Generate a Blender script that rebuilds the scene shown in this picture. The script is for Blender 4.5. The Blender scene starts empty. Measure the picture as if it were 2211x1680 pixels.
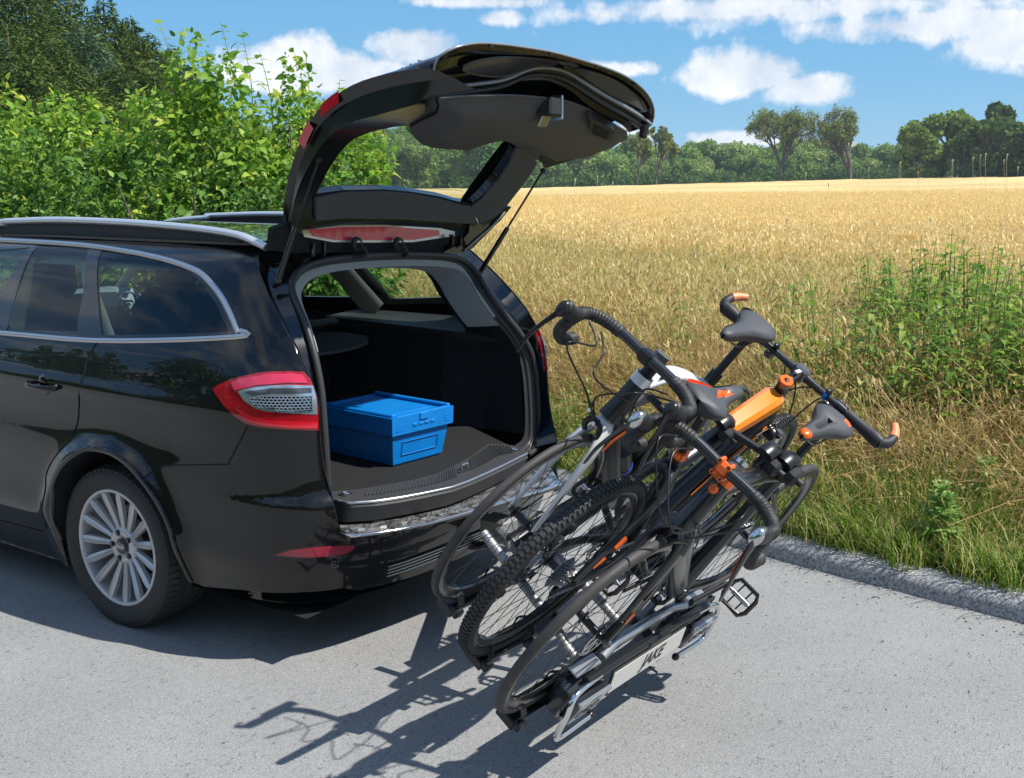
import bpy, math, random
import numpy as np
from mathutils import Vector as V, Matrix, geometry as geo, noise as mnoise
R = math.radians
random.seed(7); RNG = np.random.default_rng(11)
SC = bpy.context.scene
COL = SC.collection

# ---------------------------------------------------------------- camera
CAM = V((-3.51402, -2.61675, 1.72487)); YAW = R(56.0030); PITCH = R(10.3644); FP = 2403.5   # focal length for a 2211 px wide frame
cd = bpy.data.cameras.new('camera'); cam = bpy.data.objects.new('camera', cd); COL.objects.link(cam)
cam.location = CAM; cam.rotation_euler = (R(90) - PITCH, 0, -YAW)
cd.sensor_width = 36; cd.lens = 36 * FP / 2211; cd.clip_start = .05; cd.clip_end = 6000
SC.camera = cam
FW = V((math.sin(YAW) * math.cos(PITCH), math.cos(YAW) * math.cos(PITCH), -math.sin(PITCH)))
RT = V((math.cos(YAW), -math.sin(YAW), 0)); UP = RT.cross(FW)
GF = V((math.sin(YAW), math.cos(YAW), 0))

# ---------------------------------------------------------------- sun, sky, exposure
SUNV = V((.17, -.74, 1.0)).normalized()         # towards the sun
el = math.asin(SUNV.z)
sd = bpy.data.lights.new('sun', 'SUN'); sun = bpy.data.objects.new('sun', sd); COL.objects.link(sun)
sd.energy = 4.6; sd.angle = R(.53); sd.color = (1, .965, .905)
sun.rotation_euler = SUNV.to_track_quat('Z', 'Y').to_euler()
SC.view_settings.view_transform = 'Standard'; SC.view_settings.look = 'None'
SC.view_settings.exposure = 0.56; SC.view_settings.gamma = 1.0; SC.view_settings.use_curve_mapping = False
wd = bpy.data.worlds.new('World'); SC.world = wd; wd.use_nodes = True
WN = wd.node_tree.nodes; WL = wd.node_tree.links; WN.clear()

def nn(tree, typ, **kw):
    n = tree.nodes.new(typ)
    for k, v in kw.items():
        if k == 'inp':
            for a, b in v.items():
                if isinstance(b, tuple) and len(b) == 2 and hasattr(b[0], 'outputs'):
                    tree.links.new(b[0].outputs[b[1]], n.inputs[a])
                else: n.inputs[a].default_value = b
        else: setattr(n, k, v)
    return n
def mth(t, op, a, b=None, c=None, clamp=False):
    n = t.nodes.new('ShaderNodeMath'); n.operation = op; n.use_clamp = clamp
    for i, q in enumerate((a, b, c)):
        if q is None: continue
        if hasattr(q, 'links') or isinstance(q, bpy.types.NodeSocket): t.links.new(q, n.inputs[i])
        else: n.inputs[i].default_value = q
    return n.outputs[0]

def build_world():
    t = wd.node_tree
    sky = nn(t, 'ShaderNodeTexSky', sky_type='NISHITA', sun_disc=False, sun_elevation=el,
             sun_rotation=math.atan2(SUNV.x, SUNV.y), air_density=1.25, dust_density=.25, ozone_density=3.0, altitude=200)
    tc = nn(t, 'ShaderNodeTexCoord')
    g = tc.outputs['Generated']
        # clouds: warped noise on the sky direction, gathered into banks
    sep = nn(t, 'ShaderNodeSeparateXYZ'); t.links.new(g, sep.inputs[0])
    z = mth(t, 'MAXIMUM', sep.outputs[2], 0.0)
    gr = nn(t, 'ShaderNodeValToRGB'); t.links.new(mth(t, 'POWER', z, .6), gr.inputs[0]); e = gr.color_ramp.elements
    e[0].position = 0; e[0].color = (.30, .66, .90, 1); e[1].position = 1; e[1].color = (.07, .22, .56, 1); q = e.new(.22); q.color = (.17, .50, .84, 1); q = e.new(.5); q.color = (.09, .35, .76, 1)
    gs = nn(t, 'ShaderNodeMixRGB', blend_type='MULTIPLY', inp={0: 1.0, 1: (gr, 0), 2: (8.2, 8.2, 8.2, 1)})
    hs = nn(t, 'ShaderNodeMixRGB', inp={0: .88, 1: (sky, 0), 2: (gs, 0)})
    zz = mth(t, 'ADD', z, .16)
    u = mth(t, 'DIVIDE', sep.outputs[0], zz); v = mth(t, 'DIVIDE', sep.outputs[1], zz)
    comb = nn(t, 'ShaderNodeCombineXYZ'); t.links.new(u, comb.inputs[0]); t.links.new(v, comb.inputs[1])
    n1 = nn(t, 'ShaderNodeTexNoise', inp={'Vector': (comb, 0), 'Scale': 2.2, 'Detail': 9.0, 'Roughness': .56, 'Distortion': .15})
    n2 = nn(t, 'ShaderNodeTexNoise', inp={'Scale': 9.0, 'Detail': 8.0, 'Roughness': .6}); t.links.new(g, n2.inputs['Vector'])
    n3 = nn(t, 'ShaderNodeTexNoise', inp={'Scale': 26.0, 'Detail': 6.0, 'Roughness': .6}); t.links.new(g, n3.inputs['Vector'])
    # banks of cumulus given as directions (angle right of the camera axis in picture units, height), half sizes, strength
    tot = None
    for (px, py, sx, sy, w) in CLOUDS:
        d = (FW + RT * ((px - 1105.5) / FP) + UP * ((840 - py) / FP)).normalized()
        # tangent frame
        h = V((0, 0, 1)).cross(d).normalized(); upv = d.cross(h)
        dot = nn(t, 'ShaderNodeVectorMath', operation='DOT_PRODUCT', inp={1: tuple(h)}); t.links.new(g, dot.inputs[0])
        dot2 = nn(t, 'ShaderNodeVectorMath', operation='DOT_PRODUCT', inp={1: tuple(upv)}); t.links.new(g, dot2.inputs[0])
        dot3 = nn(t, 'ShaderNodeVectorMath', operation='DOT_PRODUCT', inp={1: tuple(d)}); t.links.new(g, dot3.inputs[0])
        a = mth(t, 'DIVIDE', dot.outputs['Value'], sx / FP); b = mth(t, 'DIVIDE', dot2.outputs['Value'], sy / FP)
        # flat base: squash below
        b2 = mth(t, 'MULTIPLY', mth(t, 'MINIMUM', b, 0.0), 1.0)
        q = mth(t, 'ADD', mth(t, 'MULTIPLY', a, a), mth(t, 'ADD', mth(t, 'MULTIPLY', b, b), mth(t, 'MULTIPLY', b2, b2)))
        e = mth(t, 'SUBTRACT', 1.0, mth(t, 'SQRT', q))
        e = mth(t, 'MULTIPLY', mth(t, 'MAXIMUM', e, -1.5), w)
        e = mth(t, 'ADD', e, mth(t, 'MULTIPLY', mth(t, 'LESS_THAN', dot3.outputs['Value'], 0.2), -3.0))
        tot = e if tot is None else mth(t, 'MAXIMUM', tot, e)
    f = mth(t, 'ADD', tot, mth(t, 'MULTIPLY', mth(t, 'SUBTRACT', n2.outputs['Fac'], .5), 3.0))
    f = mth(t, 'ADD', f, mth(t, 'MULTIPLY', mth(t, 'SUBTRACT', n3.outputs['Fac'], .5), 1.5))
    near = mth(t, 'MULTIPLY', f, 2.3, clamp=True)
    # elsewhere: loose fair-weather clouds
    gen = mth(t, 'MULTIPLY', mth(t, 'SUBTRACT', n1.outputs['Fac'], .45), 5.0, clamp=True)
    fwd = nn(t, 'ShaderNodeVectorMath', operation='DOT_PRODUCT', inp={1: tuple(FW)}); t.links.new(g, fwd.inputs[0])
    away = mth(t, 'MULTIPLY', mth(t, 'SUBTRACT', .86, fwd.outputs['Value']), 8.0, clamp=True)
    gen = mth(t, 'MULTIPLY', gen, away)
    mask = mth(t, 'MAXIMUM', near, gen)
    mask = mth(t, 'MULTIPLY', mask, mth(t, 'MULTIPLY', mth(t, 'ADD', sep.outputs[2], .01), 30.0, clamp=True))
    # thick parts bright, thin and low parts greyer
    shade = mth(t, 'ADD', .62, mth(t, 'MULTIPLY', mth(t, 'ADD', mth(t, 'MULTIPLY', n2.outputs['Fac'], .5), mth(t, 'MULTIPLY', n3.outputs['Fac'], .5)), .62))
    cc = nn(t, 'ShaderNodeMixRGB', inp={1: (5.6, 6.3, 7.3, 1), 2: (9.4, 9.4, 9.5, 1)})
    t.links.new(mth(t, 'MULTIPLY', mth(t, 'SUBTRACT', shade, .87), 8.0, clamp=True), cc.inputs[0])
    mix = nn(t, 'ShaderNodeMixRGB', inp={1: (hs, 0), 2: (cc, 0)})
    t.links.new(mth(t, 'MULTIPLY', mask, .93), mix.inputs[0])
    bg = nn(t, 'ShaderNodeBackground', inp={'Color': (mix, 0), 'Strength': .085})
    out = nn(t, 'ShaderNodeOutputWorld', inp={'Surface': (bg, 0)})
CLOUDS = [(1610, 160, 150, 62, 1.5), (1740, 195, 110, 45, 1.3), (640, 150, 140, 70, 1.4), (900, 105, 115, 62, 1.4), (760, 160, 200, 50, 1.2),
          (1560, 22, 420, 42, .95), (1960, 58, 330, 60, 1.05), (2190, 95, 130, 60, 1.1), (1010, 5, 190, 26, .9), (1850, 20, 480, 60, .8), (1075, 40, 70, 24, .9),
          (1300, 150, 110, 18, .7), (1590, 302, 90, 16, .8), (1330, 300, 60, 20, .7)]
build_world()

# ---------------------------------------------------------------- materials
MATS = {}
def mat(name, col=(.5, .5, .5), rough=.5, metal=0., coat=0., spec=.5, noise=None, bump=None, emit=None, sheen=0, coatr=.03, ns=0):
    if name in MATS: return MATS[name]
    m = bpy.data.materials.new(name); m.use_nodes = True; t = m.node_tree; b = t.nodes['Principled BSDF']
    b.inputs['Base Color'].default_value = (*col, 1); b.inputs['Roughness'].default_value = rough
    b.inputs['Metallic'].default_value = metal; b.inputs['Coat Weight'].default_value = coat; b.inputs['Coat Roughness'].default_value = coatr
    b.inputs['Specular IOR Level'].default_value = spec
    tc = nn(t, 'ShaderNodeTexCoord')
    if noise:      # (scale, amount, second colour)
        n = nn(t, 'ShaderNodeTexNoise', inp={'Scale': noise[0], 'Detail': 6.0, 'Roughness': .65}); t.links.new(tc.outputs['Object'], n.inputs['Vector'])
        r = nn(t, 'ShaderNodeValToRGB', inp={0: (n, 'Fac')}); r.color_ramp.elements[0].position = .5 - noise[1]; r.color_ramp.elements[1].position = .5 + noise[1]
        r.color_ramp.elements[0].color = (*col, 1); r.color_ramp.elements[1].color = (*noise[2], 1)
        t.links.new(r.outputs[0], b.inputs['Base Color'])
        rr = nn(t, 'ShaderNodeMapRange', inp={0: (n, 'Fac'), 3: max(0, rough * .75), 4: min(1, rough * 1.3)}); t.links.new(rr.outputs[0], b.inputs['Roughness'])
    if bump:       # (scale, strength, distance)
        n = nn(t, 'ShaderNodeTexNoise', inp={'Scale': bump[0], 'Detail': 5.0}); t.links.new(tc.outputs['Object'], n.inputs['Vector'])
        bp_ = nn(t, 'ShaderNodeBump', inp={'Height': (n, 'Fac'), 'Strength': bump[1], 'Distance': bump[2]}); t.links.new(bp_.outputs[0], b.inputs['Normal'])
    if emit:
        b.inputs['Emission Color'].default_value = (*emit[0], 1); b.inputs['Emission Strength'].default_value = emit[1]
    MATS[name] = m; return m

def glass_mat(name, tint, refl=1.0, ior=1.5):
    m = bpy.data.materials.new(name); m.use_nodes = True; t = m.node_tree; t.nodes.clear()
    tr = nn(t, 'ShaderNodeBsdfTransparent', inp={'Color': (*tint, 1)})
    gl = nn(t, 'ShaderNodeBsdfGlossy', inp={'Color': (refl, refl, refl, 1), 'Roughness': .015})
    ge = nn(t, 'ShaderNodeNewGeometry'); io = mth(t, 'ADD', ior, mth(t, 'MULTIPLY', ge.outputs['Backfacing'], 1 / ior - ior))
    fr = nn(t, 'ShaderNodeFresnel'); t.links.new(io, fr.inputs['IOR'])
    mx = nn(t, 'ShaderNodeMixShader', inp={0: (fr, 0), 1: (tr, 0), 2: (gl, 0)})
    nn(t, 'ShaderNodeOutputMaterial', inp={'Surface': (mx, 0)})
    MATS[name] = m; return m

# ---------------------------------------------------------------- mesh helpers
def link(o, parent=None):
    COL.objects.link(o)
    if parent is not None: o.parent = parent
    return o
def empty(name, label=None, cat=None, loc=(0, 0, 0), rz=0, group=None):
    o = bpy.data.objects.new(name, None); COL.objects.link(o); o.location = loc; o.rotation_euler = (0, 0, rz); o.empty_display_size = .1
    if label: o['label'] = label
    if cat: o['category'] = cat
    if group: o['group'] = group
    return o
def tag(o, label, cat, group=None):
    o['label'] = label; o['category'] = cat
    if group: o['group'] = group
    return o
def copy_tree(o, parent=None, label=None, group=None):
    c = o.copy(); COL.objects.link(c)
    if parent is not None:
        c.parent = parent; c.matrix_parent_inverse = o.matrix_parent_inverse.copy()
    if label: c['label'] = label
    if group: c['group'] = group
    for ch in list(o.children): copy_tree(ch, c)
    return c

class MB:
    def __init__(s): s.v = []; s.f = []; s.m = []; s.mi = 0; s.cn = {}
    def add(s, vs, fs):
        o = len(s.v); s.v.extend([tuple(q) for q in vs]); s.f.extend([tuple(i + o for i in f) for f in fs]); s.m.extend([s.mi] * len(fs)); return s
    def box(s, c, d, rot=None, bev=0):
        c = V(c); x, y, z = d[0] / 2, d[1] / 2, d[2] / 2
        if bev > 0:
            b = min(bev, x * .9, y * .9, z * .9); vs = []
            for sz in (-1, 1):
                for k, (ax, ay) in enumerate(((1, 1), (-1, 1), (-1, -1), (1, -1))):
                    pass
            # chamfered box: 24 verts
            vs = []; idx = {}
            for sx in (-1, 1):
                for sy in (-1, 1):
                    for sz in (-1, 1):
                        for a in range(3):
                            q = [sx * (x - b), sy * (y - b), sz * (z - b)]; q[a] = (sx * x, sy * y, sz * z)[a]
                            idx[(sx, sy, sz, a)] = len(vs); vs.append(V(q))
            fs = []
            for a in range(3):
                o1, o2 = [(1, 2), (2, 0), (0, 1)][a]
                for sg in (-1, 1):
                    ring = []
                    for s1, s2 in ((-1, -1), (1, -1), (1, 1), (-1, 1)):
                        k = [0, 0, 0]; k[a] = sg; k[o1] = s1; k[o2] = s2; ring.append(idx[(*k, a)])
                    fs.append(ring if sg > 0 else ring[::-1])
            for a in range(3):      # edges along axis a
                o1, o2 = [(1, 2), (2, 0), (0, 1)][a]
                for s1 in (-1, 1):
                    for s2 in (-1, 1):
                        def K(sa, f_): k = [0, 0, 0]; k[a] = sa; k[o1] = s1; k[o2] = s2; return idx[(*k, f_)]
                        q = [K(-1, o1), K(1, o1), K(1, o2), K(-1, o2)]
                        fs.append(q if s1 * s2 < 0 else q[::-1])
            for sx in (-1, 1):
                for sy in (-1, 1):
                    for sz in (-1, 1):
                        q = [idx[(sx, sy, sz, 0)], idx[(sx, sy, sz, 1)], idx[(sx, sy, sz, 2)]]
                        fs.append(q if sx * sy * sz > 0 else q[::-1])
        else:
            vs = [V((sx * x, sy * y, sz * z)) for sx in (-1, 1) for sy in (-1, 1) for sz in (-1, 1)]
            fs = [(0, 1, 3, 2), (4, 6, 7, 5), (0, 4, 5, 1), (2, 3, 7, 6), (0, 2, 6, 4), (1, 5, 7, 3)]
        if rot is not None: vs = [rot @ q for q in vs]
        return s.add([c + q for q in vs], fs)
    def tube(s, pts, r, n=10, closed=False, caps=True, flat=None, up=None, prof=None):
        """sweep; r scalar or list; flat=(ka,kb) elliptical factors along (side, up) of the frame"""
        pts = [V(p) for p in pts]; m = len(pts)
        rs = r if isinstance(r, (list, tuple)) else [r] * m
        T = []
        for i in range(m):
            if closed: a, b = pts[i - 1], pts[(i + 1) % m]
            else: a, b = pts[max(i - 1, 0)], pts[min(i + 1, m - 1)]
            d = (b - a); T.append(d.normalized() if d.length > 1e-9 else V((0, 0, 1)))
        ref = V(up) if up is not None else (V((0, 0, 1)) if abs(T[0].z) < .9 else V((1, 0, 0)))
        N = (ref - T[0] * ref.dot(T[0]))
        if N.length < 1e-5: N = T[0].orthogonal()
        N.normalize(); vs = []
        ka, kb = flat if flat else (1, 1)
        for i in range(m):
            if i:
                if up is not None:
                    q = ref - T[i] * ref.dot(T[i]); N = q.normalized() if q.length > 1e-4 else N
                else:
                    N = N - T[i] * N.dot(T[i]); N.normalize()
            B = T[i].cross(N)
            fa = ka[i] if isinstance(ka, (list, tuple)) else ka; fb = kb[i] if isinstance(kb, (list, tuple)) else kb
            if prof:
                for (a_, b_) in prof: vs.append(pts[i] + B * a_ * rs[i] + N * b_ * rs[i])
            else:
                for k in range(n):
                    a_ = 2 * math.pi * k / n; vs.append(pts[i] + B * math.cos(a_) * rs[i] * fa + N * math.sin(a_) * rs[i] * fb)
        if prof: n = len(prof)
        fs = []
        for i in range(m if closed else m - 1):
            j = (i + 1) % m
            for k in range(n): fs.append((i * n + k, i * n + (k + 1) % n, j * n + (k + 1) % n, j * n + k))
        if caps and not closed:
            fs.append(tuple(range(n))[::-1]); fs.append(tuple((m - 1) * n + k for k in range(n)))
        return s.add(vs, fs)
    def cyl(s, a, b, r, n=14, r2=None, caps=True): return s.tube([a, b], [r, r if r2 is None else r2], n=n, caps=caps)
    def lathe(s, prof, c=(0, 0, 0), axis=(0, 1, 0), n=32, closed=False, arc=None):
        """prof: list of (along, radius)"""
        c = V(c); A = V(axis).normalized(); X = A.orthogonal().normalized(); Y = A.cross(X); vs = []
        m = len(prof)
        for (h, r) in prof:
            for k in range(n):
                t = 2 * math.pi * k / n; vs.append(c + A * h + (X * math.cos(t) + Y * math.sin(t)) * r)
        fs = []
        for i in range(m if closed else m - 1):
            j = (i + 1) % m
            for k in range(n): fs.append((i * n + k, i * n + (k + 1) % n, j * n + (k + 1) % n, j * n + k))
        return s.add(vs, fs)
    def prism(s, poly, d, o=(0, 0, 0), X=(1, 0, 0), Y=(0, 1, 0), Z=(0, 0, 1)):
        o, X, Y, Z = V(o), V(X), V(Y), V(Z); n = len(poly)
        lo = [o + X * a + Y * b for a, b in poly]; hi = [q + Z * d for q in lo]
        return s.add(lo + hi, [tuple(range(n))[::-1], tuple(range(n, 2 * n))] + [(i, (i + 1) % n, n + (i + 1) % n, n + i) for i in range(n)])
    def strip(s, A, B):
        n = len(A); return s.add(list(A) + list(B), [(i, i + 1, n + i + 1, n + i) for i in range(n - 1)])
    def ball(s, c, r, n=12, m=8, sc=(1, 1, 1), rot=None):
        c = V(c); vs = []
        for i in range(m + 1):
            t = math.pi * i / m
            for k in range(n):
                p = 2 * math.pi * k / n; q = V((math.sin(t) * math.cos(p) * sc[0], math.sin(t) * math.sin(p) * sc[1], math.cos(t) * sc[2])) * r
                if rot is not None: q = rot @ q
                vs.append(c + q)
        return s.add(vs, [(i * n + k, (i + 1) * n + k, (i + 1) * n + (k + 1) % n, i * n + (k + 1) % n) for i in range(m) for k in range(n)])
    def build(s, name, mats, parent=None, smooth=35, fix=True):
        me = bpy.data.meshes.new(name); me.from_pydata(s.v, [], s.f)
        if not isinstance(mats, (list, tuple)): mats = [mats]
        for q in mats: me.materials.append(q)
        if len(mats) > 1: me.polygons.foreach_set('material_index', s.m)
        if smooth:
            me.polygons.foreach_set('use_smooth', [True] * len(me.polygons))
            me.update()
            if smooth < 180:
                try: me.set_sharp_from_angle(angle=R(smooth))
                except Exception: pass
        me.update(); me.validate()
        if s.cn and smooth:
            vn = [tuple(s.cn[i]) if i in s.cn else tuple(v_.normal) for i, v_ in enumerate(me.vertices)]
            me.normals_split_custom_set_from_vertices(vn)
        o = bpy.data.objects.new(name, me); link(o, parent); return o

def cat(pts, n=6, closed=False):
    """Catmull-Rom through pts"""
    P = [V(p) for p in pts]; m = len(P); out = []
    for i in range(m if closed else m - 1):
        if closed: a, b, c, d = P[i - 1], P[i], P[(i + 1) % m], P[(i + 2) % m]
        else: a, b, c, d = P[max(i - 1, 0)], P[i], P[i + 1], P[min(i + 2, m - 1)]
        for k in range(n):
            t = k / n; out.append(.5 * ((2 * b) + (c - a) * t + (2 * a - 5 * b + 4 * c - d) * t * t + (3 * b - a - 3 * c + d) * t ** 3))
    if not closed: out.append(P[-1].copy())
    return out
def cat2(pts, n=6, closed=False): return [(q.x, q.y) for q in cat([(a, b, 0) for a, b in pts], n, closed)]
def interp(x, xs, ys):
    if x <= xs[0]: return ys[0]
    if x >= xs[-1]: return ys[-1]
    for i in range(len(xs) - 1):
        if x <= xs[i + 1]:
            t = (x - xs[i]) / (xs[i + 1] - xs[i])
            # smooth (monotone-ish cubic)
            def sl(j):
                if j <= 0: return (ys[1] - ys[0]) / (xs[1] - xs[0])
                if j >= len(xs) - 1: return (ys[-1] - ys[-2]) / (xs[-1] - xs[-2])
                a = (ys[j] - ys[j - 1]) / (xs[j] - xs[j - 1]); b = (ys[j + 1] - ys[j]) / (xs[j + 1] - xs[j])
                return 0 if a * b <= 0 else 2 * a * b / (a + b)
            h = xs[i + 1] - xs[i]; m0, m1 = sl(i) * h, sl(i + 1) * h
            return (2 * t ** 3 - 3 * t * t + 1) * ys[i] + (t ** 3 - 2 * t * t + t) * m0 + (-2 * t ** 3 + 3 * t * t) * ys[i + 1] + (t ** 3 - t * t) * m1

def ray(px, py): return FW + RT * ((px - 1105.5) / FP) + UP * ((840 - py) / FP)
def at(px, py, ax, val):
    """the point of the plane (axis ax = val) seen along a measured direction"""
    d = ray(px, py); return CAM + d * ((val - CAM[ax]) / d[ax])
def proj(X):
    d = V(X) - CAM; w = d.dot(FW); return (1105.5 + FP * d.dot(RT) / w, 840 - FP * d.dot(UP) / w)
def hit(S, px, py, g):
    u, v = g; e = 1e-4
    for _ in range(25):
        a = proj(S(u, v)); r0, r1 = a[0] - px, a[1] - py
        if abs(r0) + abs(r1) < .05: break
        b = proj(S(u + e, v)); c = proj(S(u, v + e))
        j00, j10, j01, j11 = (b[0] - a[0]) / e, (b[1] - a[1]) / e, (c[0] - a[0]) / e, (c[1] - a[1]) / e
        D = j00 * j11 - j01 * j10
        if abs(D) < 1e-6: break
        du = (r0 * j11 - r1 * j01) / D; dv = (-r0 * j10 + r1 * j00) / D
        k = min(1, .15 / max(abs(du), abs(dv), 1e-9)); u -= du * k; v -= dv * k
    return (u, v)
def trace(S, pts, g):
    out = []
    for p in pts:
        g = hit(S, p[0], p[1], g); out.append(g)
    return out
def inside(poly, x, y):
    c = False; j = len(poly) - 1
    for i in range(len(poly)):
        xi, yi = poly[i]; xj, yj = poly[j]
        if (yi > y) != (yj > y) and x < (xj - xi) * (y - yi) / (yj - yi) + xi: c = not c
        j = i
    return c
def dens(poly, d, closed=True):
    out = []; n = len(poly)
    for i in range(n if closed else n - 1):
        a, b = poly[i], poly[(i + 1) % n]; L = math.hypot(b[0] - a[0], b[1] - a[1]); k = max(1, int(math.ceil(L / d)))
        for j in range(k): out.append((a[0] + (b[0] - a[0]) * j / k, a[1] + (b[1] - a[1]) * j / k))
    if not closed: out.append(poly[-1])
    return out
def snorm(S, u, v, e=2e-3):
    n = (S(u + e, v) - S(u - e, v)).cross(S(u, v + e) - S(u, v - e)); return n.normalized()
def panel(mb, S, poly, holes=(), d=.04, off=0., thick=0., flip=False):
    """a sheet cut to an outline in the (u,v) of surface S, optionally with thickness"""
    loops = [dens(poly, d)] + [dens(h, d) for h in holes]
    pts = []; ed = []
    for L in loops:
        o = len(pts); pts += [V((a, b)) for a, b in L]; ed += [(o + i, o + (i + 1) % len(L)) for i in range(len(L))]
    nb = len(pts)
    us = [p.x for p in pts]; vs_ = [p.y for p in pts]
    seg = np.array([(p.x, p.y) for p in pts])
    u = min(us) + d * .5; row = 0
    while u < max(us):
        v = min(vs_) + (d * .5 if row % 2 else d)
        while v < max(vs_):
            if inside(poly, u, v) and not any(inside(h, u, v) for h in holes):
                if ((seg[:, 0] - u) ** 2 + (seg[:, 1] - v) ** 2).min() > (d * .45) ** 2: pts.append(V((u, v)))
            v += d
        u += d; row += 1
    r = geo.delaunay_2d_cdt(pts, ed, [], 0, 1e-7)
    P2, F2 = r[0], r[2]
    fs = []
    for f in F2:
        cx = sum(P2[i].x for i in f) / len(f); cy = sum(P2[i].y for i in f) / len(f)
        if inside(poly, cx, cy) and not any(inside(h, cx, cy) for h in holes): fs.append(tuple(f))
    sg = -1 if flip else 1
    top = []; bot = []; o0 = len(mb.v)
    for p in P2:
        X = S(p.x, p.y); N = snorm(S, p.x, p.y) * sg; mb.cn[o0 + len(top)] = N; top.append(X + N * off); bot.append(X + N * (off - thick))
    if flip: fs = [f[::-1] for f in fs]
    mb.add(top, fs)
    if thick:
        o1 = len(mb.v)
        for i in range(len(P2)): mb.cn[o1 + i] = -mb.cn[o0 + i]
        mb.add(bot, [f[::-1] for f in fs])
        cnt = {}
        for f in fs:
            for i in range(len(f)):
                a, b = f[i], f[(i + 1) % len(f)]
                cnt[(a, b)] = 1
        o = len(top)
        mb.add(top + bot, [(b, a, a + o, b + o) for (a, b) in cnt if (b, a) not in cnt])
    return mb
def fast_mesh(name, verts, faces_flat, nper, mats, parent=None, smooth=False, attrs=None, kind=None, link_it=True, midx=None):
    me = bpy.data.meshes.new(name); nv = len(verts); nf = len(faces_flat) // nper
    me.vertices.add(nv); me.vertices.foreach_set('co', np.asarray(verts, np.float32).ravel())
    me.loops.add(nf * nper); me.loops.foreach_set('vertex_index', np.asarray(faces_flat, np.int32))
    me.polygons.add(nf); me.polygons.foreach_set('loop_start', np.arange(0, nf * nper, nper, dtype=np.int32))
    try: me.polygons.foreach_set('loop_total', np.full(nf, nper, np.int32))
    except Exception: pass
    if smooth: me.polygons.foreach_set('use_smooth', np.ones(nf, bool))
    for q in (mats if isinstance(mats, (list, tuple)) else [mats]): me.materials.append(q)
    if midx is not None: me.polygons.foreach_set('material_index', np.asarray(midx, np.int32))
    if attrs:
        for k, a in attrs.items():
            at_ = me.attributes.new(k, 'FLOAT', 'POINT'); at_.data.foreach_set('value', np.asarray(a, np.float32))
    me.update(calc_edges=True)
    o = bpy.data.objects.new(name, me)
    if link_it: link(o, parent)
    if kind: o['kind'] = kind
    return o
# ================================================================ THE CAR
M_paint = mat('car_paint', (.0028, .0027, .0026), .30, coat=1.0, spec=.12, coatr=.012, noise=(900, .3, (.006, .0059, .0058)))
M_paint.node_tree.nodes['Principled BSDF'].inputs['Coat IOR'].default_value = 1.44
M_gloss = mat('gloss_black', (.004, .004, .004), .12, coat=.6)
M_plast = mat('black_plastic', (.018, .018, .019), .55, bump=(600, .25, .0006))
M_gls2 = mat('painted_inner_frame', (.005, .005, .005), .22, coat=.35, coatr=.12)
M_shelf = mat('shelf_plastic', (.035, .035, .036), .6, bump=(600, .25, .0006))
M_trim = mat('tailgate_trim_plastic', (.075, .076, .078), .62, bump=(900, .3, .0006))
M_rub = mat('rubber', (.012, .012, .012), .6)
M_seal = mat('door_seal_rubber', (.03, .03, .031), .45)
M_chrome = mat('chrome', (.75, .76, .77), .12, metal=1)
M_satin = mat('satin_aluminium', (.55, .56, .57), .34, metal=1)
M_rimm = mat('alloy_silver', (.52, .52, .51), .35, metal=.35, coat=.6)
M_tyre = mat('tyre_rubber', (.022, .022, .022), .72, noise=(9, .3, (.04, .039, .037)), bump=(300, .2, .0006))
M_carpet = mat('boot_carpet', (.008, .008, .008), 1.0, noise=(420, .12, (.036, .036, .037)), bump=(700, .8, .002), spec=.1)
M_seatf = mat('seat_fabric', (.014, .014, .015), .95, bump=(900, .6, .001), spec=.2)
M_beige = mat('headliner_grey', (.34, .34, .315), .9, bump=(900, .3, .0005))
M_teal = mat('dash_grey', (.16, .2, .21), .6)
M_red = mat('red_lens', (.55, .006, .02), .12, coat=1, coatr=.02)
M_redd = mat('dark_red_lens', (.25, .002, .008), .12, coat=1, coatr=.02, noise=(18, .2, (.42, .006, .016)))
M_redl = mat('pale_red_lens', (.62, .03, .08), .25, coat=1)
M_lamp = mat('lamp_reflector', (.62, .68, .72), .18, metal=.8)
M_dark = mat('dark_cavity', (.006, .006, .006), .9)
G_side = glass_mat('tinted_glass', (.60, .72, .66), 1, 1.45)
G_rear = glass_mat('rear_glass', (.80, .88, .84), 1, 1.35)
G_clear = glass_mat('clear_lens', (.93, .95, .96), 1, 1.5)

car = empty('estate_car', 'black estate car with its tailgate raised and chrome roof rails', 'car')
PX = [(0, -.052), (.25, -.046), (.45, -.028), (.6, .002), (.69, .033), (.765, .078), (.82, .135), (.865, .215), (.892, .32), (.912, .5), (.925, .8), (.93, 1.2), (.925, 2.2), (.92, 3.0), (.86, 3.55), (.7, 3.85), (0, 3.95)]
_c = cat([(a, b, 0) for a, b in PX], 10)
_s = [0.]
for i in range(1, len(_c)): _s.append(_s[-1] + (_c[i] - _c[i - 1]).length)
_s = np.array(_s); _cx = np.array([q.x for q in _c]); _cy = np.array([q.y for q in _c])
HZ = [.18, .3, .42, .56, .72, .9, 1.0, 1.1, 1.2, 1.3, 1.38, 1.45, 1.51, 1.56]
HX = [.93, .962, .985, .995, 1.0, .998, .986, .958, .915, .865, .82, .765, .67, .50]
RY = [.04, .0, -.035, -.05, -.015, .0, .012, .045, .11, .20, .29, .375, .46, .52]
_zz = np.linspace(.1, 1.6, 301)
_hx = np.array([interp(z, HZ, HX) for z in _zz]); _ry = np.array([interp(z, HZ, RY) for z in _zz])
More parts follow.
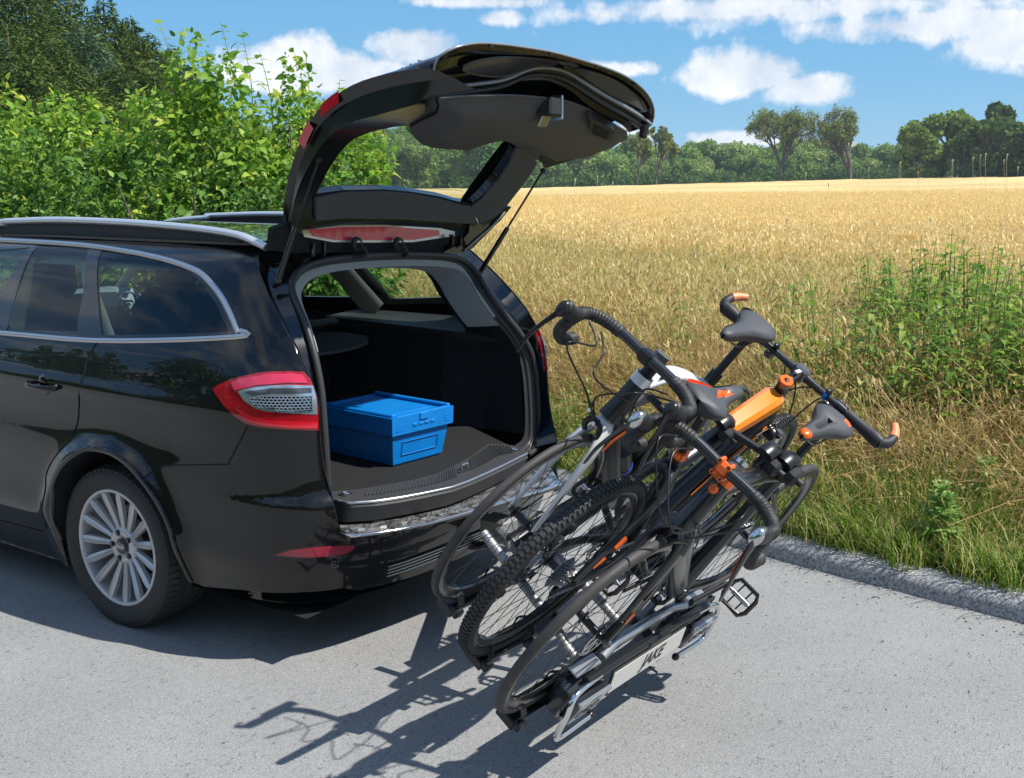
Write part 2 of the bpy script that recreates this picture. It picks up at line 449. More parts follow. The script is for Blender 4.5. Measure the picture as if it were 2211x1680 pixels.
def S(s, z):
    a = abs(s); x = float(np.interp(a, _s, _cx)); y = float(np.interp(a, _s, _cy))
    h = float(np.interp(z, _zz, _hx)); r = float(np.interp(z, _zz, _ry)); k = max(0., 1 - max(0, a - .6) / 1.2)
    # waist line crease on the side, and rear-wheel shoulder
    ss_ = min(1, max(0, (a - 1.0) * 2.5)); r_ = math.hypot(y - 1.02, z - .33)
    zs_ = z - .012 * (y - .3)
    sh = (math.exp(-((zs_ - .945) / .035) ** 2) * .012 - math.exp(-((zs_ - .79) / .085) ** 2) * .016 + .016 * math.exp(-((z - .42) / .07) ** 2)) * ss_
    if z > .15: sh += .030 * math.exp(-((r_ - .385) / .05) ** 2) * ss_
    bq = max(0, 1 - abs(a - .83) / .42) * (1 if a < 1.25 else 0); st_ = 1 / (1 + math.exp(max(-30, min(30, (z - .645 + .03 * (a - .7)) / .006))))
    sh += .020 * bq * st_ * max(0, 1 - max(0, .60 - z) / .28)
    r -= .016 * bq * st_ * max(0, 1 - max(0, .60 - z) / .28) * (1 if a < .9 else max(0, 1 - (a - .9) * 4))
    if abs(x) > .5: h += .012 * math.exp(-((y - 1.02) / .42) ** 2) * math.exp(-((z - .55) / .25) ** 2)
    return V(((-1 if s > 0 else 1) * x * (h + sh), y + r * k, z))
def Sm(s, z): return S(-s, z)
gL = (1.3, 1.0)
def tr(pts, g=gL): return trace(S, pts, g)
def D1(*p): return [(.3264 * x, 424.5 + .3264 * y) for x, y in p]
def D2(*p): return [(530.6 + .42 * x, 44.2 + .42 * y) for x, y in p]
def D3(*p): return [(530.6 + .3685 * x, 530.6 + .3685 * y) for x, y in p]
def D4(*p): return [(.4 * x, 884.5 + .4 * y) for x, y in p]
def D6(*p): return [(619 + .3199 * x, 973 + .3199 * y) for x, y in p]
SF = float(np.interp(0, [0], [0]))
def s_at_y(y): return float(np.interp(y, _cy[60:], _s[60:]))
sY = s_at_y
# --- measured outlines on the left side (picture directions turned into places on the body surface)
win_top_o = tr(D1((0, 270), (400, 290), (650, 312), (900, 350), (1100, 395), (1250, 447), (1350, 505), (1450, 620), (1530, 760), (1592, 905)), (2.2, 1.45))
win_bot_o = tr(D1((1560, 945), (640, 967), (0, 915)), (1.4, 1.08))
q_glass = tr(D1((668, 350), (900, 385), (1100, 430), (1230, 480), (1330, 560), (1420, 700), (1500, 870), (1500, 893), (668, 915)), (1.8, 1.4))
d_glass = tr(D1((-40, 296), (400, 322), (585, 342), (560, 560), (500, 890), (250, 886), (-40, 876)), (2.3, 1.45))
door_cut = tr(D1((650, 312), (640, 965), (575, 1090), (555, 1180), (520, 1450)) + D4((380, 160), (300, 250), (250, 350), (240, 460), (250, 640)), (1.9, 1.4))
arch = tr(D4((330, 700), (296, 620), (283, 500), (290, 400), (340, 300), (430, 228), (500, 213), (600, 236), (700, 306), (800, 425), (880, 556), (930, 690), (990, 850), (1030, 930)), (2.0, .4))
bump_cut = tr(D4((1335, 92), (1240, 275), (1215, 295), (940, 300), (850, 320), (757, 383)), (1.1, .8))
lower = tr(D4((1030, 930), (1100, 955), (1300, 972), (1640, 985), (1850, 963)), (1.4, .3))
edge_l = tr([(581, 542), (561, 549), (555, 565), (561, 594), (587, 653), (620, 712), (641, 751), (663, 806), (682, 849), (688, 881), (690, 926), (697, 1004), (716, 1072), (727, 1124)], (1.05, 1.45))
arch = [(a, max(b, .16)) for a, b in arch]
# mean circle of the arch
ac_y = 1.02
s_wheel = sY(1.02)
rocker = [(sY(3.0), .20), (sY(1.52), .205)]
s_front = sY(3.45)
rear_low = [(lower[-1][0] * .9, .262), (.35, .245), (0, .24)]
step_l = tr([(729, 1124), (738, 1149), (760, 1157)], (.8, .5))[1:]
# --- body skin, split at the panel joints
win_loop = win_top_o[::1]                        # front -> rear along the top
far_top = (s_front, win_top_o[0][1] - .02)
# door: ahead of the door cut
door_poly = [door_cut[1], door_cut[2], door_cut[3], door_cut[4], door_cut[5], door_cut[6], door_cut[7], door_cut[8], door_cut[9], (door_cut[9][0] + .05, .30), (sY(2.05), .29), (sY(2.05), win_bot_o[-1][1]), win_bot_o[-1]]
wbz = win_bot_o[-1][1]
front_door_poly = [(sY(2.06), .29), (s_front - .35, .29), (s_front - .35, wbz - .03), (sY(2.06), wbz)]
sill_poly = [door_cut[9], arch[0], (arch[0][0], .17), (s_front - .35, .18), (s_front - .35, .285), (sY(2.05), .285), (door_cut[9][0] + .05, .295)]
wing_poly = [(s_front - .34, .2), (s_front - .34, wbz - .03), (s_front + .2, wbz - .1), (_s[-1] - .01, .75), (_s[-1] - .01, .2)]
# quarter: from door cut to the rear edge, above the bumper joint, below and above the window
q_low = [door_cut[1]] + door_cut[2:9] + [door_cut[9], arch[0]] + arch[1:9] + [bump_cut[5], bump_cut[4], bump_cut[3], bump_cut[2], bump_cut[1], bump_cut[0]]
i_b = bump_cut[0]
rear_edge_up = edge_l[:11]                        # top -> lamp bottom
top_line = [(edge_l[0][0] + .02, 1.515), (sY(.9) , 1.515), (sY(1.5), 1.515), (sY(2.6), 1.515)]
quarter_poly = q_low + rear_edge_up[::-1] + [(edge_l[0][0] + .03, 1.515), (sY(.75), 1.515), (win_top_o[2][0], 1.515), win_top_o[2]] + win_top_o[3:] + [win_bot_o[0]]
roofside_poly = [win_top_o[2], (win_top_o[2][0], 1.515), (sY(2.25), 1.515), (sY(2.9), 1.40), (sY(3.0), 1.30), (sY(2.6), 1.42), (sY(2.2), 1.465), win_top_o[0], win_top_o[1]]
bumper_poly = [bump_cut[5]] + arch[9:] + lower[1:] + rear_low + [(0, .52), (.35, .525), (.6, .54)] + [step_l[1], step_l[0]] + edge_l[:10:-1][0:3] + [edge_l[10], i_b, bump_cut[1], bump_cut[2], bump_cut[3], bump_cut[4]]
_gc = (sum(p[0] for p in q_glass) / len(q_glass) + .25, 1.18)
def _toward(p, d_):
    v_ = V((_gc[0] - p[0], _gc[1] - p[1])); w_ = V((v_.x * .55, v_.y * 1.6)).normalized(); return (p[0] + w_.x * d_, p[1] + w_.y * d_)
wt_in = [(a, z_ - .011) for a, z_ in win_top_o[:4]] + [_toward(p, .011) for p in win_top_o[4:]]
for side, SS, fl in (('l', S, True), ('r', Sm, False)):
    for nm, poly in (('rear_door', door_poly), ('front_door', front_door_poly), ('side_sill', sill_poly), ('front_wing', wing_poly), ('quarter_panel', quarter_poly), ('roof_side', roofside_poly), ('rear_bumper' if side == 'l' else 'rear_bumper', bumper_poly)):
        b = MB(); panel(b, SS, poly, d=(.02 if side == 'l' and nm in ('quarter_panel', 'rear_bumper', 'rear_door') else .035), flip=fl, thick=.004); b.build(nm, M_paint, car, smooth=50)
    def sv(p, off): return SS(*p) + snorm(SS, *p) * off * (-1 if fl else 1)
    def line(pts, off=0., n=4):
        c = cat([(a, b_, 0) for a, b_ in pts], n); return [sv((q.x, q.y), off) for q in c]
    # joints
    for pl in (door_cut[1:], bump_cut, [(sY(2.055), .29), (sY(2.055), wbz)]):
        b = MB(); b.tube(line(pl, .0005), .0028, n=6); b.build('panel_joint', M_dark, car)
    # wheel arch lip and liner
    b = MB(); L = line(arch, .001, 5); b.tube(L, .011, n=8, flat=(1, .7)); b.build('arch_lip', M_paint, car)
    b = MB(); inn = [q + V(((.28 if side == 'l' else -.28), 0, 0)) for q in L]; b.strip(L, inn); b.build('arch_liner', M_plast, car)
    # window trims
    b = MB(); t_in = [((a + .0), z_) for a, z_ in win_top_o]
    prof = [(-1, 0), (-.8, .55), (0, .8), (.8, .55), (1, 0)]
    b.tube(line(wt_in, .001, 8), .0115, prof=[(-1, -.3), (-.8, .5), (0, .75), (.8, .5), (1, -.3)], up=((-1 if side == 'l' else 1), 0, .3))
    b.tube(line([(a, z_ + .008) for a, z_ in [win_top_o[-1]] + win_bot_o] + [(s_front - .4, wbz - .03)], .001, 5), .0105, prof=[(-1, -.3), (-.8, .5), (0, .75), (.8, .5), (1, -.3)], up=((-1 if side == 'l' else 1), 0, .3))
    b.build('window_trim', M_satin, car, smooth=60)
    b = MB(); b.tube(line([(sY(2.2), win_top_o[0][1] - .012)] + [win_top_o[0]], .001, 5), .0115, n=8); b.build('window_trim', M_satin, car)
    # pillars in gloss black, and the panes
    b = MB(); panel(b, SS, win_loop + [win_bot_o[0], win_bot_o[1], win_bot_o[2]], holes=[q_glass, d_glass], d=.04, off=-.004, flip=fl, thick=.01); b.build('window_surround', M_gloss, car, smooth=50)
    b = MB(); panel(b, SS, q_glass, d=.05, off=-.006, flip=fl); b.build('quarter_window', G_side, car, smooth=180)
    b = MB(); panel(b, SS, d_glass, d=.05, off=-.006, flip=fl); b.build('door_window', G_side, car, smooth=180)
    fd = [(sY(1.78), win_top_o[0][1] - .03), (sY(1.86), wbz + .02), (sY(2.75), wbz + .0), (sY(2.55), 1.30), (sY(2.2), 1.43)]
    b = MB(); panel(b, SS, [(sY(1.74), win_top_o[0][1]), (sY(1.70), wbz), (sY(2.95), wbz - .02), (sY(2.62), 1.34), (sY(2.2), 1.455)], holes=[fd], d=.05, off=-.004, flip=fl, thick=.01); b.build('front_door_frame', M_gloss, car)
    b = MB(); panel(b, SS, fd, d=.06, off=-.006, flip=fl); b.build('door_window', G_side, car, smooth=180)
    # door handle with its recess
    hc = hit(S, 94, 831, (2.2, .9)); b = MB()
    P0 = [sv((hc[0] + a, hc[1]), o_) for a, o_ in ((-.095, .002), (-.085, .022), (-.04, .034), (.02, .036), (.075, .028), (.095, .004))]
    b.tube(cat(P0, 4), .0125, n=10, flat=(.55, 1), up=(0, 0, 1)); hd = b.build('door_handle', M_paint, car)
    b = MB(); b.ball(sv(hc, -.006), .042, sc=(.25, 1, 1)); b.build('handle_recess', M_gloss, car)
    # rear corner reflector and parking sensor
    rf = tr(D4((1460, 785), (1560, 748), (1700, 728), (1860, 716), (1935, 718), (1925, 750), (1880, 785), (1760, 800), (1600, 802)), (.95, .45))
    b = MB(); panel(b, SS, rf, d=.02, off=.002, thick=.004, flip=fl); b.build('reflector_bezel', M_gloss, car)
    cx = sum(p[0] for p in rf) / len(rf); cz = sum(p[1] for p in rf) / len(rf)
    b = MB(); panel(b, SS, [(cx + (a - cx) * .88, cz + (z_ - cz) * .68) for a, z_ in rf], d=.02, off=.005, thick=.004, flip=fl); b.build('bumper_reflector', mat('reflector_red', (.34, .012, .035), .3, coat=.8), car)
    ps = hit(S, 723, 1216, (.8, .38)); N = snorm(SS, *ps) * (-1 if fl else 1); b = MB(); b.lathe([(0, .017), (.004, .017), (.006, .013), (.003, .011), (.005, 0)], c=SS(*ps), axis=N, n=20); b.build('parking_sensor', M_gloss, car)

# --- tail lamps
LO = tr(D1((1408, 1275), (1440, 1250), (1500, 1222), (1580, 1194), (1700, 1168), (1800, 1158), (1920, 1156), (2010, 1160), (2050, 1205), (2088, 1300), (2105, 1400), (2108, 1545), (1900, 1541), (1700, 1521), (1610, 1492), (1530, 1432), (1460, 1350)), (1.2, 1.0))
LI = tr(D1((1578, 1290), (1620, 1275), (1700, 1262), (1800, 1252), (1900, 1247), (2070, 1252), (2092, 1340), (2098, 1441), (1900, 1431), (1760, 1420), (1690, 1400), (1620, 1350)), (1.0, 1.0))
LH = tr(D1((1660, 1340), (1760, 1322), (2060, 1322), (2066, 1418), (1900, 1412), (1760, 1398), (1700, 1375)), (1.0, 1.0))
LR1 = tr(D1((1530, 1228), (1620, 1200), (1780, 1176), (1940, 1172), (2000, 1180), (2038, 1235), (1900, 1232), (1700, 1248), (1560, 1285)), (1.0, 1.05))
LR2 = tr(D1((1560, 1400), (1660, 1455), (1760, 1478), (1900, 1485), (2095, 1490), (2096, 1532), (1900, 1528), (1720, 1508), (1640, 1478)), (1.0, .95))
for side, SS, fl in (('l', S, True), ('r', Sm, False)):
    tl = MB(); panel(tl, SS, LO, d=.03, off=.004, thick=.02, flip=fl); tlo = tl.build('tail_lamp', M_redd, car, smooth=60)
    b = MB(); panel(b, SS, LR1, d=.025, off=.007, thick=.004, flip=fl); b.build('brake_light_band', M_redl if side == 'l' else M_red, tlo, smooth=60)
    b = MB(); panel(b, SS, LR2, d=.025, off=.007, thick=.004, flip=fl); b.build('lower_light_band', M_red, tlo, smooth=60)
    b = MB(); panel(b, SS, LI, d=.025, off=.006, thick=.006, flip=fl); b.build('reversing_lamp', M_lamp, tlo, smooth=60)
    b = MB(); panel(b, SS, LH, d=.025, off=.0075, thick=.003, flip=fl); b.build('lamp_backing', M_dark, tlo)
    if side == 'l':
        gr = tr(D1((1625, 1292), (1800, 1268), (2058, 1266), (2060, 1300), (1800, 1303), (1680, 1318)), (1., 1.))
        b = MB(); panel(b, SS, gr, d=.025, off=.0075, thick=.003, flip=fl); b.build('lamp_grey_band', mat('lamp_smoke', (.05, .055, .06), .15, coat=1), tlo)
    b = MB(); hr = .0078; u0 = min(p[0] for p in LH); u1 = max(p[0] for p in LH); v0 = min(p[1] for p in LH); v1 = max(p[1] for p in LH)
    j = 0; v = v0
    while v < v1 + hr:
        u = u0 + (hr * .9 if j % 2 else 0)
        while u < u1 + hr:
            if inside(LH, u, v):
                ring = [(u + math.cos(k * math.pi / 3 + .52) * hr, v + math.sin(k * math.pi / 3 + .52) * hr * .8) for k in range(6)]
                rin = [(u + (a - u) * .74, v + (c_ - v) * .74) for a, c_ in ring]
                sg = -1 if fl else 1
                A = [SS(*p) + snorm(SS, *p) * .013 * sg for p in ring]; B = [SS(*p) + snorm(SS, *p) * .0125 * sg for p in rin]; C_ = [SS(*p) + snorm(SS, *p) * .0075 * sg for p in rin]
                b.add(A + B + C_, [(k, (k + 1) % 6, 6 + (k + 1) % 6, 6 + k) for k in range(6)] + [(6 + k, 6 + (k + 1) % 6, 12 + (k + 1) % 6, 12 + k) for k in range(6)])
            u += hr * 1.78
        v += hr * 1.24; j += 1
    b.build('honeycomb_reflector', M_lamp, tlo, smooth=0)
    b = MB(); panel(b, SS, LI, d=.03, off=.016, flip=fl); b.build('clear_cover', G_clear, tlo, smooth=180)

# --- roof, rails
def ROOF(u, v): return V((u, v, 1.513 + .045 * (1 - (abs(u) / .66) ** 2.2) - .05 * max(0, (v - 1.6) / 1.2) ** 2))
b = MB(); panel(b, ROOF, [(-.635, .50), (-.55, .44), (0, .40), (.55, .44), (.635, .50), (.64, 2.3), (.6, 2.6), (-.6, 2.6), (-.64, 2.3)], d=.08, thick=.01); b.build('roof', M_paint, car, smooth=60)
b = MB(); b.add([(-.6, 2.6, 1.475), (.6, 2.6, 1.475), (.72, 3.25, 1.12), (-.72, 3.25, 1.12)], [(0, 1, 2, 3)]); b.build('windscreen', G_side, car)
b = MB(); 
hood = [[(-.78 + .26 * i, 3.22 + .2 * j, 1.06 - .035 * j - .03 * abs(i - 3) ** 1.6 * .3 - .012 * j * j) for i in range(7)] for j in range(5)]
vs = [p for r_ in hood for p in r_]; b.add(vs, [(j * 7 + i, j * 7 + i + 1, (j + 1) * 7 + i + 1, (j + 1) * 7 + i) for j in range(4) for i in range(6)]); b.build('bonnet', M_paint, car)
for sx in (-1, 1):
    if sx < 0:
        def rp(px, py, z): return at(px, py, 0, -.60)
        top = [at(px, py, 0, -.60) for px, py in D1((1762, 322), (1700, 285), (1600, 240), (1400, 205), (1100, 175), (800, 155), (400, 142), (100, 150), (0, 156))]
        RZ = [(p.y, p.z - .008) for p in top]; RZ += [(2.1, RZ[-1][1] - .006), (2.4, RZ[-1][1] - .03), (2.52, RZ[-1][1] - .06)]
    pts = [(sx * (.60 + .02 * math.sin(i * .5)), y, z) for i, (y, z) in enumerate(RZ)]
    b = MB(); b.tube(cat(pts, 4), .018, n=12, flat=(1.1, .8), up=(0, 0, 1)); b.build('roof_rail', mat('rail_silver', (.72, .73, .74), .3, metal=.7), car, smooth=60)
    b = MB(); b.strip([V(p) + V((-.006 * sx, 0, -.006)) for p in cat(pts, 4)], [V((p.x, p.y, 1.512)) for p in cat(pts, 4)]); b.build('rail_foot', M_plast, car)
# --- wheels
def make_wheel():
    b = MB(); W2 = .117
    pr = [(-.085, .226), (-.100, .236), (-.1085, .250), (-.1165, .272), (-.117, .290), (-.113, .303), (-.104, .3135), (-.095, .3185), (-.06, .3235), (0, .3245), (.06, .3235), (.095, .3185), (.104, .3135), (.113, .303), (.117, .285), (.11, .25), (.085, .226)]
    b.lathe(pr, axis=(1, 0, 0), n=96)
    ty = b.build('wheel', M_tyre, car, smooth=60)
    # tread: ribs and shoulder sipes standing proud
    b = MB()
    for k in range(70):
        a = 2 * math.pi * k / 70
        for (x0, x1, r0, r1, w) in ((-.106, -.062, .3145, .3262, .0098), (.062, .106, .3262, .3145, .0098)):
            M = Matrix.Rotation(a, 3, 'X'); 
            vs = []
            for (xx, rr) in ((x0, r0), (x1, r1)):
                for dz in (-w, w):
                    for dr in (-.006, .003): vs.append(M @ V((xx, dz + (xx * .12), rr + dr)))
            b.add(vs, [(0, 1, 3, 2), (4, 6, 7, 5), (0, 4, 5, 1), (2, 3, 7, 6), (1, 5, 7, 3)])
    for xc in (-.042, -.014, .014, .042):
        b.lathe([(xc - .0105, .320), (xc - .0105, .3275), (xc + .0105, .3275), (xc + .0105, .320)], axis=(1, 0, 0), n=96)
    b.build('tread', M_tyre, ty, smooth=20)
    b = MB()
    b.lathe([(-.098, .2375), (-.103, .236), (-.1045, .231), (-.103, .2255), (-.097, .2225), (-.085, .2215), (-.03, .2125), (.06, .205), (.085, .22)], axis=(1, 0, 0), n=96)
    b.build('rim', M_rimm, ty, smooth=60)
    b = MB(); b.lathe([(-.062, .0), (-.066, .03), (-.072, .04), (-.078, .052), (-.074, .072), (-.060, .080), (-.03, .082), (-.02, .06)], axis=(1, 0, 0), n=48); b.build('hub', M_rimm, ty, smooth=60)
    b = MB(); b.lathe([(.03, .0), (.03, .155), (.018, .155), (.018, .0)], axis=(1, 0, 0), n=48); b.build('brake_disc', mat('brake_disc_steel', (.2, .19, .18), .4, metal=.8), ty)
    b = MB(); b.lathe([(-.01, .10), (.09, .2), (.09, .0)], axis=(1, 0, 0), n=32); b.build('wheel_inner', M_dark, ty)
    sp = None
    for k in range(15):
        if sp is None:
            b = MB(); rows = []
            for (r, w, x, h) in ((.066, .0085, -.072, .012), (.09, .0105, -.074, .015), (.13, .0135, -.082, .018), (.17, .0155, -.090, .018), (.2, .0155, -.096, .016), (.223, .0125, -.0985, .012)):
                rows.append([(x + .020, -w * 1.05, r), (x + .003, -w, r), (x - .0035, -w * .28, r), (x + .0015, 0, r), (x - .0035, w * .28, r), (x + .003, w, r), (x + .020, w * 1.05, r)])
            vs = [p for r_ in rows for p in r_]; b.add(vs, [(j * 7 + i, j * 7 + i + 1, (j + 1) * 7 + i + 1, (j + 1) * 7 + i) for j in range(5) for i in range(6)])
            sp = b.build('spoke', M_rimm, ty, smooth=25); o = sp
        else:
            o = sp.copy(); COL.objects.link(o)
        o.rotation_euler = (2 * math.pi * k / 15 + .1, 0, 0)
    for k in range(5):
        a = 2 * math.pi * k / 5 + .3; b = MB(); c = V((-.078, math.sin(a) * .055, math.cos(a) * .055))
        b.lathe([(.02, .0125), (-.002, .0125), (-.001, .0085), (-.006, .0085), (-.007, 0)], c=c, axis=(1, 0, 0), n=6 if False else 14); b.build('wheel_bolt', mat('bolt_dark', (.1, .1, .1), .3, metal=.9), ty)
    b = MB(); b.lathe([(-.07, .03), (-.079, .031), (-.0815, .026), (-.0825, .0)], axis=(1, 0, 0), n=32); cc = b.build('centre_cap', mat('cap_black', (.02, .02, .022), .3, coat=.5), ty, smooth=60)
    b = MB(); b.tube([(-.083, math.cos(t) * .0205, math.sin(t) * .0115) for t in np.linspace(0, 2 * math.pi, 28, endpoint=False)], .001, n=6, closed=True); b.build('badge_ring', M_chrome, ty)
    return ty
def text_mesh(txt, size, m, name, parent, mw, shear=0, extrude=.0006, bold=0.):
    cu = bpy.data.curves.new(name, 'FONT'); cu.body = txt; cu.size = size; cu.align_x = 'CENTER'; cu.align_y = 'CENTER'; cu.shear = shear; cu.extrude = extrude; cu.offset = bold
    o = bpy.data.objects.new(name, cu); COL.objects.link(o)
    dg = bpy.context.evaluated_depsgraph_get(); me = bpy.data.meshes.new_from_object(o.evaluated_get(dg)); bpy.data.objects.remove(o)
    me.materials.clear(); me.materials.append(m); o = bpy.data.objects.new(name, me); COL.objects.link(o)
    if parent is not None: o.parent = parent
    o.matrix_local = mw; return o
wheel = make_wheel()
text_mesh('Ford', .017, M_chrome, 'badge_lettering', wheel, Matrix.Translation((-.084, 0, 0)) @ Matrix(((0, 0, -1, 0), (-1, 0, 0, 0), (0, 1, 0, 0), (0, 0, 0, 1))), shear=.35, bold=.0004)
wheel.location = (-.805, 1.02, .322)
for (x, y, rz) in ((.805, 1.02, math.pi), (-.8, 3.87 - .9, 0), (.8, 3.87 - .9, math.pi)):
    w = copy_tree(wheel, car); w.location = (x, y, .322); w.rotation_euler = (0, 0, rz)
# ================================================================ LOAD OPENING, SILL, BUMPER STEP
def O(u, v):   # plane of the opening flange: u = x, v = z
    return V((u, interp(v, [.4, .55, .75, .95, 1.1, 1.25, 1.36, 1.42, 1.5, 1.6], [.06, .065, .075, .095, .13, .205, .29, .34, .41, .5]) + .05 * (u / .6) ** 2 * .6, v))
seal_px = D3((470, 1400), (455, 1200), (441, 1000), (426, 830), (392, 650), (332, 450), (280, 330), (256, 250), (268, 190), (325, 128), (450, 87), (600, 67), (800, 54), (1000, 52), (1180, 62), (1278, 92), (1345, 165), (1400, 255), (1500, 395), (1600, 520), (1660, 625), (1686, 740), (1700, 900), (1704, 1090), (1690, 1180), (1640, 1225))
SL = trace(O, seal_px, (-.67, .7))
SLc = cat2(SL, 5)
b = MB(); P = [O(*p) + V((0, -.012, 0)) for p in SLc]; b.tube(P, .0135, n=10); P2 = [O(a * .965, (z - 1.0) * .97 + 1.0) + V((0, .02, 0)) for a, z in SLc]; b.tube(P2, .012, n=8)
b.strip(P, P2); b.build('boot_seal', M_seal, car, smooth=60)
# flange between seal and outer body edge (painted gutter), both sides and top
def edge3(side):
    return [(S if side < 0 else Sm)(a, z) for a, z in edge_l]
def samp(L, n):
    L = [V(p) for p in L]; d = [0]
    for i in range(1, len(L)): d.append(d[-1] + (L[i] - L[i - 1]).length)
    out = []
    for k in range(n):
        t = d[-1] * k / (n - 1); i = max(j for j in range(len(d)) if d[j] <= t + 1e-9); i = min(i, len(L) - 2); q = (t - d[i]) / max(1e-9, d[i + 1] - d[i]); out.append(L[i].lerp(L[i + 1], min(1, q)))
    return out
SL3 = [O(*p) + V((0, .0, 0)) for p in SLc]
zt = 1.36
left_part = [p for p in SL3 if p.x < -.3][:]; right_part = [p for p in SL3 if p.x > .3]
lp = [p for p in SL3[:len(SL3) // 2] if p.x < -.45]; rp_ = [p for p in SL3[len(SL3) // 2:] if p.x > .40]
for sgn, part in ((-1, lp[::-1]), (1, rp_)):
    e = edge3(sgn); n = 26
    A = samp(e, n); B = samp(part, n)
    mid = [(a.lerp(c_, .45) + V((0, .035, 0))) for a, c_ in zip(A, B)]
    b = MB(); b.strip(A, mid); b.strip(mid, B); b.strip(A, [a + V((sgn * .0, .0, 0)) + (a - c_).normalized() * .006 + V((0, .004, 0)) for a, c_ in zip(A, B)])
    b.build('opening_gutter', M_gloss, car, smooth=60)
    b = MB(); b.tube([a + V((0, -.001, 0)) for a in A], .003, n=6); b.build('gutter_edge', M_paint, car)
# roof end panel behind hinges
topS = [p for p in SL3 if p.z > 1.36]
b = MB(); A = samp(topS, 20); B_ = [V((-.60 + 1.20 * k / 19, .47 - .05 * math.sin(math.pi * k / 19), 1.515 + .03 * math.sin(math.pi * k / 19))) for k in range(20)]
b.strip(A, [(a.lerp(c_, .5) + V((0, .03, -.015))) for a, c_ in zip(A, B_)]); b.strip([(a.lerp(c_, .5) + V((0, .03, -.015))) for a, c_ in zip(A, B_)], B_); b.build('roof_end_panel', M_gloss, car, smooth=60)
# loading sill (ribbed plastic) on the plane z = .62
ZS = .622
up_px = D3((500, 1440), (600, 1432), (700, 1420), (850, 1395), (1000, 1368), (1130, 1332), (1260, 1270), (1350, 1215), (1420, 1160), (1480, 1160), (1560, 1168), (1632, 1198))
lo_px = D3((512, 1478), (590, 1500), (750, 1490), (900, 1468), (1050, 1440), (1200, 1408), (1300, 1372), (1400, 1328), (1500, 1282), (1600, 1232), (1640, 1212))
UPL = samp([at(px, py, 2, ZS) for px, py in up_px], 40); LOL = samp([at(px, py, 2, ZS) for px, py in lo_px], 40)
b = MB(); b.strip(LOL, UPL); LOd = [p + V((0, -.012, -.02)) for p in LOL]; b.strip(LOd, LOL); LOe = [p + V((0, .02, -.08)) for p in LOL]; b.strip(LOe, LOd); sill = b.build('loading_sill', M_shelf, car, smooth=60)
n = 0
for t in np.linspace(.12, .9, 62):
    if .50 < t < .60: continue
    i = t * 39; a = LOL[int(i)].lerp(LOL[min(39, int(i) + 1)], i % 1); c_ = UPL[int(i)].lerp(UPL[min(39, int(i) + 1)], i % 1)
    o = None
    bb = MB(); d = (c_ - a); bb.tube([a + d * .35 + V((0, 0, .002)), a + d * .88 + V((0, 0, .002))], .0035, n=6); bb.build('sill_rib', M_shelf, sill)
def on_sill(t, w): i = t * 39; a = LOL[int(i)].lerp(LOL[min(39, int(i) + 1)], i % 1); c_ = UPL[int(i)].lerp(UPL[min(39, int(i) + 1)], i % 1); return a.lerp(c_, w)
b = MB(); b.box(on_sill(.55, .55) + V((0, 0, .001)), (.13, .045, .004)); b.build('latch_recess', M_dark, sill)
b = MB(); c_ = on_sill(.55, .55) + V((0, 0, .012)); b.tube([c_ + V((-.02, 0, -.01)), c_ + V((-.02, 0, .01)), c_ + V((.02, 0, .01)), c_ + V((.02, 0, -.01))], .004, n=8); b.build('latch_striker', M_satin, sill)
for t in (.05, .92):
    b = MB(); b.lathe([(0, .026), (.006, .024), (.005, .017), (.0, .014)], c=on_sill(t, .55), axis=(0, 0, 1), n=20); b.build('tie_down_cup', M_plast, sill)
    b = MB(); b.tube([on_sill(t, .55) + V((.012 * math.cos(q), .012 * math.sin(q), .007)) for q in np.linspace(0, 6.28, 14, endpoint=False)], .003, n=6, closed=True); b.build('tie_down_ring', M_chrome, sill)
b = MB(); b.tube([p + V((0, -.006, -.004)) for p in LOL], .006, n=8); b.build('sill_edge', M_satin, sill, smooth=60)
# bumper step plate
ZB = .53
su = D6((345, 470), (500, 430), (700, 400), (900, 370), (1060, 340), (1200, 308), (1330, 275), (1440, 225), (1550, 150), (1650, 90), (1740, 60))
so = D6((370, 552), (440, 578), (620, 558), (800, 528), (980, 487), (1150, 440), (1300, 398), (1500, 335), (1650, 290), (1750, 262), (1850, 225))
SU = samp([at(px, py, 2, ZB) for px, py in su], 36); SO = samp([at(px, py, 2, ZB - .006) for px, py in so], 36)
M_step = mat('scuffed_step_plate', (.05, .05, .05), .3, metal=.3, noise=(26, .07, (.22, .22, .22)), coat=.3)
b = MB(); mid = [a.lerp(c_, .5) + V((0, 0, .004)) for a, c_ in zip(SU, SO)]; b.strip(SO, mid); b.strip(mid, SU); step = b.build('bumper_step', M_step, car, smooth=60)
b = MB(); b.tube([p + V((0, 0, .001)) for p in SO], .006, n=8); b.build('step_edge', M_chrome, step, smooth=60)
for k in range(26):
    t = .05 + .9 * k / 25; i = t * 35; a = SO[int(i)].lerp(SO[min(35, int(i) + 1)], i % 1); c_ = SU[int(i)].lerp(SU[min(35, int(i) + 1)], i % 1); d = c_ - a
    w = .5 * (SO[min(35, int(i) + 1)] - SO[int(i)]).normalized() * .022
    b = MB(); z = V((0, 0, .0035))
    if k % 2: pts = [a + d * .25 + z - w, a + d * .25 + z + w, a + d * .85 + z + w]
    else: pts = [a + d * .85 + z - w, a + d * .25 + z - w, a + d * .25 + z + w]
    b.tube(pts, .0022, n=6); b.build('step_rib', M_satin, step)
gap = samp(LOe, 36)
b = MB(); b.strip(SU, gap); b.build('sill_gap', M_dark, car)
b = MB(); b.strip([p + V((0, .01, -.02)) for p in SO], SO); SB = [S(s, .5) for s in np.linspace(step_l[1][0], -step_l[1][0], 36)]; b.strip(SB, [p + V((0, .004, -.004)) for p in SO]); b.build('bumper_top', M_paint, car, smooth=60)
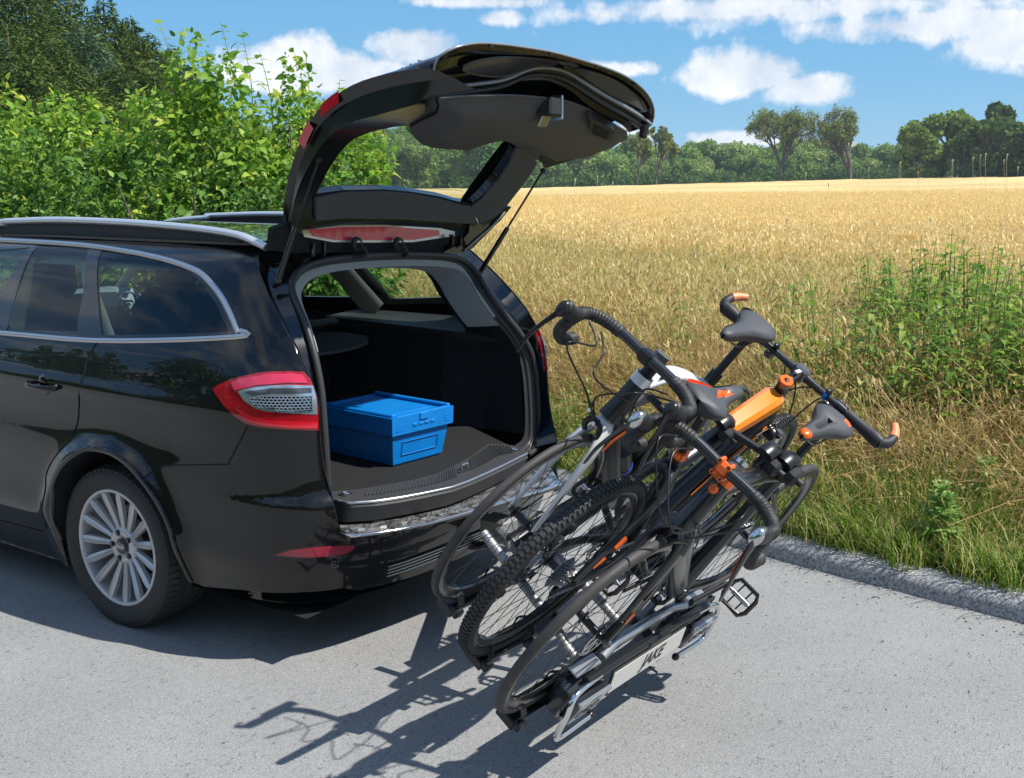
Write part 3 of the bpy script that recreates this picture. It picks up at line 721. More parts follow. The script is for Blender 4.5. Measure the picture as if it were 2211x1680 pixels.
# bumper centre insert: lower grille bars, sensor, tow bar mounting
for k in range(4):
    L = [S(s, .292 + .014 * k) for s in np.linspace(.52, -.62, 30)]
    b = MB(); b.tube([p + V((0, -.006, 0)) for p in L], .0042, n=8, flat=(1, .8)); b.build('lower_grille_bar', M_satin, car, smooth=60)
b = MB(); b.strip([S(s, .283) + V((0, -.002, 0)) for s in np.linspace(.54, -.64, 30)], [S(s, .345) + V((0, -.002, 0)) for s in np.linspace(.54, -.64, 30)]); b.build('lower_grille_recess', M_dark, car)
ps = hit(S, 951, 1198, (.2, .34)); N = -snorm(S, *ps); b = MB(); b.lathe([(0, .022), (.012, .02), (.014, .013), (.009, .011), (.011, 0)], c=S(*ps), axis=N, n=20); b.build('parking_sensor', M_plast, car)
b = MB(); b.strip([S(s, .24) for s in np.linspace(1.2, -1.2, 30)], [S(s, .24) * .9 + V((0, .12, -.02)) for s in np.linspace(1.2, -1.2, 30)])
b.add([(-.8, .1, .2), (.8, .1, .2), (.8, 3.6, .19), (-.8, 3.6, .19)], [(0, 1, 2, 3)]); b.build('underbody', M_dark, car)
# ================================================================ BOOT INTERIOR
b = MB(); FL = [(p.x, p.y) for p in UPL]
vs = [V((x, y, .612)) for x, y in FL] + [V((.62 + 0, .42, .612)), V((.56, 1.25, .612)), V((-.60, 1.25, .612)), V((-.64, .42, .612))]
b.add(vs, [tuple(range(len(vs)))]); b.build('boot_floor', M_carpet, car, smooth=0)
for sx, x0 in ((-1, -.655), (1, .66)):
    b = MB(); b.add([(x0, .13, .60), (x0, .35, .60), (x0 * .86, .55, .60), (x0 * .86, 1.3, .60), (x0, .16, 1.04), (x0, .35, 1.04), (x0 * .93, .55, 1.04), (x0 * .93, 1.3, 1.05)], [(0, 1, 5, 4), (1, 2, 6, 5), (2, 3, 7, 6)])
    b.build('boot_side_trim', M_carpet, car, smooth=0)
b = MB(); b.add([(-.6, 1.24, .6), (.6, 1.24, .6), (.6, 1.30, 1.06), (-.6, 1.30, 1.06)], [(0, 1, 2, 3)]); b.build('seat_back_carpet', M_carpet, car)
for sx in (-1, 1):   # hard plastic shelf beneath the side windows
    b = MB(); b.add([(sx * .655, .17, 1.02), (sx * .60, .4, 1.055), (sx * .60, 1.3, 1.075), (sx * .86, 1.3, 1.09), (sx * .84, .66, 1.10), (sx * .76, .38, 1.10), (sx * .63, .5, 1.01), (sx * .61, 1.3, 1.03)], [(0, 1, 2, 3, 4, 5), (0, 6, 7, 2, 1)])
    b.build('side_shelf', M_shelf, car, smooth=0)
b = MB(); pr = [(-.60, 1.22), (.52, 1.22), (.55, 1.12), (.5, .93), (.36, .80), (.2, .74), (.05, .72), (-.12, .76), (-.25, .8), (-.6, .8)]
b.prism(pr, .012, o=(0, 0, 1.0)); lc = b.build('load_cover', mat('cover_fabric', (.035, .035, .036), .9, bump=(500, .5, .001)), car)
b = MB(); b.tube([(-.62, 1.20, 1.055), (.56, 1.20, 1.055)], .03, n=14, flat=(1, .8)); b.build('cover_cassette', M_plast, car)
for x in (-.36, .0, .36):
    b = MB(); b.box((x, 1.36, 1.17), (.29, .11, .17), bev=.045); b.build('headrest', M_seatf, car)
b = MB(); b.box((0, 1.38, .93), (1.22, .13, .30), bev=.04); b.build('rear_seat_back', M_seatf, car)
b = MB()
for x in (-.37, .37):
    b.box((x, 2.15, .93), (.48, .14, .55), bev=.06); b.box((x, 2.13, 1.29), (.26, .1, .2), bev=.04)
b.build('front_seats', M_seatf, car)
for x in (-.44, -.30): 
    for dy in (0,):
        b = MB(); b.cyl((x, 2.13, 1.1), (x, 2.13, 1.28), .007); b.build('headrest_post', M_chrome, car)
b = MB(); b.box((0, 3.0, 1.02), (1.5, .4, .22), bev=.08); b.build('dashboard', M_teal, car)
for x in (-.62, -.40, -.1, .1, .55):
    b = MB(); b.tube([(x + .052 * math.cos(q), 2.79, 1.07 + .052 * math.sin(q)) for q in np.linspace(0, 6.283, 24, endpoint=False)], .006, n=6, closed=True); b.box((x, 2.79, 1.07), (.06, .01, .012)); b.build('air_vent', M_chrome, car)
b = MB(); st = [V((-.38 + .18 * math.cos(q), 2.62 + .05 * math.sin(q), 1.04 + .17 * math.sin(q))) for q in np.linspace(0, 6.283, 32, endpoint=False)]; b.tube(st, .014, n=8, closed=True); b.box((-.38, 2.63, 1.04), (.3, .03, .05)); b.build('steering_wheel', M_plast, car)
# headliner ring inside the opening, roof lining and pillars
ins = [(a * .92, (z - 1.0) * .895 + 1.0) for a, z in SLc]
A = [O(*p) + V((0, .03, 0)) for p in ins if p[1] > 1.10]; Bc = [V((p.x * .93, p.y + .22, min(p.z, 1.40) + .0)) for p in A]
Bc = [V((a.x * .96, a.y + .16, a.z - .015)) for a in A]
I2 = [O(*p) + V((0, .03, 0)) for p in ins]
b = MB(); b.strip(P2, I2); b.build('seal_backing', M_plast, car)
b = MB(); b.strip([p for p in I2 if p.z > .98], [p + V((math.copysign(.07, p.x), .28, 0)) for p in I2 if p.z > .98]); b.build('seal_return', M_plast, car)
up_i = [i for i in range(len(P2)) if P2[i].z > 1.14]
b = MB(); b.strip([P2[i] + V((0, -.004, 0)) for i in up_i], [I2[i] + V((0, -.004, 0)) for i in up_i]); b.strip(A, Bc); b.build('headliner_rear', M_beige, car, smooth=60)
b = MB(); b.add([(-.56, .42, 1.44), (.56, .42, 1.44), (.58, 2.6, 1.45), (-.58, 2.6, 1.45), (-.69, .9, 1.40), (.69, .9, 1.40), (-.69, 2.4, 1.40), (.69, 2.4, 1.40)], [(0, 3, 2, 1), (0, 4, 6, 3), (1, 2, 7, 5)]); b.build('headliner', M_beige, car, smooth=0)
for sx in (-1, 1):
    b = MB()
    b.tube([(sx * .67, 1.40, 1.42), (sx * .75, 1.29, 1.27), (sx * .80, 1.13, 1.09)], [.05, .042, .045], n=8, flat=(1.5, .3), up=(1, 0, 0)); b.build('c_pillar_trim', M_beige, car)
    b = MB(); b.tube([(sx * .66, 1.76, 1.42), (sx * .77, 1.80, 1.2), (sx * .80, 1.82, 1.05)], .04, n=8, flat=(.35, 1.3)); b.build('b_pillar_trim', M_shelf, car)
    b = MB(); b.tube([(sx * .57, .42, 1.37), (sx * .64, .38, 1.24), (sx * .66, .32, 1.08)], [.05, .045, .04], n=8, flat=(.5, 1.0)); b.build('d_pillar_trim', M_beige, car)
    b = MB(); b.tube([(sx * .62, 2.6, 1.44), (sx * .80, 3.2, 1.1)], .03, n=8); b.build('windscreen_pillar', M_beige, car)
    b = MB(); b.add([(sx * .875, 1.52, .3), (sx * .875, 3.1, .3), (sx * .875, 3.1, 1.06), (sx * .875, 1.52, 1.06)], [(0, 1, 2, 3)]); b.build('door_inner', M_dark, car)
# ================================================================ TAILGATE (raised)
TP = [0, .08, .18, .30, .42, .50, .60, .72, .84, .93, 1.0]
TY = [.43, .405, .355, .28, .19, .125, .02, -.135, -.29, -.40, -.475]
TZo = [1.505, 1.57, 1.67, 1.79, 1.90, 1.965, 2.03, 2.082, 2.105, 2.095, 2.065]
TZi = [1.44, 1.50, 1.60, 1.71, 1.82, 1.885, 1.93, 1.955, 1.978, 2.005, 2.02]
TYi = [.40, .38, .335, .26, .15, .07, -.04, -.18, -.30, -.375, -.515]
TW = [.50, .545, .585, .622, .650, .664, .668, .668, .66, .645, .615]
tt = np.linspace(0, 1, 201)
def tb(A): return np.array([interp(t, TP, A) for t in tt])
tY, tZo, tZi, tYi, tW = map(tb, (TY, TZo, TZi, TYi, TW))
def lk(A, t): return float(np.interp(t, tt, A))
def TO(u, t):   # outer skin, u in -1..1
    w = lk(tW, t); q = 1 - u * u; e = .012
    ny, nz = (.2, .98) if t > .55 else (.85, .5)
    k = max(0, (t - .5) * 2)
    return V((u * w, lk(tY, t) + .035 * q * (.6 - t) - .022 * k * q, lk(tZo, t) + .045 * q * (.35 + .65 * k) + .085 * q * max(0, (t - .7) / .3) - .012 * abs(u) ** 6))
_eA = D2((968, 250), (976, 215), (988, 188), (1012, 166), (1058, 144), (1110, 126), (1200, 113), (1300, 118), (1400, 130), (1600, 165), (1850, 240), (1980, 300), (2060, 370), (2096, 440), (2097, 495), (2088, 530))
_eY = [-.40, -.42, -.44, -.455, -.47, -.485, -.495, -.50, -.50, -.505, -.505, -.50, -.495, -.485, -.475, -.465]
_eP = [at(px, py, 1, y_) for (px, py), y_ in zip(_eA, _eY)]; _eC = cat(_eP, 6); _eD = [0.]
for i in range(1, len(_eC)): _eD.append(_eD[-1] + (_eC[i] - _eC[i - 1]).length)
def EA(u):
    t = (u + 1) / 2 * _eD[-1]; i = min(len(_eC) - 2, max(0, int(np.searchsorted(_eD, t)) - 1)); q = (t - _eD[i]) / max(1e-9, _eD[i + 1] - _eD[i]); return _eC[i].lerp(_eC[i + 1], min(1, max(0, q)))
_TO0 = TO
def TO(u, t):
    p = _TO0(u, t)
    if t > .66:
        k = (t - .66) / .34; k = k * k * (3 - 2 * k); p = p.lerp(EA(max(-1, min(1, u))), k)
    return p
def TI(u, t):
    w = lk(tW, t) - .012; q = 1 - u * u; k = max(0, (t - .5) * 2)
    return V((u * w, lk(tYi, t) - .03 * q * k + .03 * q * (1 - k), lk(tZi, t) + .045 * q * k))
tg = empty('tailgate'); tg.parent = car
def sheet(b, F, u0, u1, nu, t0, t1, nt, flip=False):
    vs = [F(u0 + (u1 - u0) * i / nu, t0 + (t1 - t0) * j / nt) for j in range(nt + 1) for i in range(nu + 1)]
    fs = [(j * (nu + 1) + i, j * (nu + 1) + i + 1, (j + 1) * (nu + 1) + i + 1, (j + 1) * (nu + 1) + i) for j in range(nt) for i in range(nu)]
    b.add(vs, [f[::-1] for f in fs] if flip else fs)
gw_px = D2((365, 890), (400, 815), (440, 745), (480, 685), (520, 640), (565, 605), (640, 575), (700, 560), (760, 548), (832, 540), (848, 565), (862, 595), (900, 628), (950, 645), (1010, 652), (1100, 658), (1150, 658), (1190, 642), (1215, 615), (1240, 597), (1300, 597), (1350, 612), (1390, 636), (1380, 670), (1350, 720), (1290, 810), (1240, 870), (1200, 912), (1160, 940), (1100, 933), (1000, 905), (850, 880), (700, 868), (500, 872))
gw = trace(TI, gw_px, (0, .3))
gpo = [(-.84, .10), (.84, .10), (.87, .3), (.86, .45), (.8, .50), (-.8, .50), (-.86, .45), (-.87, .3)]
class SP: pass
# outer skin with the rear screen opening
b = MB(); panel(b, lambda u, v: TO(u / .6, v / 1.0), [(-.6, 0), (.6, 0), (.6, .5), (.6, .93), (.55, 1.0), (-.55, 1.0), (-.6, .93), (-.6, .5)], holes=[[(a * .6, c_) for a, c_ in gpo]], d=.04, flip=True)
b.build('outer_skin', M_paint, tg, smooth=60)
b = MB(); panel(b, lambda u, v: TO(u / .6, v) + V((0, .002, .004)), [(a * .6 * 1.02, c_) for a, c_ in gpo], d=.05); b.build('rear_screen', G_rear, tg, smooth=180)
b = MB()
for k in range(9):
    t = .14 + .036 * k; b.tube([TO(u, t) + V((0, -.003, -.004)) for u in np.linspace(-.82, .82, 14)], .0009, n=4, caps=False)
b.build('heating_wires', mat('wire_brown', (.12, .09, .07), .5), tg)
# rim between outer and inner (painted, glossy)
b = MB(); n = 40
for sg in (-1, 1):
    A = [TO(sg, t) for t in np.linspace(0, 1, n)]; m1 = [TO(sg, t).lerp(TI(sg, t), .35) + V((-sg * .012, 0, 0)) for t in np.linspace(0, 1, n)]; m2 = [TO(sg, t).lerp(TI(sg, t), .8) + V((-sg * .004, 0, 0)) for t in np.linspace(0, 1, n)]; B_ = [TI(sg, t) for t in np.linspace(0, 1, n)]
    b.strip(A, m1); b.strip(m1, m2); b.strip(m2, B_)
for t in (0,):
    A = [TO(u, t) for u in np.linspace(-1, 1, 24)]; B_ = [TI(u, t) for u in np.linspace(-1, 1, 24)]; mm = [a.lerp(c_, .5) + V((0, .03 if t else 0, .0)) for a, c_ in zip(A, B_)]
    b.strip(A, mm); b.strip(mm, B_)
b.build('tailgate_rim', M_gls2, tg, smooth=60)
b = MB(); panel(b, lambda u, v: TI(u / .6, v), [(-.6, 0), (.6, 0), (.6, .5), (.6, .86), (.4, .84), (-.4, .84), (-.6, .86), (-.6, .5)], holes=[[(a * .6, c_) for a, c_ in gw]], d=.035); b.build('inner_frame', M_gls2, tg, smooth=60)
# walls of the screen opening
b = MB(); g2 = dens(gw, .03) + [gw[0]]; A = [TI(*p) for p in g2]
def outm(p):
    q = TI(*p); return q + V((0, .028, .018))
b.strip(A, [outm(p) for p in g2]); b.build('screen_surround', M_gloss, tg, smooth=60)
# inner trims
def trim(nm, px, off, m, g=(0, .6), thick=.012, d=.03):
    P_ = trace(TI, px, g); b = MB(); panel(b, lambda u, v: TI(u / .6, v), [(a * .6, c_) for a, c_ in P_], d=d, off=off, thick=thick); return b.build(nm, m, tg, smooth=50)
trim('header_trim', D2((352, 905), (500, 879), (700, 874), (850, 886), (1000, 914), (1100, 944), (1150, 950), (1170, 1000), (1190, 1044), (1000, 1030), (800, 1016), (500, 1010), (352, 1022)), .012, M_trim, (0, .1))
trim('pillar_trim', D2((1392, 640), (1440, 660), (1478, 690), (1490, 730), (1450, 790), (1400, 860), (1330, 950), (1270, 1005), (1200, 1042), (1175, 1000), (1150, 955), (1165, 944), (1205, 915), (1292, 812), (1352, 722)), .013, M_trim, (.8, .3))
lt_px = D2((845, 545), (980, 470), (1010, 380), (1150, 362), (1300, 350), (1500, 320), (1610, 340), (1700, 390), (1760, 445), (1850, 500), (1960, 560), (1960, 600), (1850, 640), (1750, 680), (1640, 712), (1540, 740), (1480, 700), (1440, 665), (1390, 634), (1300, 595), (1240, 595), (1212, 612), (1188, 640), (1150, 657), (1010, 650), (950, 643), (900, 625), (862, 590))
P_ = [(a, min(c_, .93)) for a, c_ in trace(TI, lt_px, (-.4, .7))]; PL = [V((a * .6, c_)) for a, c_ in dens(P_, .03)]
hcen = [V((p[0] * .6, p[1])) for p in trace(TI, D2((1180, 520), (1000, 560), (1350, 520), (1500, 560), (1640, 600)), (0, .6))]
def TB(u, v):
    p = V((u, v)); d_ = min((p - q).length for q in PL); k_ = min(1, d_ / .09); k_ = k_ * k_ * (3 - 2 * k_)
    return TI(u / .6, v) + V((0, 0, -.045 * k_))
b = MB(); panel(b, TB, [(a * .6, c_) for a, c_ in P_], d=.028, off=.010, thick=.006); b.build('lower_trim', M_trim, tg, smooth=80)
def px_ti(px, off):
    p = hit(TI, px[0], px[1], (0, .7)); return TI(max(-.99, min(.985, p[0])), max(0, min(.985, p[1]))) + V((0, 0, -off))
# stepped lower lip: bright edged line from side to side with a painted face down to the trim
def lipx(pts, x0, x1):
    q = D2(*pts); n_ = len(q); return [at(px, py, 0, x0 + (x1 - x0) * (px - q[0][0]) / (q[-1][0] - q[0][0])) for px, py in q]
LP = lipx(((945, 350), (1010, 346), (1100, 338), (1200, 326), (1300, 312), (1370, 290), (1430, 262), (1490, 246), (1560, 245), (1640, 262), (1720, 305), (1790, 350), (1870, 400), (1960, 450), (2040, 500), (2084, 536)), -.63, .655)
LT = lipx(((985, 392), (1060, 380), (1150, 366), (1230, 360), (1300, 352), (1400, 336), (1500, 322), (1560, 322), (1610, 338), (1660, 362), (1700, 388), (1760, 440), (1850, 498), (1920, 532), (1960, 556), (1985, 590)), -.60, .60)
LPc = samp(cat(LP, 4), 50); LTc = samp(cat(LT, 4), 50)
b = MB(); b.tube(LPc, .0075, n=10); b.build('lip_edge', mat('edge_grey', (.25, .26, .28), .22, metal=.3, coat=.6), tg, smooth=60)
b = MB(); L2 = [p + V((0, .012, -.016)) for p in LPc]; b.tube([p + V((0, .004, -.008)) for p in L2], .009, n=8); b.build('rubber_strip', M_seal, tg, smooth=60)
b = MB(); m1 = [p.lerp(q, .25) + V((0, .03, .004)) for p, q in zip(L2, LTc)]; m2 = [p.lerp(q, .8) + V((0, .03, .006)) for p, q in zip(L2, LTc)]; b.strip(LPc, L2); b.strip(L2, m1); b.strip(m1, m2); b.strip(m2, [q + V((0, .01, .01)) for q in LTc]); b.build('lip_face', M_gls2, tg, smooth=60)
# underside of the lip between the outer rim and the stepped line, with two speckled recesses
RA = samp(_eC, 50)
b = MB(); m1 = [p.lerp(q, .10) + V((0, .004, -.010)) for p, q in zip(RA, LPc)]; m2 = [p.lerp(q, .30) + V((0, .012, .006)) for p, q in zip(RA, LPc)]; m3 = [p.lerp(q, .75) + V((0, .010, .008)) for p, q in zip(RA, LPc)]
b.strip(RA, m1); b.strip(m1, m2); b.strip(m2, m3); b.strip(m3, LPc); b.build('lip_underside', M_gloss, tg, smooth=80)
b = MB(); b.tube([p + V((0, 0, -.002)) for p in RA], .0042, n=8); b.build('rim_edge', MATS['edge_grey'], tg, smooth=60)
for i in (9, 20, 30, 40):
    b = MB(); b.box(RA[i] + V((0, -.002, -.010)), (.016, .008, .008)); b.build('rim_stop', M_dark, tg)
M_rec = mat('recess_speckle', (.03, .032, .035), .3, noise=(220, .1, (.09, .09, .095)), coat=.5)
for i0, i1 in ((6, 25), (29, 46)):
    A = []; B_ = []
    for i in range(i0, i1 + 1):
        k = math.sin(math.pi * (i - i0 + .4) / (i1 - i0 + .8)) ** .6; p, q = RA[i], LPc[i]; A.append(p.lerp(q, .52 - .26 * k) + V((0, .004, -.004))); B_.append(p.lerp(q, .52 + .30 * k) + V((0, .004, -.004)))
    b = MB(); b.strip(A, B_); b.build('lip_recess', M_rec, tg)
    b = MB(); b.tube(A + B_[::-1], .0024, n=6, closed=True); b.build('recess_edge', M_gls2, tg)
for (px, py, o_) in ((960, 415, .03), (2042, 575, .02)):
    c_ = (LPc[1] if px < 1500 else LPc[-2]) + V((0, .01, -.01)); b = MB(); b.lathe([(0, .02), (.03, .017), (.05, .017), (.058, .01), (.058, 0)], c=c_, axis=(0, .15, -1), n=16); b.build('rubber_stop', M_rub, tg)
# latch
p = hit(TI, *D2((1560, 400))[0], (.2, .8)); c_ = TI(*p); b = MB(); b.box(c_ + V((0, .0, -.03)), (.085, .07, .07), bev=.008); b.build('latch_cover', M_plast, tg)
b = MB(); b.box(c_ + V((-.0, .015, -.07)), (.06, .008, .07), rot=Matrix.Rotation(.5, 3, 'X'), bev=.003); b.box(c_ + V((.055, .0, -.03)), (.012, .05, .09), bev=.003); b.build('latch_plate', M_satin, tg)
# pull handle pocket
hp = trace(TI, D2((1745, 440), (1880, 515), (1875, 560), (1850, 580), (1760, 540)), (.5, .8)); b = MB(); panel(b, lambda u, v: TI(u / .6, v), [(a * .6, c2) for a, c2 in hp], d=.03, off=.045, thick=.03); b.build('pull_handle', M_plast, tg)
hp = trace(TI, D2((1768, 478), (1856, 520), (1852, 560), (1772, 535)), (.5, .8)); b = MB(); panel(b, lambda u, v: TI(u / .6, v), [(a * .6, c2) for a, c2 in hp], d=.03, off=.047, thick=.004); b.build('handle_pocket', M_dark, tg)
# lamp access flap and orange courtesy lamp
hp = trace(TI, D2((1505, 640), (1540, 617), (1600, 615), (1650, 650), (1675, 690), (1520, 735), (1505, 700)), (.5, .5)); b = MB(); panel(b, lambda u, v: TI(u / .6, v), [(a * .6, c2) for a, c2 in hp], d=.03, off=.03, thick=.02); b.build('access_flap', M_plast, tg)
hp = trace(TI, D2((1545, 652), (1582, 648), (1615, 688), (1575, 694)), (.5, .5)); b = MB(); panel(b, lambda u, v: TI(u / .6, v), [(a * .6, c2) for a, c2 in hp], d=.03, off=.034, thick=.006); b.build('courtesy_lamp', mat('amber_lens', (.75, .38, .2), .2, coat=1), tg)
# high level brake light seen at the hinge end, with its chrome edge
def HB(u, v): return V((u, .355 + .015 * (1 - (u / .5) ** 2) - .30 * max(0, v - 1.56), v))
bl = trace(HB, D2((322, 1072), (500, 1060), (700, 1058), (990, 1078), (994, 1105), (860, 1128), (640, 1130), (450, 1128), (345, 1108)), (0, 1.55))
b = MB(); panel(b, HB, bl, d=.03, off=.004, thick=.006); b.build('high_brake_light', M_redl, tg)
bl2 = trace(HB, D2((290, 1078), (500, 1052), (700, 1050), (1000, 1068), (1075, 1085), (1075, 1108), (860, 1140), (640, 1142), (450, 1140), (300, 1112)), (0, 1.55))
b = MB(); panel(b, HB, bl2, d=.04, off=.0, thick=.01); b.build('spoiler_end', M_satin, tg)
b = MB(); bl3 = trace(HB, D2((200, 1060), (350, 1022), (800, 1018), (1190, 1044), (1160, 1160), (1080, 1195), (250, 1195), (140, 1180), (150, 1080)), (0, 1.55)); panel(b, HB, bl3, d=.05, off=-.012, thick=.02); b.build('hinge_panel', M_dark, tg)
fc = trace(HB, D2((1150, 1030), (1195, 1046), (1262, 1012), (1335, 952), (1360, 955), (1300, 1030), (1232, 1098), (1160, 1172), (1085, 1200), (1000, 1197), (1090, 1150), (1140, 1090)), (.45, 1.5))
b = MB(); panel(b, HB, fc, d=.03, off=.008, thick=.03); b.build('frame_corner', M_gloss, tg, smooth=60)
b = MB(); b.tube(cat([HB(*p) + V((0, -.014, 0)) for p in trace(HB, D2((1110, 1185), (1180, 1120), (1250, 1060), (1320, 985)), (.5, 1.5))], 5), .005, n=8); b.build('corner_edge', MATS['edge_grey'], tg, smooth=60)
# lamp sections on the outer edge
b = MB(); panel(b, lambda u, v: TO(-1 + u * .0 - (.0) + u, v), [(.0, .52), (.34, .50), (.34, .57), (.0, .60)], d=.04, off=.003, thick=.004, flip=True); b.build('tailgate_lamp', M_red, tg)
b = MB(); panel(b, lambda u, v: TO(-1 + u, v), [(.0, .42), (.10, .41), (.12, .47), (.0, .48)], d=.04, off=.003, thick=.004, flip=True); b.build('tailgate_lamp', M_red, tg)
b = MB(); panel(b, lambda u, v: TO(1 - u, v), [(.0, .52), (.34, .50), (.34, .57), (.0, .60)], d=.04, off=.003, thick=.004); b.build('tailgate_lamp', M_red, tg)
# red lamp edge seen on the left rim
e1 = [TO(-1, t) for t in (.545, .56, .58, .6, .62)]
b = MB(); b.strip([p + V((-.004, 0, .006)) for p in e1], [p + V((-.004, 0, -.035)) for p in e1]); b.build('lamp_edge', M_red, tg)
e1 = [TO(-1, t) for t in (.40, .42, .45, .48)]
b = MB(); b.strip([p + V((-.004, .004, .004)) for p in e1], [p + V((-.004, -.022, -.022)) for p in e1]); b.build('lamp_edge', M_red, tg)
for k in range(7):
    c_ = TO(-.80 + .0 * k, .655 + .018 * k); b = MB(); b.box(c_ + V((0, 0, .006)), (.028, .004, .006)); b.box(c_ + V((.008, .004, .006)), (.006, .009, .006)); b.build('badge_letter', M_chrome, tg)
# gas struts
def strut(lo, mid_, hi):
    b = MB(); b.cyl(lo, mid_, .011, n=14); b.ball(lo, .014); o = b.build('gas_strut', M_gloss, tg, smooth=60)
    b = MB(); b.cyl(mid_, hi, .0045, n=10); b.ball(hi, .012); b.build('strut_rod', M_rub, o)
lo = at(1034, 592, 0, .60); hi = at(1172, 369, 0, .62); k = .41; strut(lo, lo.lerp(hi, .46), hi)
lo = at(600, 607, 0, -.665); hi = at(688, 345, 0, -.615); strut(lo, lo.lerp(hi, .46), hi)
for x in (-.44, .42):
    b = MB()
    for d in (-.03, .03): b.tube([(x + d, .44, 1.45), (x + d, .37, 1.45), (x + d, .335, 1.475), (x + d, .335, 1.515)], .009, n=6, flat=(.6, 1.4))
    b.build('hinge', M_gloss, tg)
for px0, px1 in (((565, 1150), (540, 1190)), ((780, 1150), (800, 1185))):
    a = at(*D2(px0)[0], 1, .345); b = MB(); b.lathe([(0, .03), (.012, .028), (.016, .014)], c=a, axis=(0, -1, 0), n=18); b.build('grommet', M_rub, tg)
    b = MB(); pts = cat([a + V((0, -.02, 0)), a + V((.02, -.035, -.035)), a + V((-.01 if px0[0] < 600 else .03, -.0, -.05)), a + V((-.07 if px0[0] < 600 else .045, .03, -.052))], 10)
    b.tube(pts, [.0095 if i % 2 else .0075 for i in range(len(pts))], n=8); b.build('cable_loom', M_rub, tg)
# ================================================================ CRATE IN THE BOOT
def crate():
    M_blue = mat('blue_plastic', (.0, .15, .47), .38, noise=(14, .25, (.0, .19, .55)), bump=(400, .12, .0005))
    z0 = .616
    A = at(897 * 1, 1003, 2, z0)                                   # nearest bottom corner
    A = at(*D3((895, 1285))[0], 2, z0); Bp = at(*D3((1120, 1225))[0], 2, z0); Cp = at(*D3((550, 1195))[0], 2, z0)
    ex_ = (Bp - A); ey_ = (Cp - A); Lx = ex_.length; Ly = ey_.length; ex_.normalize(); ey_ = (ey_ - ex_ * ey_.dot(ex_)).normalized()
    rt = empty('crate', 'blue plastic crate with a hinged lid standing on the boot floor', 'crate', loc=tuple(A + ex_ * Lx / 2 + ey_ * Ly / 2))
    rt.rotation_euler = (0, 0, math.atan2(ex_.y, ex_.x))
    Lx, Ly = .285, .385; H = .15
    b = MB(); t = .022; x, y = Lx / 2, Ly / 2
    lv = [(0, 0, 0), (.03, .004, 0)]
    def rect(dx, z): return [(-x - dx, -y - dx, z), (x + dx, -y - dx, z), (x + dx, y + dx, z), (-x - dx, y + dx, z)]
    L = [rect(-.004, 0), rect(0, .006), rect(t * .85, H * .86), rect(t * .9, H * .9)]
    vs = [p for r_ in L for p in r_]; b.add(vs, [(0, 3, 2, 1)] + [(j * 4 + i, j * 4 + (i + 1) % 4, (j + 1) * 4 + (i + 1) % 4, (j + 1) * 4 + i) for j in range(3) for i in range(4)])
    b.build('crate_body', M_blue, rt, smooth=0)
    b = MB(); w = .026; d = t + .006
    for (z0_, z1_, e) in ((H * .88, H * .88 + .072, d + .006),):
        o1 = rect(e, z0_); o2 = rect(e + .002, z1_); i1 = rect(e - .018, z0_ + .004); i2 = rect(e - .018, z1_)
        vs = o1 + o2 + i2 + i1; b.add(vs, [(i, (i + 1) % 4, 4 + (i + 1) % 4, 4 + i) for i in range(4)] + [(4 + i, 4 + (i + 1) % 4, 8 + (i + 1) % 4, 8 + i) for i in range(4)] + [(8 + i, 8 + (i + 1) % 4, 12 + (i + 1) % 4, 12 + i) for i in range(4)] + [(i, 12 + i, 12 + (i + 1) % 4, (i + 1) % 4) for i in range(4)])
    b.build('crate_rim', M_blue, rt, smooth=0)
    zt = H * .88 + .064
    X, Y = x + d, y + d
    b = MB(); b.box((0, 0, zt), (2 * X - .01, 2 * Y - .01, .006)); b.build('crate_lid', M_blue, rt, smooth=0)
    b = MB(); b.box((0, 0, zt + .004), (2 * X - .11, 2 * Y - .13, .004), bev=.001)
    b.build('lid_panel', M_blue, rt)
    for sx in (-1, 1):
        b = MB(); b.box((sx * (X - .012), 0, zt + .012), (.022, 2 * Y, .016), bev=.004); b.build('lid_rail', M_blue, rt)
    b = MB(); b.box((0, -Y + .004, zt + .008), (2 * X - .04, .02, .008), bev=.002); b.build('lid_front', M_blue, rt)
    b = MB(); b.box((0, -Y - .008, zt - .004), (.05, .012, .03), bev=.003); b.build('lid_catch', M_blue, rt)
    for k in range(4):
        b = MB(); b.box((-.05 + .034 * k, -Y - .005, zt - .034), (.024, .012, .012), bev=.002); b.build('rim_rib', M_blue, rt)
    for sx in (-1, 1):
        for k in range(3):
            b = MB(); b.box((sx * (X - .03), -Y - .0065, zt - .024 - .011 * k), (.03, .004, .005)); b.build('grip_rib', M_blue, rt)
    b = MB()
    for (p0, p1) in (((-x + .04, .04), (x - .04, .04)), ((-x + .04, .04), (-x + .04, .095)), ((x - .04, .04), (x - .04, .095)), ((-x + .04, .095), (x - .04, .095))):
        f = lambda q: V((q[0], -y - .003 - t * .85 * q[1] / (H * .86), q[1])); b.tube([f(p0), f(p1)], .0016, n=5)
    for (p0, p1) in (((-y + .05, .03), (y - .05, .03)), ((-y + .05, .03), (-y + .05, .085)), ((y - .05, .03), (y - .05, .085)), ((-y + .05, .085), (y - .05, .085))):
        f = lambda q: V((-x - .001 - t * .85 * q[1] / (H * .86), q[0], q[1])); b.tube([f(p0), f(p1)], .0016, n=5)
    b.build('embossed_frame', M_blue, rt)
crate()
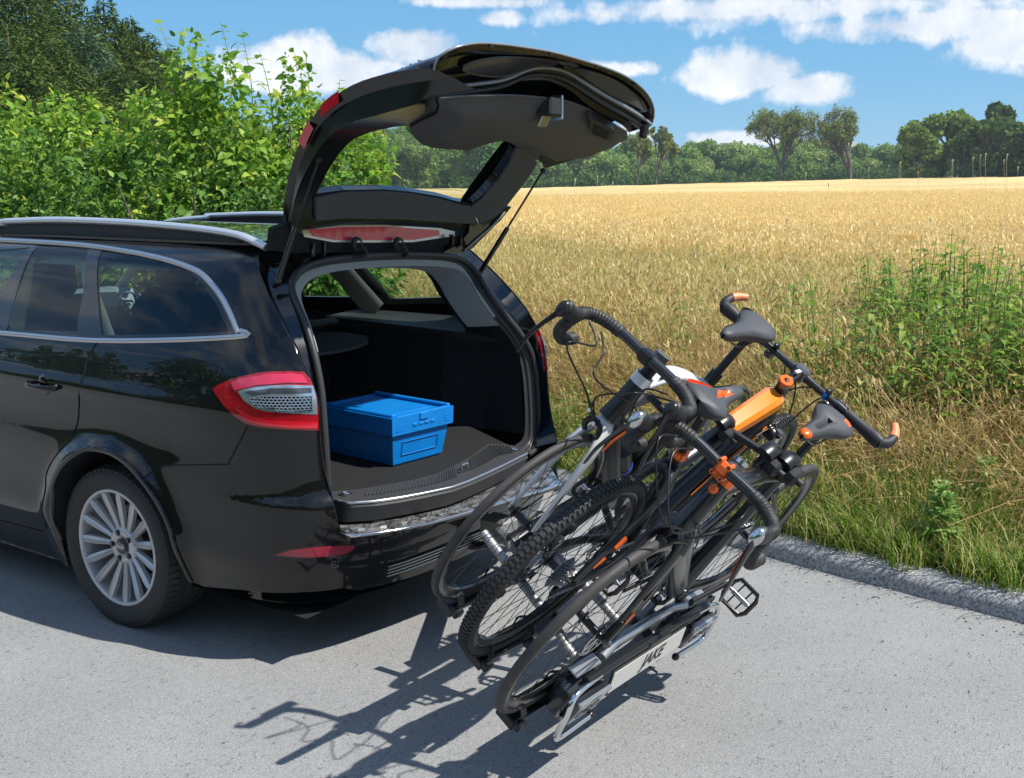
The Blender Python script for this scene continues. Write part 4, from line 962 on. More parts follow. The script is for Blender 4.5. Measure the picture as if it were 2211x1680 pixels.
# ================================================================ BICYCLES ON THE CARRIER
TH = .6202; PS = .0544
EX = V((math.cos(PS), -math.sin(PS), 0)); OUTW = V((-math.sin(PS), -math.cos(PS), 0))
UPB = OUTW * math.sin(TH) + V((0, 0, 1)) * math.cos(TH); NB = -OUTW * math.cos(TH) + V((0, 0, 1)) * math.sin(TH)
HUBS = {'C': V((-.9757, -1.1675, .5257)), 'B': V((-.9175, -1.0165, .6478)), 'A': V((-.8634, -.8638, .7529))}
def frame_m(o): return Matrix(((EX.x, NB.x, UPB.x, o.x), (EX.y, NB.y, UPB.y, o.y), (EX.z, NB.z, UPB.z, o.z), (0, 0, 0, 1)))
M_fb = mat('frame_satin_black', (.006, .006, .0065), .38, coat=.35, coatr=.25)
M_fbg = mat('carbon_black', (.009, .009, .0095), .28, coat=.5, coatr=.15)
M_fw = mat('frame_white', (.72, .73, .72), .3, coat=.6)
M_or = mat('frame_orange', (.86, .22, .012), .35, coat=.5)
M_or2 = mat('anodised_orange', (.85, .14, .01), .22, metal=.35, coat=.4)
M_dk = mat('component_black', (.009, .009, .0095), .32)
M_gr = mat('component_grey', (.16, .16, .165), .3, metal=.8)
M_sil = mat('component_silver', (.6, .6, .6), .2, metal=1)
M_bt = mat('slick_tyre', (.028, .026, .025), .62, noise=(14, .25, (.055, .051, .048)))
M_bk = mat('knobby_tyre', (.02, .0195, .019), .65, noise=(30, .2, (.04, .039, .037)))
M_tape = mat('bar_tape', (.012, .0115, .011), .55, noise=(45, .08, (.035, .034, .032)))
M_sad = mat('saddle_grey', (.05, .052, .056), .55, bump=(500, .15, .0004))
M_spoke = mat('spoke_steel', (.1, .1, .105), .3, metal=.9)
M_cas = mat('cassette_steel', (.42, .42, .42), .28, metal=1)
M_grn = mat('decal_green', (.12, .5, .03), .4)
M_hood = mat('hood_rubber', (.018, .018, .019), .55)

def circ(c, r, n=72, y=0, a0=0, a1=2 * math.pi):
    return [V((c[0] + r * math.cos(a0 + (a1 - a0) * k / n), c[1] + y, c[2] + r * math.sin(a0 + (a1 - a0) * k / n))) for k in range(n)]
def bike_wheel(root, cx, R_, w, knobby=False, rim_d=.03, rotor=None, cassette=None, white_stripe=True, spokes=28, cz=0, rimm=None):
    """wheel in the x-z plane of the bicycle, axle along y"""
    c = (cx, 0, cz); b = MB()
    prof = [(w * math.sin(t) * .5, R_ - w * .5 + w * .5 * math.cos(t)) for t in np.linspace(-2.3, 2.3, 15)]
    b.lathe(prof, c=c, axis=(0, 1, 0), n=96)
    wh = b.build('wheel', M_bk if knobby else M_bt, root, smooth=60)
    if knobby:
        b = MB(); nk = 120
        for k in range(nk):
            a = 2 * math.pi * k / nk
            M_ = Matrix.Rotation(-a, 3, 'Y')
            for (y0, yw, rr, lw, da, tilt) in ((0, w * .42, R_ - .0005, .0034, 0, 0), (w * .33, .010, R_ - w * .075, .0042, .5, .7), (-w * .33, .010, R_ - w * .075, .0042, .5, -.7)):
                MM = Matrix.Rotation(-(a + da * 2 * math.pi / nk), 3, 'Y')
                rot = MM @ Matrix.Rotation(-tilt, 3, 'X')
                b.box(V(c) + MM @ V((0, y0, rr)), (lw * 2, yw, .006), rot=rot)
        b.build('tread_knobs', M_bk, wh, smooth=0)['kind'] = 'stuff'
    ri = R_ - w * .82
    b = MB(); b.lathe([(-.011, ri + .004), (-.012, ri - .004), (-.0115, ri - rim_d * .55), (-.004, ri - rim_d), (.004, ri - rim_d), (.0115, ri - rim_d * .55), (.012, ri - .004), (.011, ri + .004)], c=c, axis=(0, 1, 0), n=96)
    b.build('rim', rimm or M_fbg, wh, smooth=50)
    if white_stripe:
        for sg in (-1, 1):
            b = MB(); b.lathe([(sg * .0124, ri + .0035), (sg * .0134, ri + .000), (sg * .0128, ri - .0065)], c=c, axis=(0, 1, 0), n=96); b.build('brake_track', mat('brake_track', (.5, .5, .5), .25, metal=.9), wh)
    b = MB(); b.lathe([(-.05, .006), (-.05, .010), (-.034, .012), (-.032, .021), (-.027, .021), (-.024, .012), (.024, .012), (.027, .021), (.032, .021), (.034, .012), (.05, .010), (.05, .006)], c=c, axis=(0, 1, 0), n=20); b.cyl(V(c) + V((0, -.062, 0)), V(c) + V((0, .062, 0)), .005); b.build('hub', M_dk, wh)
    sp = None
    for k in range(spokes):
        sg = 1 if k % 2 else -1; a = 2 * math.pi * k / spokes; off = (.9 if (k // 2) % 2 else -.9)
        p0 = V((.02 * math.cos(a + off * 1.2), sg * .029, .02 * math.sin(a + off * 1.2))); p1 = V(((ri - rim_d + .003) * math.cos(a), 0, (ri - rim_d + .003) * math.sin(a)))
        key = (sg, off)
        b = MB(); b.tube([V(c) + p0, V(c) + p1], .00115, n=4, caps=False); b.build('spoke', M_spoke, wh, smooth=0)
    if rotor:
        y, r = rotor; b = MB()
        b.add(circ(c, r, 48, y) + circ(c, r - .013, 48, y), [(k, (k + 1) % 48, 48 + (k + 1) % 48, 48 + k) for k in range(48)])
        b.add(circ(c, r, 48, y + .0018) + circ(c, r - .013, 48, y + .0018), [(k, (k + 1) % 48, 48 + (k + 1) % 48, 48 + k) for k in range(48)])
        for k in range(8):
            a = 2 * math.pi * k / 8; b.tube([V(c) + V((.02 * math.cos(a), y, .02 * math.sin(a))), V(c) + V(((r - .008) * math.cos(a + .45), y, (r - .008) * math.sin(a + .45)))], .0022, n=4)
        b.build('brake_disc', M_sil, wh, smooth=0)
    if cassette:
        s_ = cassette
        for i, (rr, yy) in enumerate(zip((.056, .050, .045, .0405, .037, .0335, .030, .0275, .025, .0225), (.018, .0218, .0256, .0294, .0332, .037, .0408, .0446, .0484, .052))):
            b = MB(); nt = int(rr * 2 * math.pi / .0127); pr = []
            for k in range(nt):
                for (da, dr) in ((0, -.0025), (.25, .003), (.5, .003), (.75, -.0025)):
                    a = 2 * math.pi * (k + da) / nt; pr.append((cx + (rr + dr) * math.cos(a), cz + (rr + dr) * math.sin(a)))
            b.prism(pr, .0018, o=(0, s_ * yy, 0), X=(1, 0, 0), Y=(0, 0, 1), Z=(0, s_, 0)); b.build('sprocket', M_cas, wh, smooth=0)
    return wh
def tubeP(root, nm, pts, r, m, flat=None, n=12, k=5, up=None):
    b = MB(); P = cat(pts, k) if len(pts) > 2 else [V(pts[0]).lerp(V(pts[1]), q / 4) for q in range(5)]
    if isinstance(r, (list, tuple)):
        xs = np.linspace(0, 1, len(r)); r = [float(np.interp(q, xs, r)) for q in np.linspace(0, 1, len(P))]
    b.tube(P, r, n=n, flat=flat, up=up); return b.build(nm, m, root, smooth=60)
def saddle(root, x, z, d, pitch=0, accent=True, rear_accent=False, slot=True, rails=True):
    """closed padded shell; d = +1 when the nose points to +x"""
    L = .275; NT = 27; NR = 28; vs = []; rt = Matrix.Rotation(pitch, 3, 'Y'); ts = [0, .015] + list(np.linspace(.05, .95, NT - 4)) + [.985, 1.0]
    for t in ts:
        hw = interp(t, [0, .015, .06, .17, .3, .42, .52, .7, .9, .985, 1.0], [.004, .030, .058, .073, .062, .042, .033, .026, .021, .014, .003])
        top = interp(t, [0, .1, .3, .6, .85, .97, 1.0], [.004, .014, .008, .001, .000, -.006, -.014]); dep = interp(t, [0, .08, .3, .6, .9, 1.0], [.018, .05, .052, .046, .034, .012])
        for k in range(NR):
            a = 2 * math.pi * k / NR; c, s_ = math.cos(a), math.sin(a)
            yy = hw * math.copysign(abs(c) ** .75, c); zz = top + (abs(s_) ** .8 * .006 if s_ > 0 else -dep * abs(s_) ** .7)
            if s_ > 0: zz -= .014 * (abs(yy) / max(hw, .01)) ** 4 * min(1, hw / .04)
            if slot and s_ > 0 and .26 < t < .74 and abs(yy) < .011: zz -= .020 * (1 - (abs(yy) / .011) ** 2) * min(1, (t - .26) * 12, (.74 - t) * 12)
            vs.append(V((d * (t * L - L * .42), yy, zz)))
    NT = len(ts); fs = []; col = []
    for j in range(NT - 1):
        for k in range(NR):
            fs.append((j * NR + k, j * NR + (k + 1) % NR, (j + 1) * NR + (k + 1) % NR, (j + 1) * NR + k)); t = ts[j]; a = (k + .5) / NR; q = 0
            y_ = abs(vs[j * NR + k].y); top_ = a < .5
            if accent and top_ and .32 < t < .68 and y_ < .0125: q = 1
            if accent and .14 < t < .48 and (a < .16 or a > .90): q = 1
            if rear_accent and t > .90 and top_: q = 1
            if rear_accent and .02 < t < .16 and top_ and .28 < a < .36: q = 1
            col.append(q)
    b = MB(); b.add([V((x, 0, z)) + rt @ p for p in vs], fs); b.m = col
    so = b.build('saddle', [M_sad, M_or2], root, smooth=80)
    for sy in (-1, 1):
        b = MB(); b.tube([V((x, 0, z)) + rt @ V(p) for p in cat([(d * -.09, sy * .024, -.03), (d * -.05, sy * .022, -.058), (d * .04, sy * .022, -.058), (d * .12, sy * .010, -.03)], 4)], .0035, n=6); b.build('saddle_rail', M_gr, so)
    return so
def crank(root, x, z, side, ang, L=.172, pedal='flat', ring=.09, ringside=-1, m=None, pm=None):
    """side: y sign of this crank arm"""
    m = m or M_dk
    y = side * .075; e = V((x + L * math.cos(ang), side * .088, z + L * math.sin(ang)))
    o = tubeP(root, 'crank_arm', [(x, y * .9, z), tuple(e)], [.016, .013, .012], m, flat=(1.1, .6), up=(0, 1, 0))
    if pedal:
        pc = e + V((0, side * .06, 0))
        b = MB(); b.cyl(e, e + V((0, side * .10, 0)), .006); b.cyl(e + V((0, side * .03, 0)), e + V((0, side * .095, 0)), .0095, n=12); pd = b.build('pedal', M_sil, root)
        pw, pl = .048, .046
        ca, sa = math.cos(pedal), math.sin(pedal)
        F = [V((pl * ca * a_ , side * .012 + side * (.048) + pw * b_, pl * sa * a_)) for a_, b_ in ((-1, -.75), (-.55, -1), (.55, -1), (1, -.75), (1, .75), (.55, 1), (-.55, 1), (-1, .75))]
        b = MB(); b.tube([e + q for q in F], .0075, n=6, closed=True, flat=(1, 1.3)); 
        for b_ in (-.35, .35): b.tube([e + V((-pl * ca, side * .06 + pw * b_, -pl * sa)), e + V((pl * ca, side * .06 + pw * b_, pl * sa))], .003, n=5)
        b.build('pedal_cage', pm or M_dk, pd)
    if ring:
        for rr, yy in ((ring, .045), (ring * .72, .038)) if ring > .07 else ((ring, .045),):
            yy *= ringside; b = MB(); nt = int(rr * 2 * math.pi / .0127); pr = []
            for k in range(nt):
                for (da, dr) in ((0, -.003), (.25, .002), (.5, .002), (.75, -.003)):
                    a = 2 * math.pi * (k + da) / nt; pr.append(V((x + (rr + dr) * math.cos(a), yy, z + (rr + dr) * math.sin(a))))
            n_ = len(pr); inn = [V((x + rr * .8 * math.cos(2 * math.pi * k / n_), yy, z + rr * .8 * math.sin(2 * math.pi * k / n_))) for k in range(n_)]
            for dy in (0, .003): b.add([p + V((0, dy, 0)) for p in pr + inn], [(k, (k + 1) % n_, n_ + (k + 1) % n_, n_ + k) for k in range(n_)])
            for k in range(5):
                a = 2 * math.pi * k / 5; b.tube([V((x, yy, z)), V((x + rr * .85 * math.cos(a), yy, z + rr * .85 * math.sin(a)))], .007, n=6, flat=(1, .4), up=(0, 1, 0))
            b.build('chainring', M_gr, root, smooth=0)
def chain(root, xr, zr, rr, xc, zc, rc, y):
    """links of the drive chain, top run and lower run via a derailleur"""
    b = MB()
    def run(p0, p1):
        d = p1 - p0; n = int(d.length / .0127); t = d.normalized()
        for k in range(n):
            c = p0 + d * ((k + .5) / n); w = .0065 if k % 2 else .0042
            M_ = Matrix.Rotation(-math.atan2(t.z, t.x), 3, 'Y'); b.box(c, (.0118, w, .0072), rot=M_)
    run(V((xr, y, zr + rr)), V((xc, y, zc + rc)))
    run(V((xr + .0, y, zr - rr - .05)), V((xc, y, zc - rc)))
    o = b.build('chain', M_cas, root, smooth=0); o['kind'] = 'stuff'
    b = MB(); sx = 1 if xr > xc else -1
    for (dx, dz, r) in ((0.0, -rr - .02, .017), (-.02 * sx, -rr - .065, .017)):
        b.lathe([(-.004, r * .3), (-.004, r), (.004, r), (.004, r * .3)], c=(xr + dx, y, zr + dz), axis=(0, 1, 0), n=14)
    b.tube([(xr, y + .008, zr - .012), (xr, y + .008, zr - rr - .02), (xr - .02 * sx, y + .008, zr - rr - .065)], .008, n=6, flat=(.5, 1)); b.build('derailleur', M_dk, root)
def cable(root, pts, r=.0028): return tubeP(root, 'cable', pts, r, M_dk, n=7, k=8)
def drop_bar(root, x, z, d, w=.20, hood_m=None, lever_m=None, tape_from=.055, chrome=True, accent=None):
    """d: direction the bar reaches forward"""
    M_bar = M_fbg
    for sy in (-1, 1):
        pts = [(x, 0, z), (x, sy * .09, z + .002), (x + d * .01, sy * (w - .05), z + .0), (x + d * .045, sy * (w - .004), z - .004), (x + d * .085, sy * w, z - .012), (x + d * .115, sy * (w + .004), z - .045), (x + d * .102, sy * (w + .010), z - .08), (x + d * .06, sy * (w + .010), z - .108), (x + d * .0, sy * (w + .010), z - .115)]
        P = cat(pts, 6); b = MB(); b.tube(P[:9], .0155, n=14); b.build('handlebar', M_bar, root, smooth=60)
        b = MB(); Q = P[7:]; Q2 = []
        for i in range(len(Q) - 1):
            for q in range(3): Q2.append(Q[i].lerp(Q[i + 1], q / 3))
        Q2.append(Q[-1]); b.tube(Q2, [(.0188 if i % 3 else .0172) for i in range(len(Q2))], n=14); b.build('bar_tape', M_tape, root, smooth=25)
        hp = V((x + d * .10, sy * w, z - .006))
        b = MB(); b.tube(cat([hp + V((-d * .02, 0, -.004)), hp + V((d * .02, 0, .006)), hp + V((d * .055, 0, .022)), hp + V((d * .078, 0, .042))], 4), [.019, .019, .02, .021, .021, .021, .021, .0215, .022, .0225, .022, .019, .014], n=12, flat=(.85, 1.1), up=(0, 0, 1)); hd = b.build('brake_hood', hood_m or M_hood, root, smooth=70)
        b = MB(); b.ball(hp + V((d * .086, 0, .030)), .021, sc=(.7, .85, 1.25), rot=Matrix.Rotation(-d * .3, 3, 'Y')); b.build('hood_cap', M_sil if chrome else M_dk, hd, smooth=80)
        b = MB(); b.tube(cat([hp + V((d * .085, sy * .004, .016)), hp + V((d * .110, sy * .016, -.03)), hp + V((d * .122, sy * .028, -.085)), hp + V((d * .110, sy * .036, -.150))], 4), [.017, .016, .014, .013, .012, .0115, .011, .0105, .010, .009, .008, .0075, .006], n=8, flat=(.45, 1.2), up=(d, 0, 0)); b.build('brake_lever', lever_m or M_dk, root, smooth=60)
        if accent:
            b = MB(); b.tube(cat([hp + V((d * .090, sy * .002, -.01)), hp + V((d * .100, sy * .012, -.05)), hp + V((d * .100, sy * .018, -.095))], 4), [.010, .011, .012, .012, .011, .010, .009, .007, .004], n=8, flat=(.4, 1), up=(d, 0, 0)); b.build('shift_paddle', accent, root, smooth=60)

# ---- white road bicycle nearest the car (front wheel to the left)
def bike_white():
    rt = empty('road_bicycle', 'white and black road bicycle with drop handlebar, on the rail nearest the car', 'bicycle', group='bicycles on the carrier')
    rt.matrix_world = frame_m(HUBS['A'])
    bike_wheel(rt, 0, .338, .024, rim_d=.026, spokes=20); bike_wheel(rt, .99, .338, .024, rim_d=.028, spokes=24, cassette=1)
    H1 = V((.115, 0, .375)); H2 = V((.165, 0, .545)); BB = V((.57, 0, -.068)); ST = V((.70, 0, .40)); DR = V((.99, 0, 0))
    # fork: white crown widening into blades
    for sy in (-1, 1):
        tubeP(rt, 'fork_blade', [(H1.x - .004, sy * .014, H1.z - .01), (.075, sy * .036, .29), (.04, sy * .046, .16), (0, sy * .052, 0)], [.026, .022, .019, .013, .010], M_fw, flat=(.62, 1.25), up=(1, 0, 0), n=14)
        b = MB(); b.tube(cat([(.062, sy * .045, .245), (.03, sy * .052, .13), (.004, sy * .055, .02)], 4), [.015, .014, .012, .012, .010, .009, .008, .007, .006], n=8, flat=(.4, .9), up=(1, 0, 0)); b.build('fork_decal', M_fb, rt)
    b = MB(); b.ball((H1.x - .004, 0, H1.z - .012), .036, sc=(.95, .85, .8)); b.build('fork_crown', M_fw, rt, smooth=80)
    tubeP(rt, 'head_tube', [tuple(H1 + V((0, 0, .012))), tuple(H1.lerp(H2, .5)), tuple(H2)], [.034, .029, .028], M_fb, n=18)
    b = MB(); b.tube([H1.lerp(H2, .80), H1.lerp(H2, .97)], [.0295, .0293], n=20); b.build('head_ring', M_fw, rt)
    tubeP(rt, 'down_tube', [tuple(H1 + V((.014, 0, .03))), tuple(H1.lerp(BB, .3) + V((.01, 0, .01))), tuple(BB)], [.030, .034, .034, .036], M_fb, flat=(.8, 1.1), up=(1, 0, 1), n=16)
    b = MB(); 
    tubeP(rt, 'top_tube', [tuple(H2 + V((.01, 0, -.03))), tuple(H2.lerp(ST, .35) + V((0, 0, .022))), tuple(H2.lerp(ST, .75) + V((0, 0, .015))), tuple(ST)], [.024, .024, .02, .017], M_fw, flat=(1.25, .75), up=(0, 0, 1), n=16)
    b = MB(); b.tube([H2.lerp(ST, q) + V((0, -.022, .004 + .02 * math.sin(q * 3.1))) for q in np.linspace(.1, .9, 10)], [.004] * 10, n=5, flat=(.5, 1.4)); b.build('top_tube_stripe', M_fb, rt)
    tubeP(rt, 'seat_tube', [tuple(BB), tuple(BB.lerp(ST, .5)), tuple(ST + (ST - BB) * .08)], [.030, .023, .021], M_fb, n=16)
    b = MB(); a = BB.lerp(ST, .56); c = BB.lerp(ST, .72); b.tube([a, c], .0245, n=16); b.build('seat_tube_decal', M_grn, rt)
    for sy in (-1, 1):
        tubeP(rt, 'chainstay', [tuple(BB + V((.03, sy * .02, 0))), (BB.x + .2, sy * .052, BB.z + .04), (DR.x, sy * .066, 0)], [.018, .012, .010], M_fb, flat=(.8, 1.2), up=(0, 0, 1))
        tubeP(rt, 'seatstay', [tuple(ST + V((.01, sy * .012, -.03))), (.80, sy * .045, .27), (DR.x, sy * .064, .01)], [.013, .009, .008], M_fw if sy < 0 else M_fb)
    tubeP(rt, 'seatpost', [tuple(ST), tuple(ST + (ST - BB).normalized() * .22)], .0138, M_dk)
    b = MB(); b.tube([ST + (ST - BB).normalized() * .028, ST + (ST - BB).normalized() * .06], .022, n=16); b.build('seat_clamp', M_dk, rt)
    sp = ST + (ST - BB).normalized() * .245; saddle(rt, sp.x - .075, sp.z + .018, -1, 0, accent=False, slot=False)
    # stem and bar
    tubeP(rt, 'spacers', [tuple(H2), tuple(H2 + (H2 - H1).normalized() * .055)], .020, M_dk, n=16)
    SB = H2 + (H2 - H1).normalized() * .045; BC = V((.085, 0, .625))
    tubeP(rt, 'stem', [tuple(SB), tuple(BC + V((.012, 0, -.004)))], [.020, .018, .018], M_dk, n=14)
    b = MB(); b.box(BC, (.036, .046, .042), bev=.008); b.build('stem_clamp', M_dk, rt)
    b = MB(); b.lathe([(0, .0), (.0, .024), (-.02, .024), (-.022, .018)], c=SB + (H2 - H1).normalized() * .03, axis=(H2 - H1), n=20); b.build('stem_cap', M_gr, rt)
    drop_bar(rt, BC.x, BC.z, -1, .205, chrome=False)
    # brake caliper over the front tyre
    b = MB(); c = V((.066, 0, .375))
    for sy in (-1, 1): b.tube(cat([c + V((-.01, -sy * .008, .012)), c + V((-.014, sy * .02, .004)), c + V((-.014, sy * .026, -.02)), c + V((-.010, sy * .018, -.036))], 4), .0062, n=8, flat=(1, 1.6))
    b.tube([c + V((-.012, .008, .012)), c + V((-.02, .036, .03)), c + V((-.02, .04, .05))], .0055, n=8); cb = b.build('brake_caliper', M_dk, rt)
    for q in ((-.02, 0, .006), (-.02, -.024, -.018), (-.02, .034, .028)):
        b = MB(); b.cyl(c + V(q), c + V(q) + V((-.007, 0, 0)), .0065, n=12); b.build('bolt', M_sil, cb)
    for (p1, p2, p3) in (((-.06, .17, .66), (-.14, .12, .6), (.03, .06, .44)), ((-.05, -.17, .66), (-.12, -.10, .62), (.02, .03, .46)), ((-.03, .12, .62), (-.09, .02, .56), (.17, -.035, .44)), ((-.03, -.14, .60), (-.02, -.10, .50), (.2, -.035, .38))):
        cable(rt, [(BC.x - .08, p1[1], BC.z), (BC.x - .10, p1[1] * .6, BC.z - .03), p2, p3, (p3[0] + .05, p3[1] * .5, p3[2] - .08)])
    crank(rt, BB.x, BB.z, -1, -2.3, ring=0, pedal=.6); crank(rt, BB.x, BB.z, 1, .84, ring=.085, ringside=1, pedal=.6)
    chain(rt, .99, 0, .03, BB.x, BB.z, .085, .045)
    # bottle cage
    a = H1.lerp(BB, .45) + V((.05, 0, .02)); b = MB(); q = (BB - H1).normalized(); b.tube([a, a + q * .16], .034, n=14); b.build('bottle_cage', M_dk, rt)
    b = MB(); b.tube([a + q * .13, a + q * .15], .0355, n=14); b.build('blue_band', mat('blue_band', (.02, .06, .5), .4), rt)
bike_white()
# ---- orange mountain bicycle in the middle (rear wheel to the left)
def bike_orange():
    rt = empty('mountain_bicycle', 'black and orange mountain bicycle with knobbly tyres, flat handlebar, on the middle rail', 'bicycle', group='bicycles on the carrier')
    rt.matrix_world = frame_m(HUBS['B'])
    bike_wheel(rt, 0, .348, .044, knobby=True, rim_d=.022, spokes=32, cassette=-1, rotor=(.05, .08)); bike_wheel(rt, 1.08, .348, .044, knobby=True, rim_d=.022, spokes=32, rotor=(.03, .08))
    BB = V((.44, 0, -.055)); ST = V((.335, 0, .33)); H2 = V((.825, 0, .50)); H1 = V((.872, 0, .385)); DR = V((0, 0, 0)); FH = V((1.08, 0, 0))
    tubeP(rt, 'top_tube', [tuple(ST + V((.005, 0, -.02))), tuple(ST.lerp(H2, .5) + V((0, 0, .0))), tuple(H2 + V((.004, 0, -.03)))], [.021, .025, .032], M_fb, flat=(1.15, .9), up=(0, 0, 1), n=16)
    b = MB(); a, c = ST.lerp(H2, .42), ST.lerp(H2, .97)
    b.tube([a.lerp(c, q) + V((0, 0, .004)) for q in (0, .06, .5, .94, 1)], [.026, .033, .037, .040, .034], prof=[(-.62, -.9), (-1.0, -.2), (-.92, .55), (-.55, .86), (.55, .86), (.92, .55), (1.0, -.2), (.62, -.9)], up=(0, 0, 1)); b.build('top_tube_panel', M_or, rt, smooth=25)
    tubeP(rt, 'head_tube', [tuple(H1), tuple(H2)], [.031, .027], M_fb, n=18)
    tubeP(rt, 'down_tube', [tuple(H1 + V((-.008, 0, .03))), tuple(H1.lerp(BB, .5) + V((0, 0, .0))), tuple(BB)], [.034, .038, .036], M_fb, flat=(1, 1.05), n=16)
    b = MB(); b.tube([H1.lerp(BB, q) + V((-.015, -.034, .022)) for q in (.04, .3, .6)], [.009, .012, .004], n=6, flat=(.4, 1.5), up=(0, 0, 1)); b.build('down_tube_stripe', M_or, rt)
    b = MB(); b.tube([H1.lerp(BB, q) + V((.01, -.038, -.006)) for q in (.5, .75, .96)], [.004, .003, .002], n=6, flat=(.4, 1.5)); b.build('down_tube_line', M_or, rt)
    tubeP(rt, 'seat_tube', [tuple(BB), tuple(ST + (ST - BB).normalized() * .05)], [.026, .021], M_fb, n=16)
    for sy in (-1, 1):
        tubeP(rt, 'chainstay', [tuple(BB + V((-.02, sy * .02, 0))), (.26, sy * .056, -.035), (.02, sy * .066, -.005)], [.020, .014, .012], M_fb, flat=(.75, 1.25), up=(0, 0, 1))
        tubeP(rt, 'seatstay', [tuple(ST + V((-.004, sy * .018, -.01))), (.27, sy * .047, .255), (.16, sy * .056, .14), (.01, sy * .066, .006)], [.017, .017, .014, .013, .012], M_fb, flat=(.8, 1.1))
        b = MB(); b.tube([(.16, sy * .069, .135), (.125, sy * .071, .105)], [.0145, .0135], n=12, flat=(.5, 1.35)); b.tube([(.095, sy * .073, .08), (.06, sy * .074, .05)], [.012, .006], n=10, flat=(.4, .9)); b.build('stay_decal', M_or2, rt)
    b = MB(); b.tube(cat([(.262, -.046, .245), (.295, -.034, .29), (.31, 0, .31), (.295, .034, .29), (.262, .046, .245)], 5), .018, n=12); b.build('stay_bridge', M_fb, rt, smooth=60)
    d = (ST - BB).normalized(); tubeP(rt, 'seatpost', [tuple(ST), tuple(ST + d * .25)], .0145, M_dk)
    b = MB(); b.tube([ST + d * .035, ST + d * .062], .0235, n=16); b.box(ST + d * .048 + V((-.026, 0, 0)), (.018, .022, .018), bev=.003); b.build('seat_clamp', M_or2, rt)
    sp = ST + d * .275; saddle(rt, sp.x + .005, sp.z + .02, 1, 0, accent=True)
    # stem, spacers, orange cap, flat bar with bar ends
    hd = (H2 - H1).normalized()
    tubeP(rt, 'spacers', [tuple(H2), tuple(H2 + hd * .06)], [.023, .021], M_dk, n=16)
    T = H2 + hd * .078; b = MB(); b.tube([T - hd * .03, T], .021, n=18); b.build('stem_clamp', M_gr, rt)
    b = MB(); b.lathe([(0, .0), (.001, .008), (.006, .010), (.006, .022), (.0, .024)], c=T, axis=hd, n=24); b.build('stem_cap', M_or2, rt)
    BC = T + V((.085, 0, .02)); tubeP(rt, 'stem', [tuple(T - hd * .016), tuple(BC)], [.0205, .018, .019], M_fb, n=14)
    b = MB(); b.box(BC, (.042, .055, .046), bev=.008); b.build('bar_clamp', M_gr, rt)
    b = MB(); b.box(BC + V((-.03, -.0, .012)), (.05, .012, .006)); b.build('stem_decal', M_fw, rt)
    for sy in (-1, 1):
        tubeP(rt, 'handlebar', [tuple(BC), tuple(BC + V((-.004, sy * .05, .0))), tuple(BC + V((-.012, sy * .20, .004)))], [.0158, .0155, .0115, .0112], M_fbg)
        tubeP(rt, 'grip', [tuple(BC + V((-.012, sy * .20, .004))), tuple(BC + V((-.014, sy * .24, .004))), tuple(BC + V((-.018, sy * .30, .006))), tuple(BC + V((-.022, sy * .335, .006)))], [.0155, .0165, .0175, .021, .019], M_hood, n=14, flat=(1, 1.15))
        tubeP(rt, 'bar_end', [tuple(BC + V((-.020, sy * .325, .004))), tuple(BC + V((.005, sy * .347, .012))), tuple(BC + V((.04, sy * .346, .03))), tuple(BC + V((.068, sy * .325, .045)))], [.020, .018, .0155, .0135, .012], M_hood, n=12)
        tubeP(rt, 'bar_end_tip', [tuple(BC + V((.034, sy * .348, .028))), tuple(BC + V((.055, sy * .337, .038))), tuple(BC + V((.074, sy * .318, .048)))], [.0155, .0145, .0125], mat('bar_end_orange', (.72, .25, .10), .45), n=12)
        b = MB(); b.tube([BC + V((-.012, sy * .155, .004)), BC + V((-.012, sy * .19, .004))], .0175, n=12); b.box(BC + V((.02, sy * .165, -.006)), (.04, .05, .026), bev=.006); lb = b.build('brake_lever_clamp', M_dk, rt)
        for dy in (.16, .182):
            b = MB(); b.cyl(BC + V((-.014, sy * dy, .02)), BC + V((-.014, sy * dy, .026)), .005, n=10); b.build('clamp_bolt', M_sil, lb)
        tubeP(rt, 'brake_lever', [tuple(BC + V((.035, sy * .165, -.012))), tuple(BC + V((.062, sy * .2, -.018))), tuple(BC + V((.055, sy * .26, -.02))), tuple(BC + V((.050, sy * .31, -.018)))], [.011, .009, .008, .0075], M_dk, flat=(1.2, .6), up=(0, 0, 1))
        b = MB(); b.ball(BC + V((.02, sy * .125, -.028)), .024, sc=(1.1, .8, .7)); b.build('shifter', M_gr, rt, smooth=70)
        b = MB(); b.tube([BC + V((-.008, sy * .105, .004)), BC + V((-.008, sy * .12, .004))], .018, n=12); b.ball(BC + V((-.02, sy * .112, .026)), .013, sc=(1.4, .8, .7)); b.build('remote_lockout', M_dk, rt)
        cable(rt, [tuple(BC + V((.03, sy * .13, -.025))), tuple(BC + V((.08, sy * .03, -.05))), tuple(BC + V((.06, -sy * .04, -.15))), (H1.x - .0, -sy * .045, H1.z + .03), (H1.x - .09, -sy * .036, H1.z - .02)])
        cable(rt, [tuple(BC + V((.03, sy * .17, -.02))), tuple(BC + V((.11, sy * .08, -.06))), tuple(BC + V((.10, sy * .05, -.2))), (H1.x + .03, sy * .05, H1.z - .05)])
    b = MB(); b.tube([BC + V((-.01, -.105, .004)), BC + V((-.01, -.118, .004))], .019, n=12); b.build('blue_ring', mat('blue_anodised', (.02, .2, .6), .3, metal=.5), rt)
    # suspension fork
    fd = (FH - H1); 
    b = MB(); b.tube([(H1.x + .012, -.066, H1.z - .025), (H1.x + .008, 0, H1.z - .012), (H1.x + .012, .066, H1.z - .025)], .02, n=12, flat=(1, 1.2)); b.build('fork_crown', M_fb, rt, smooth=60)
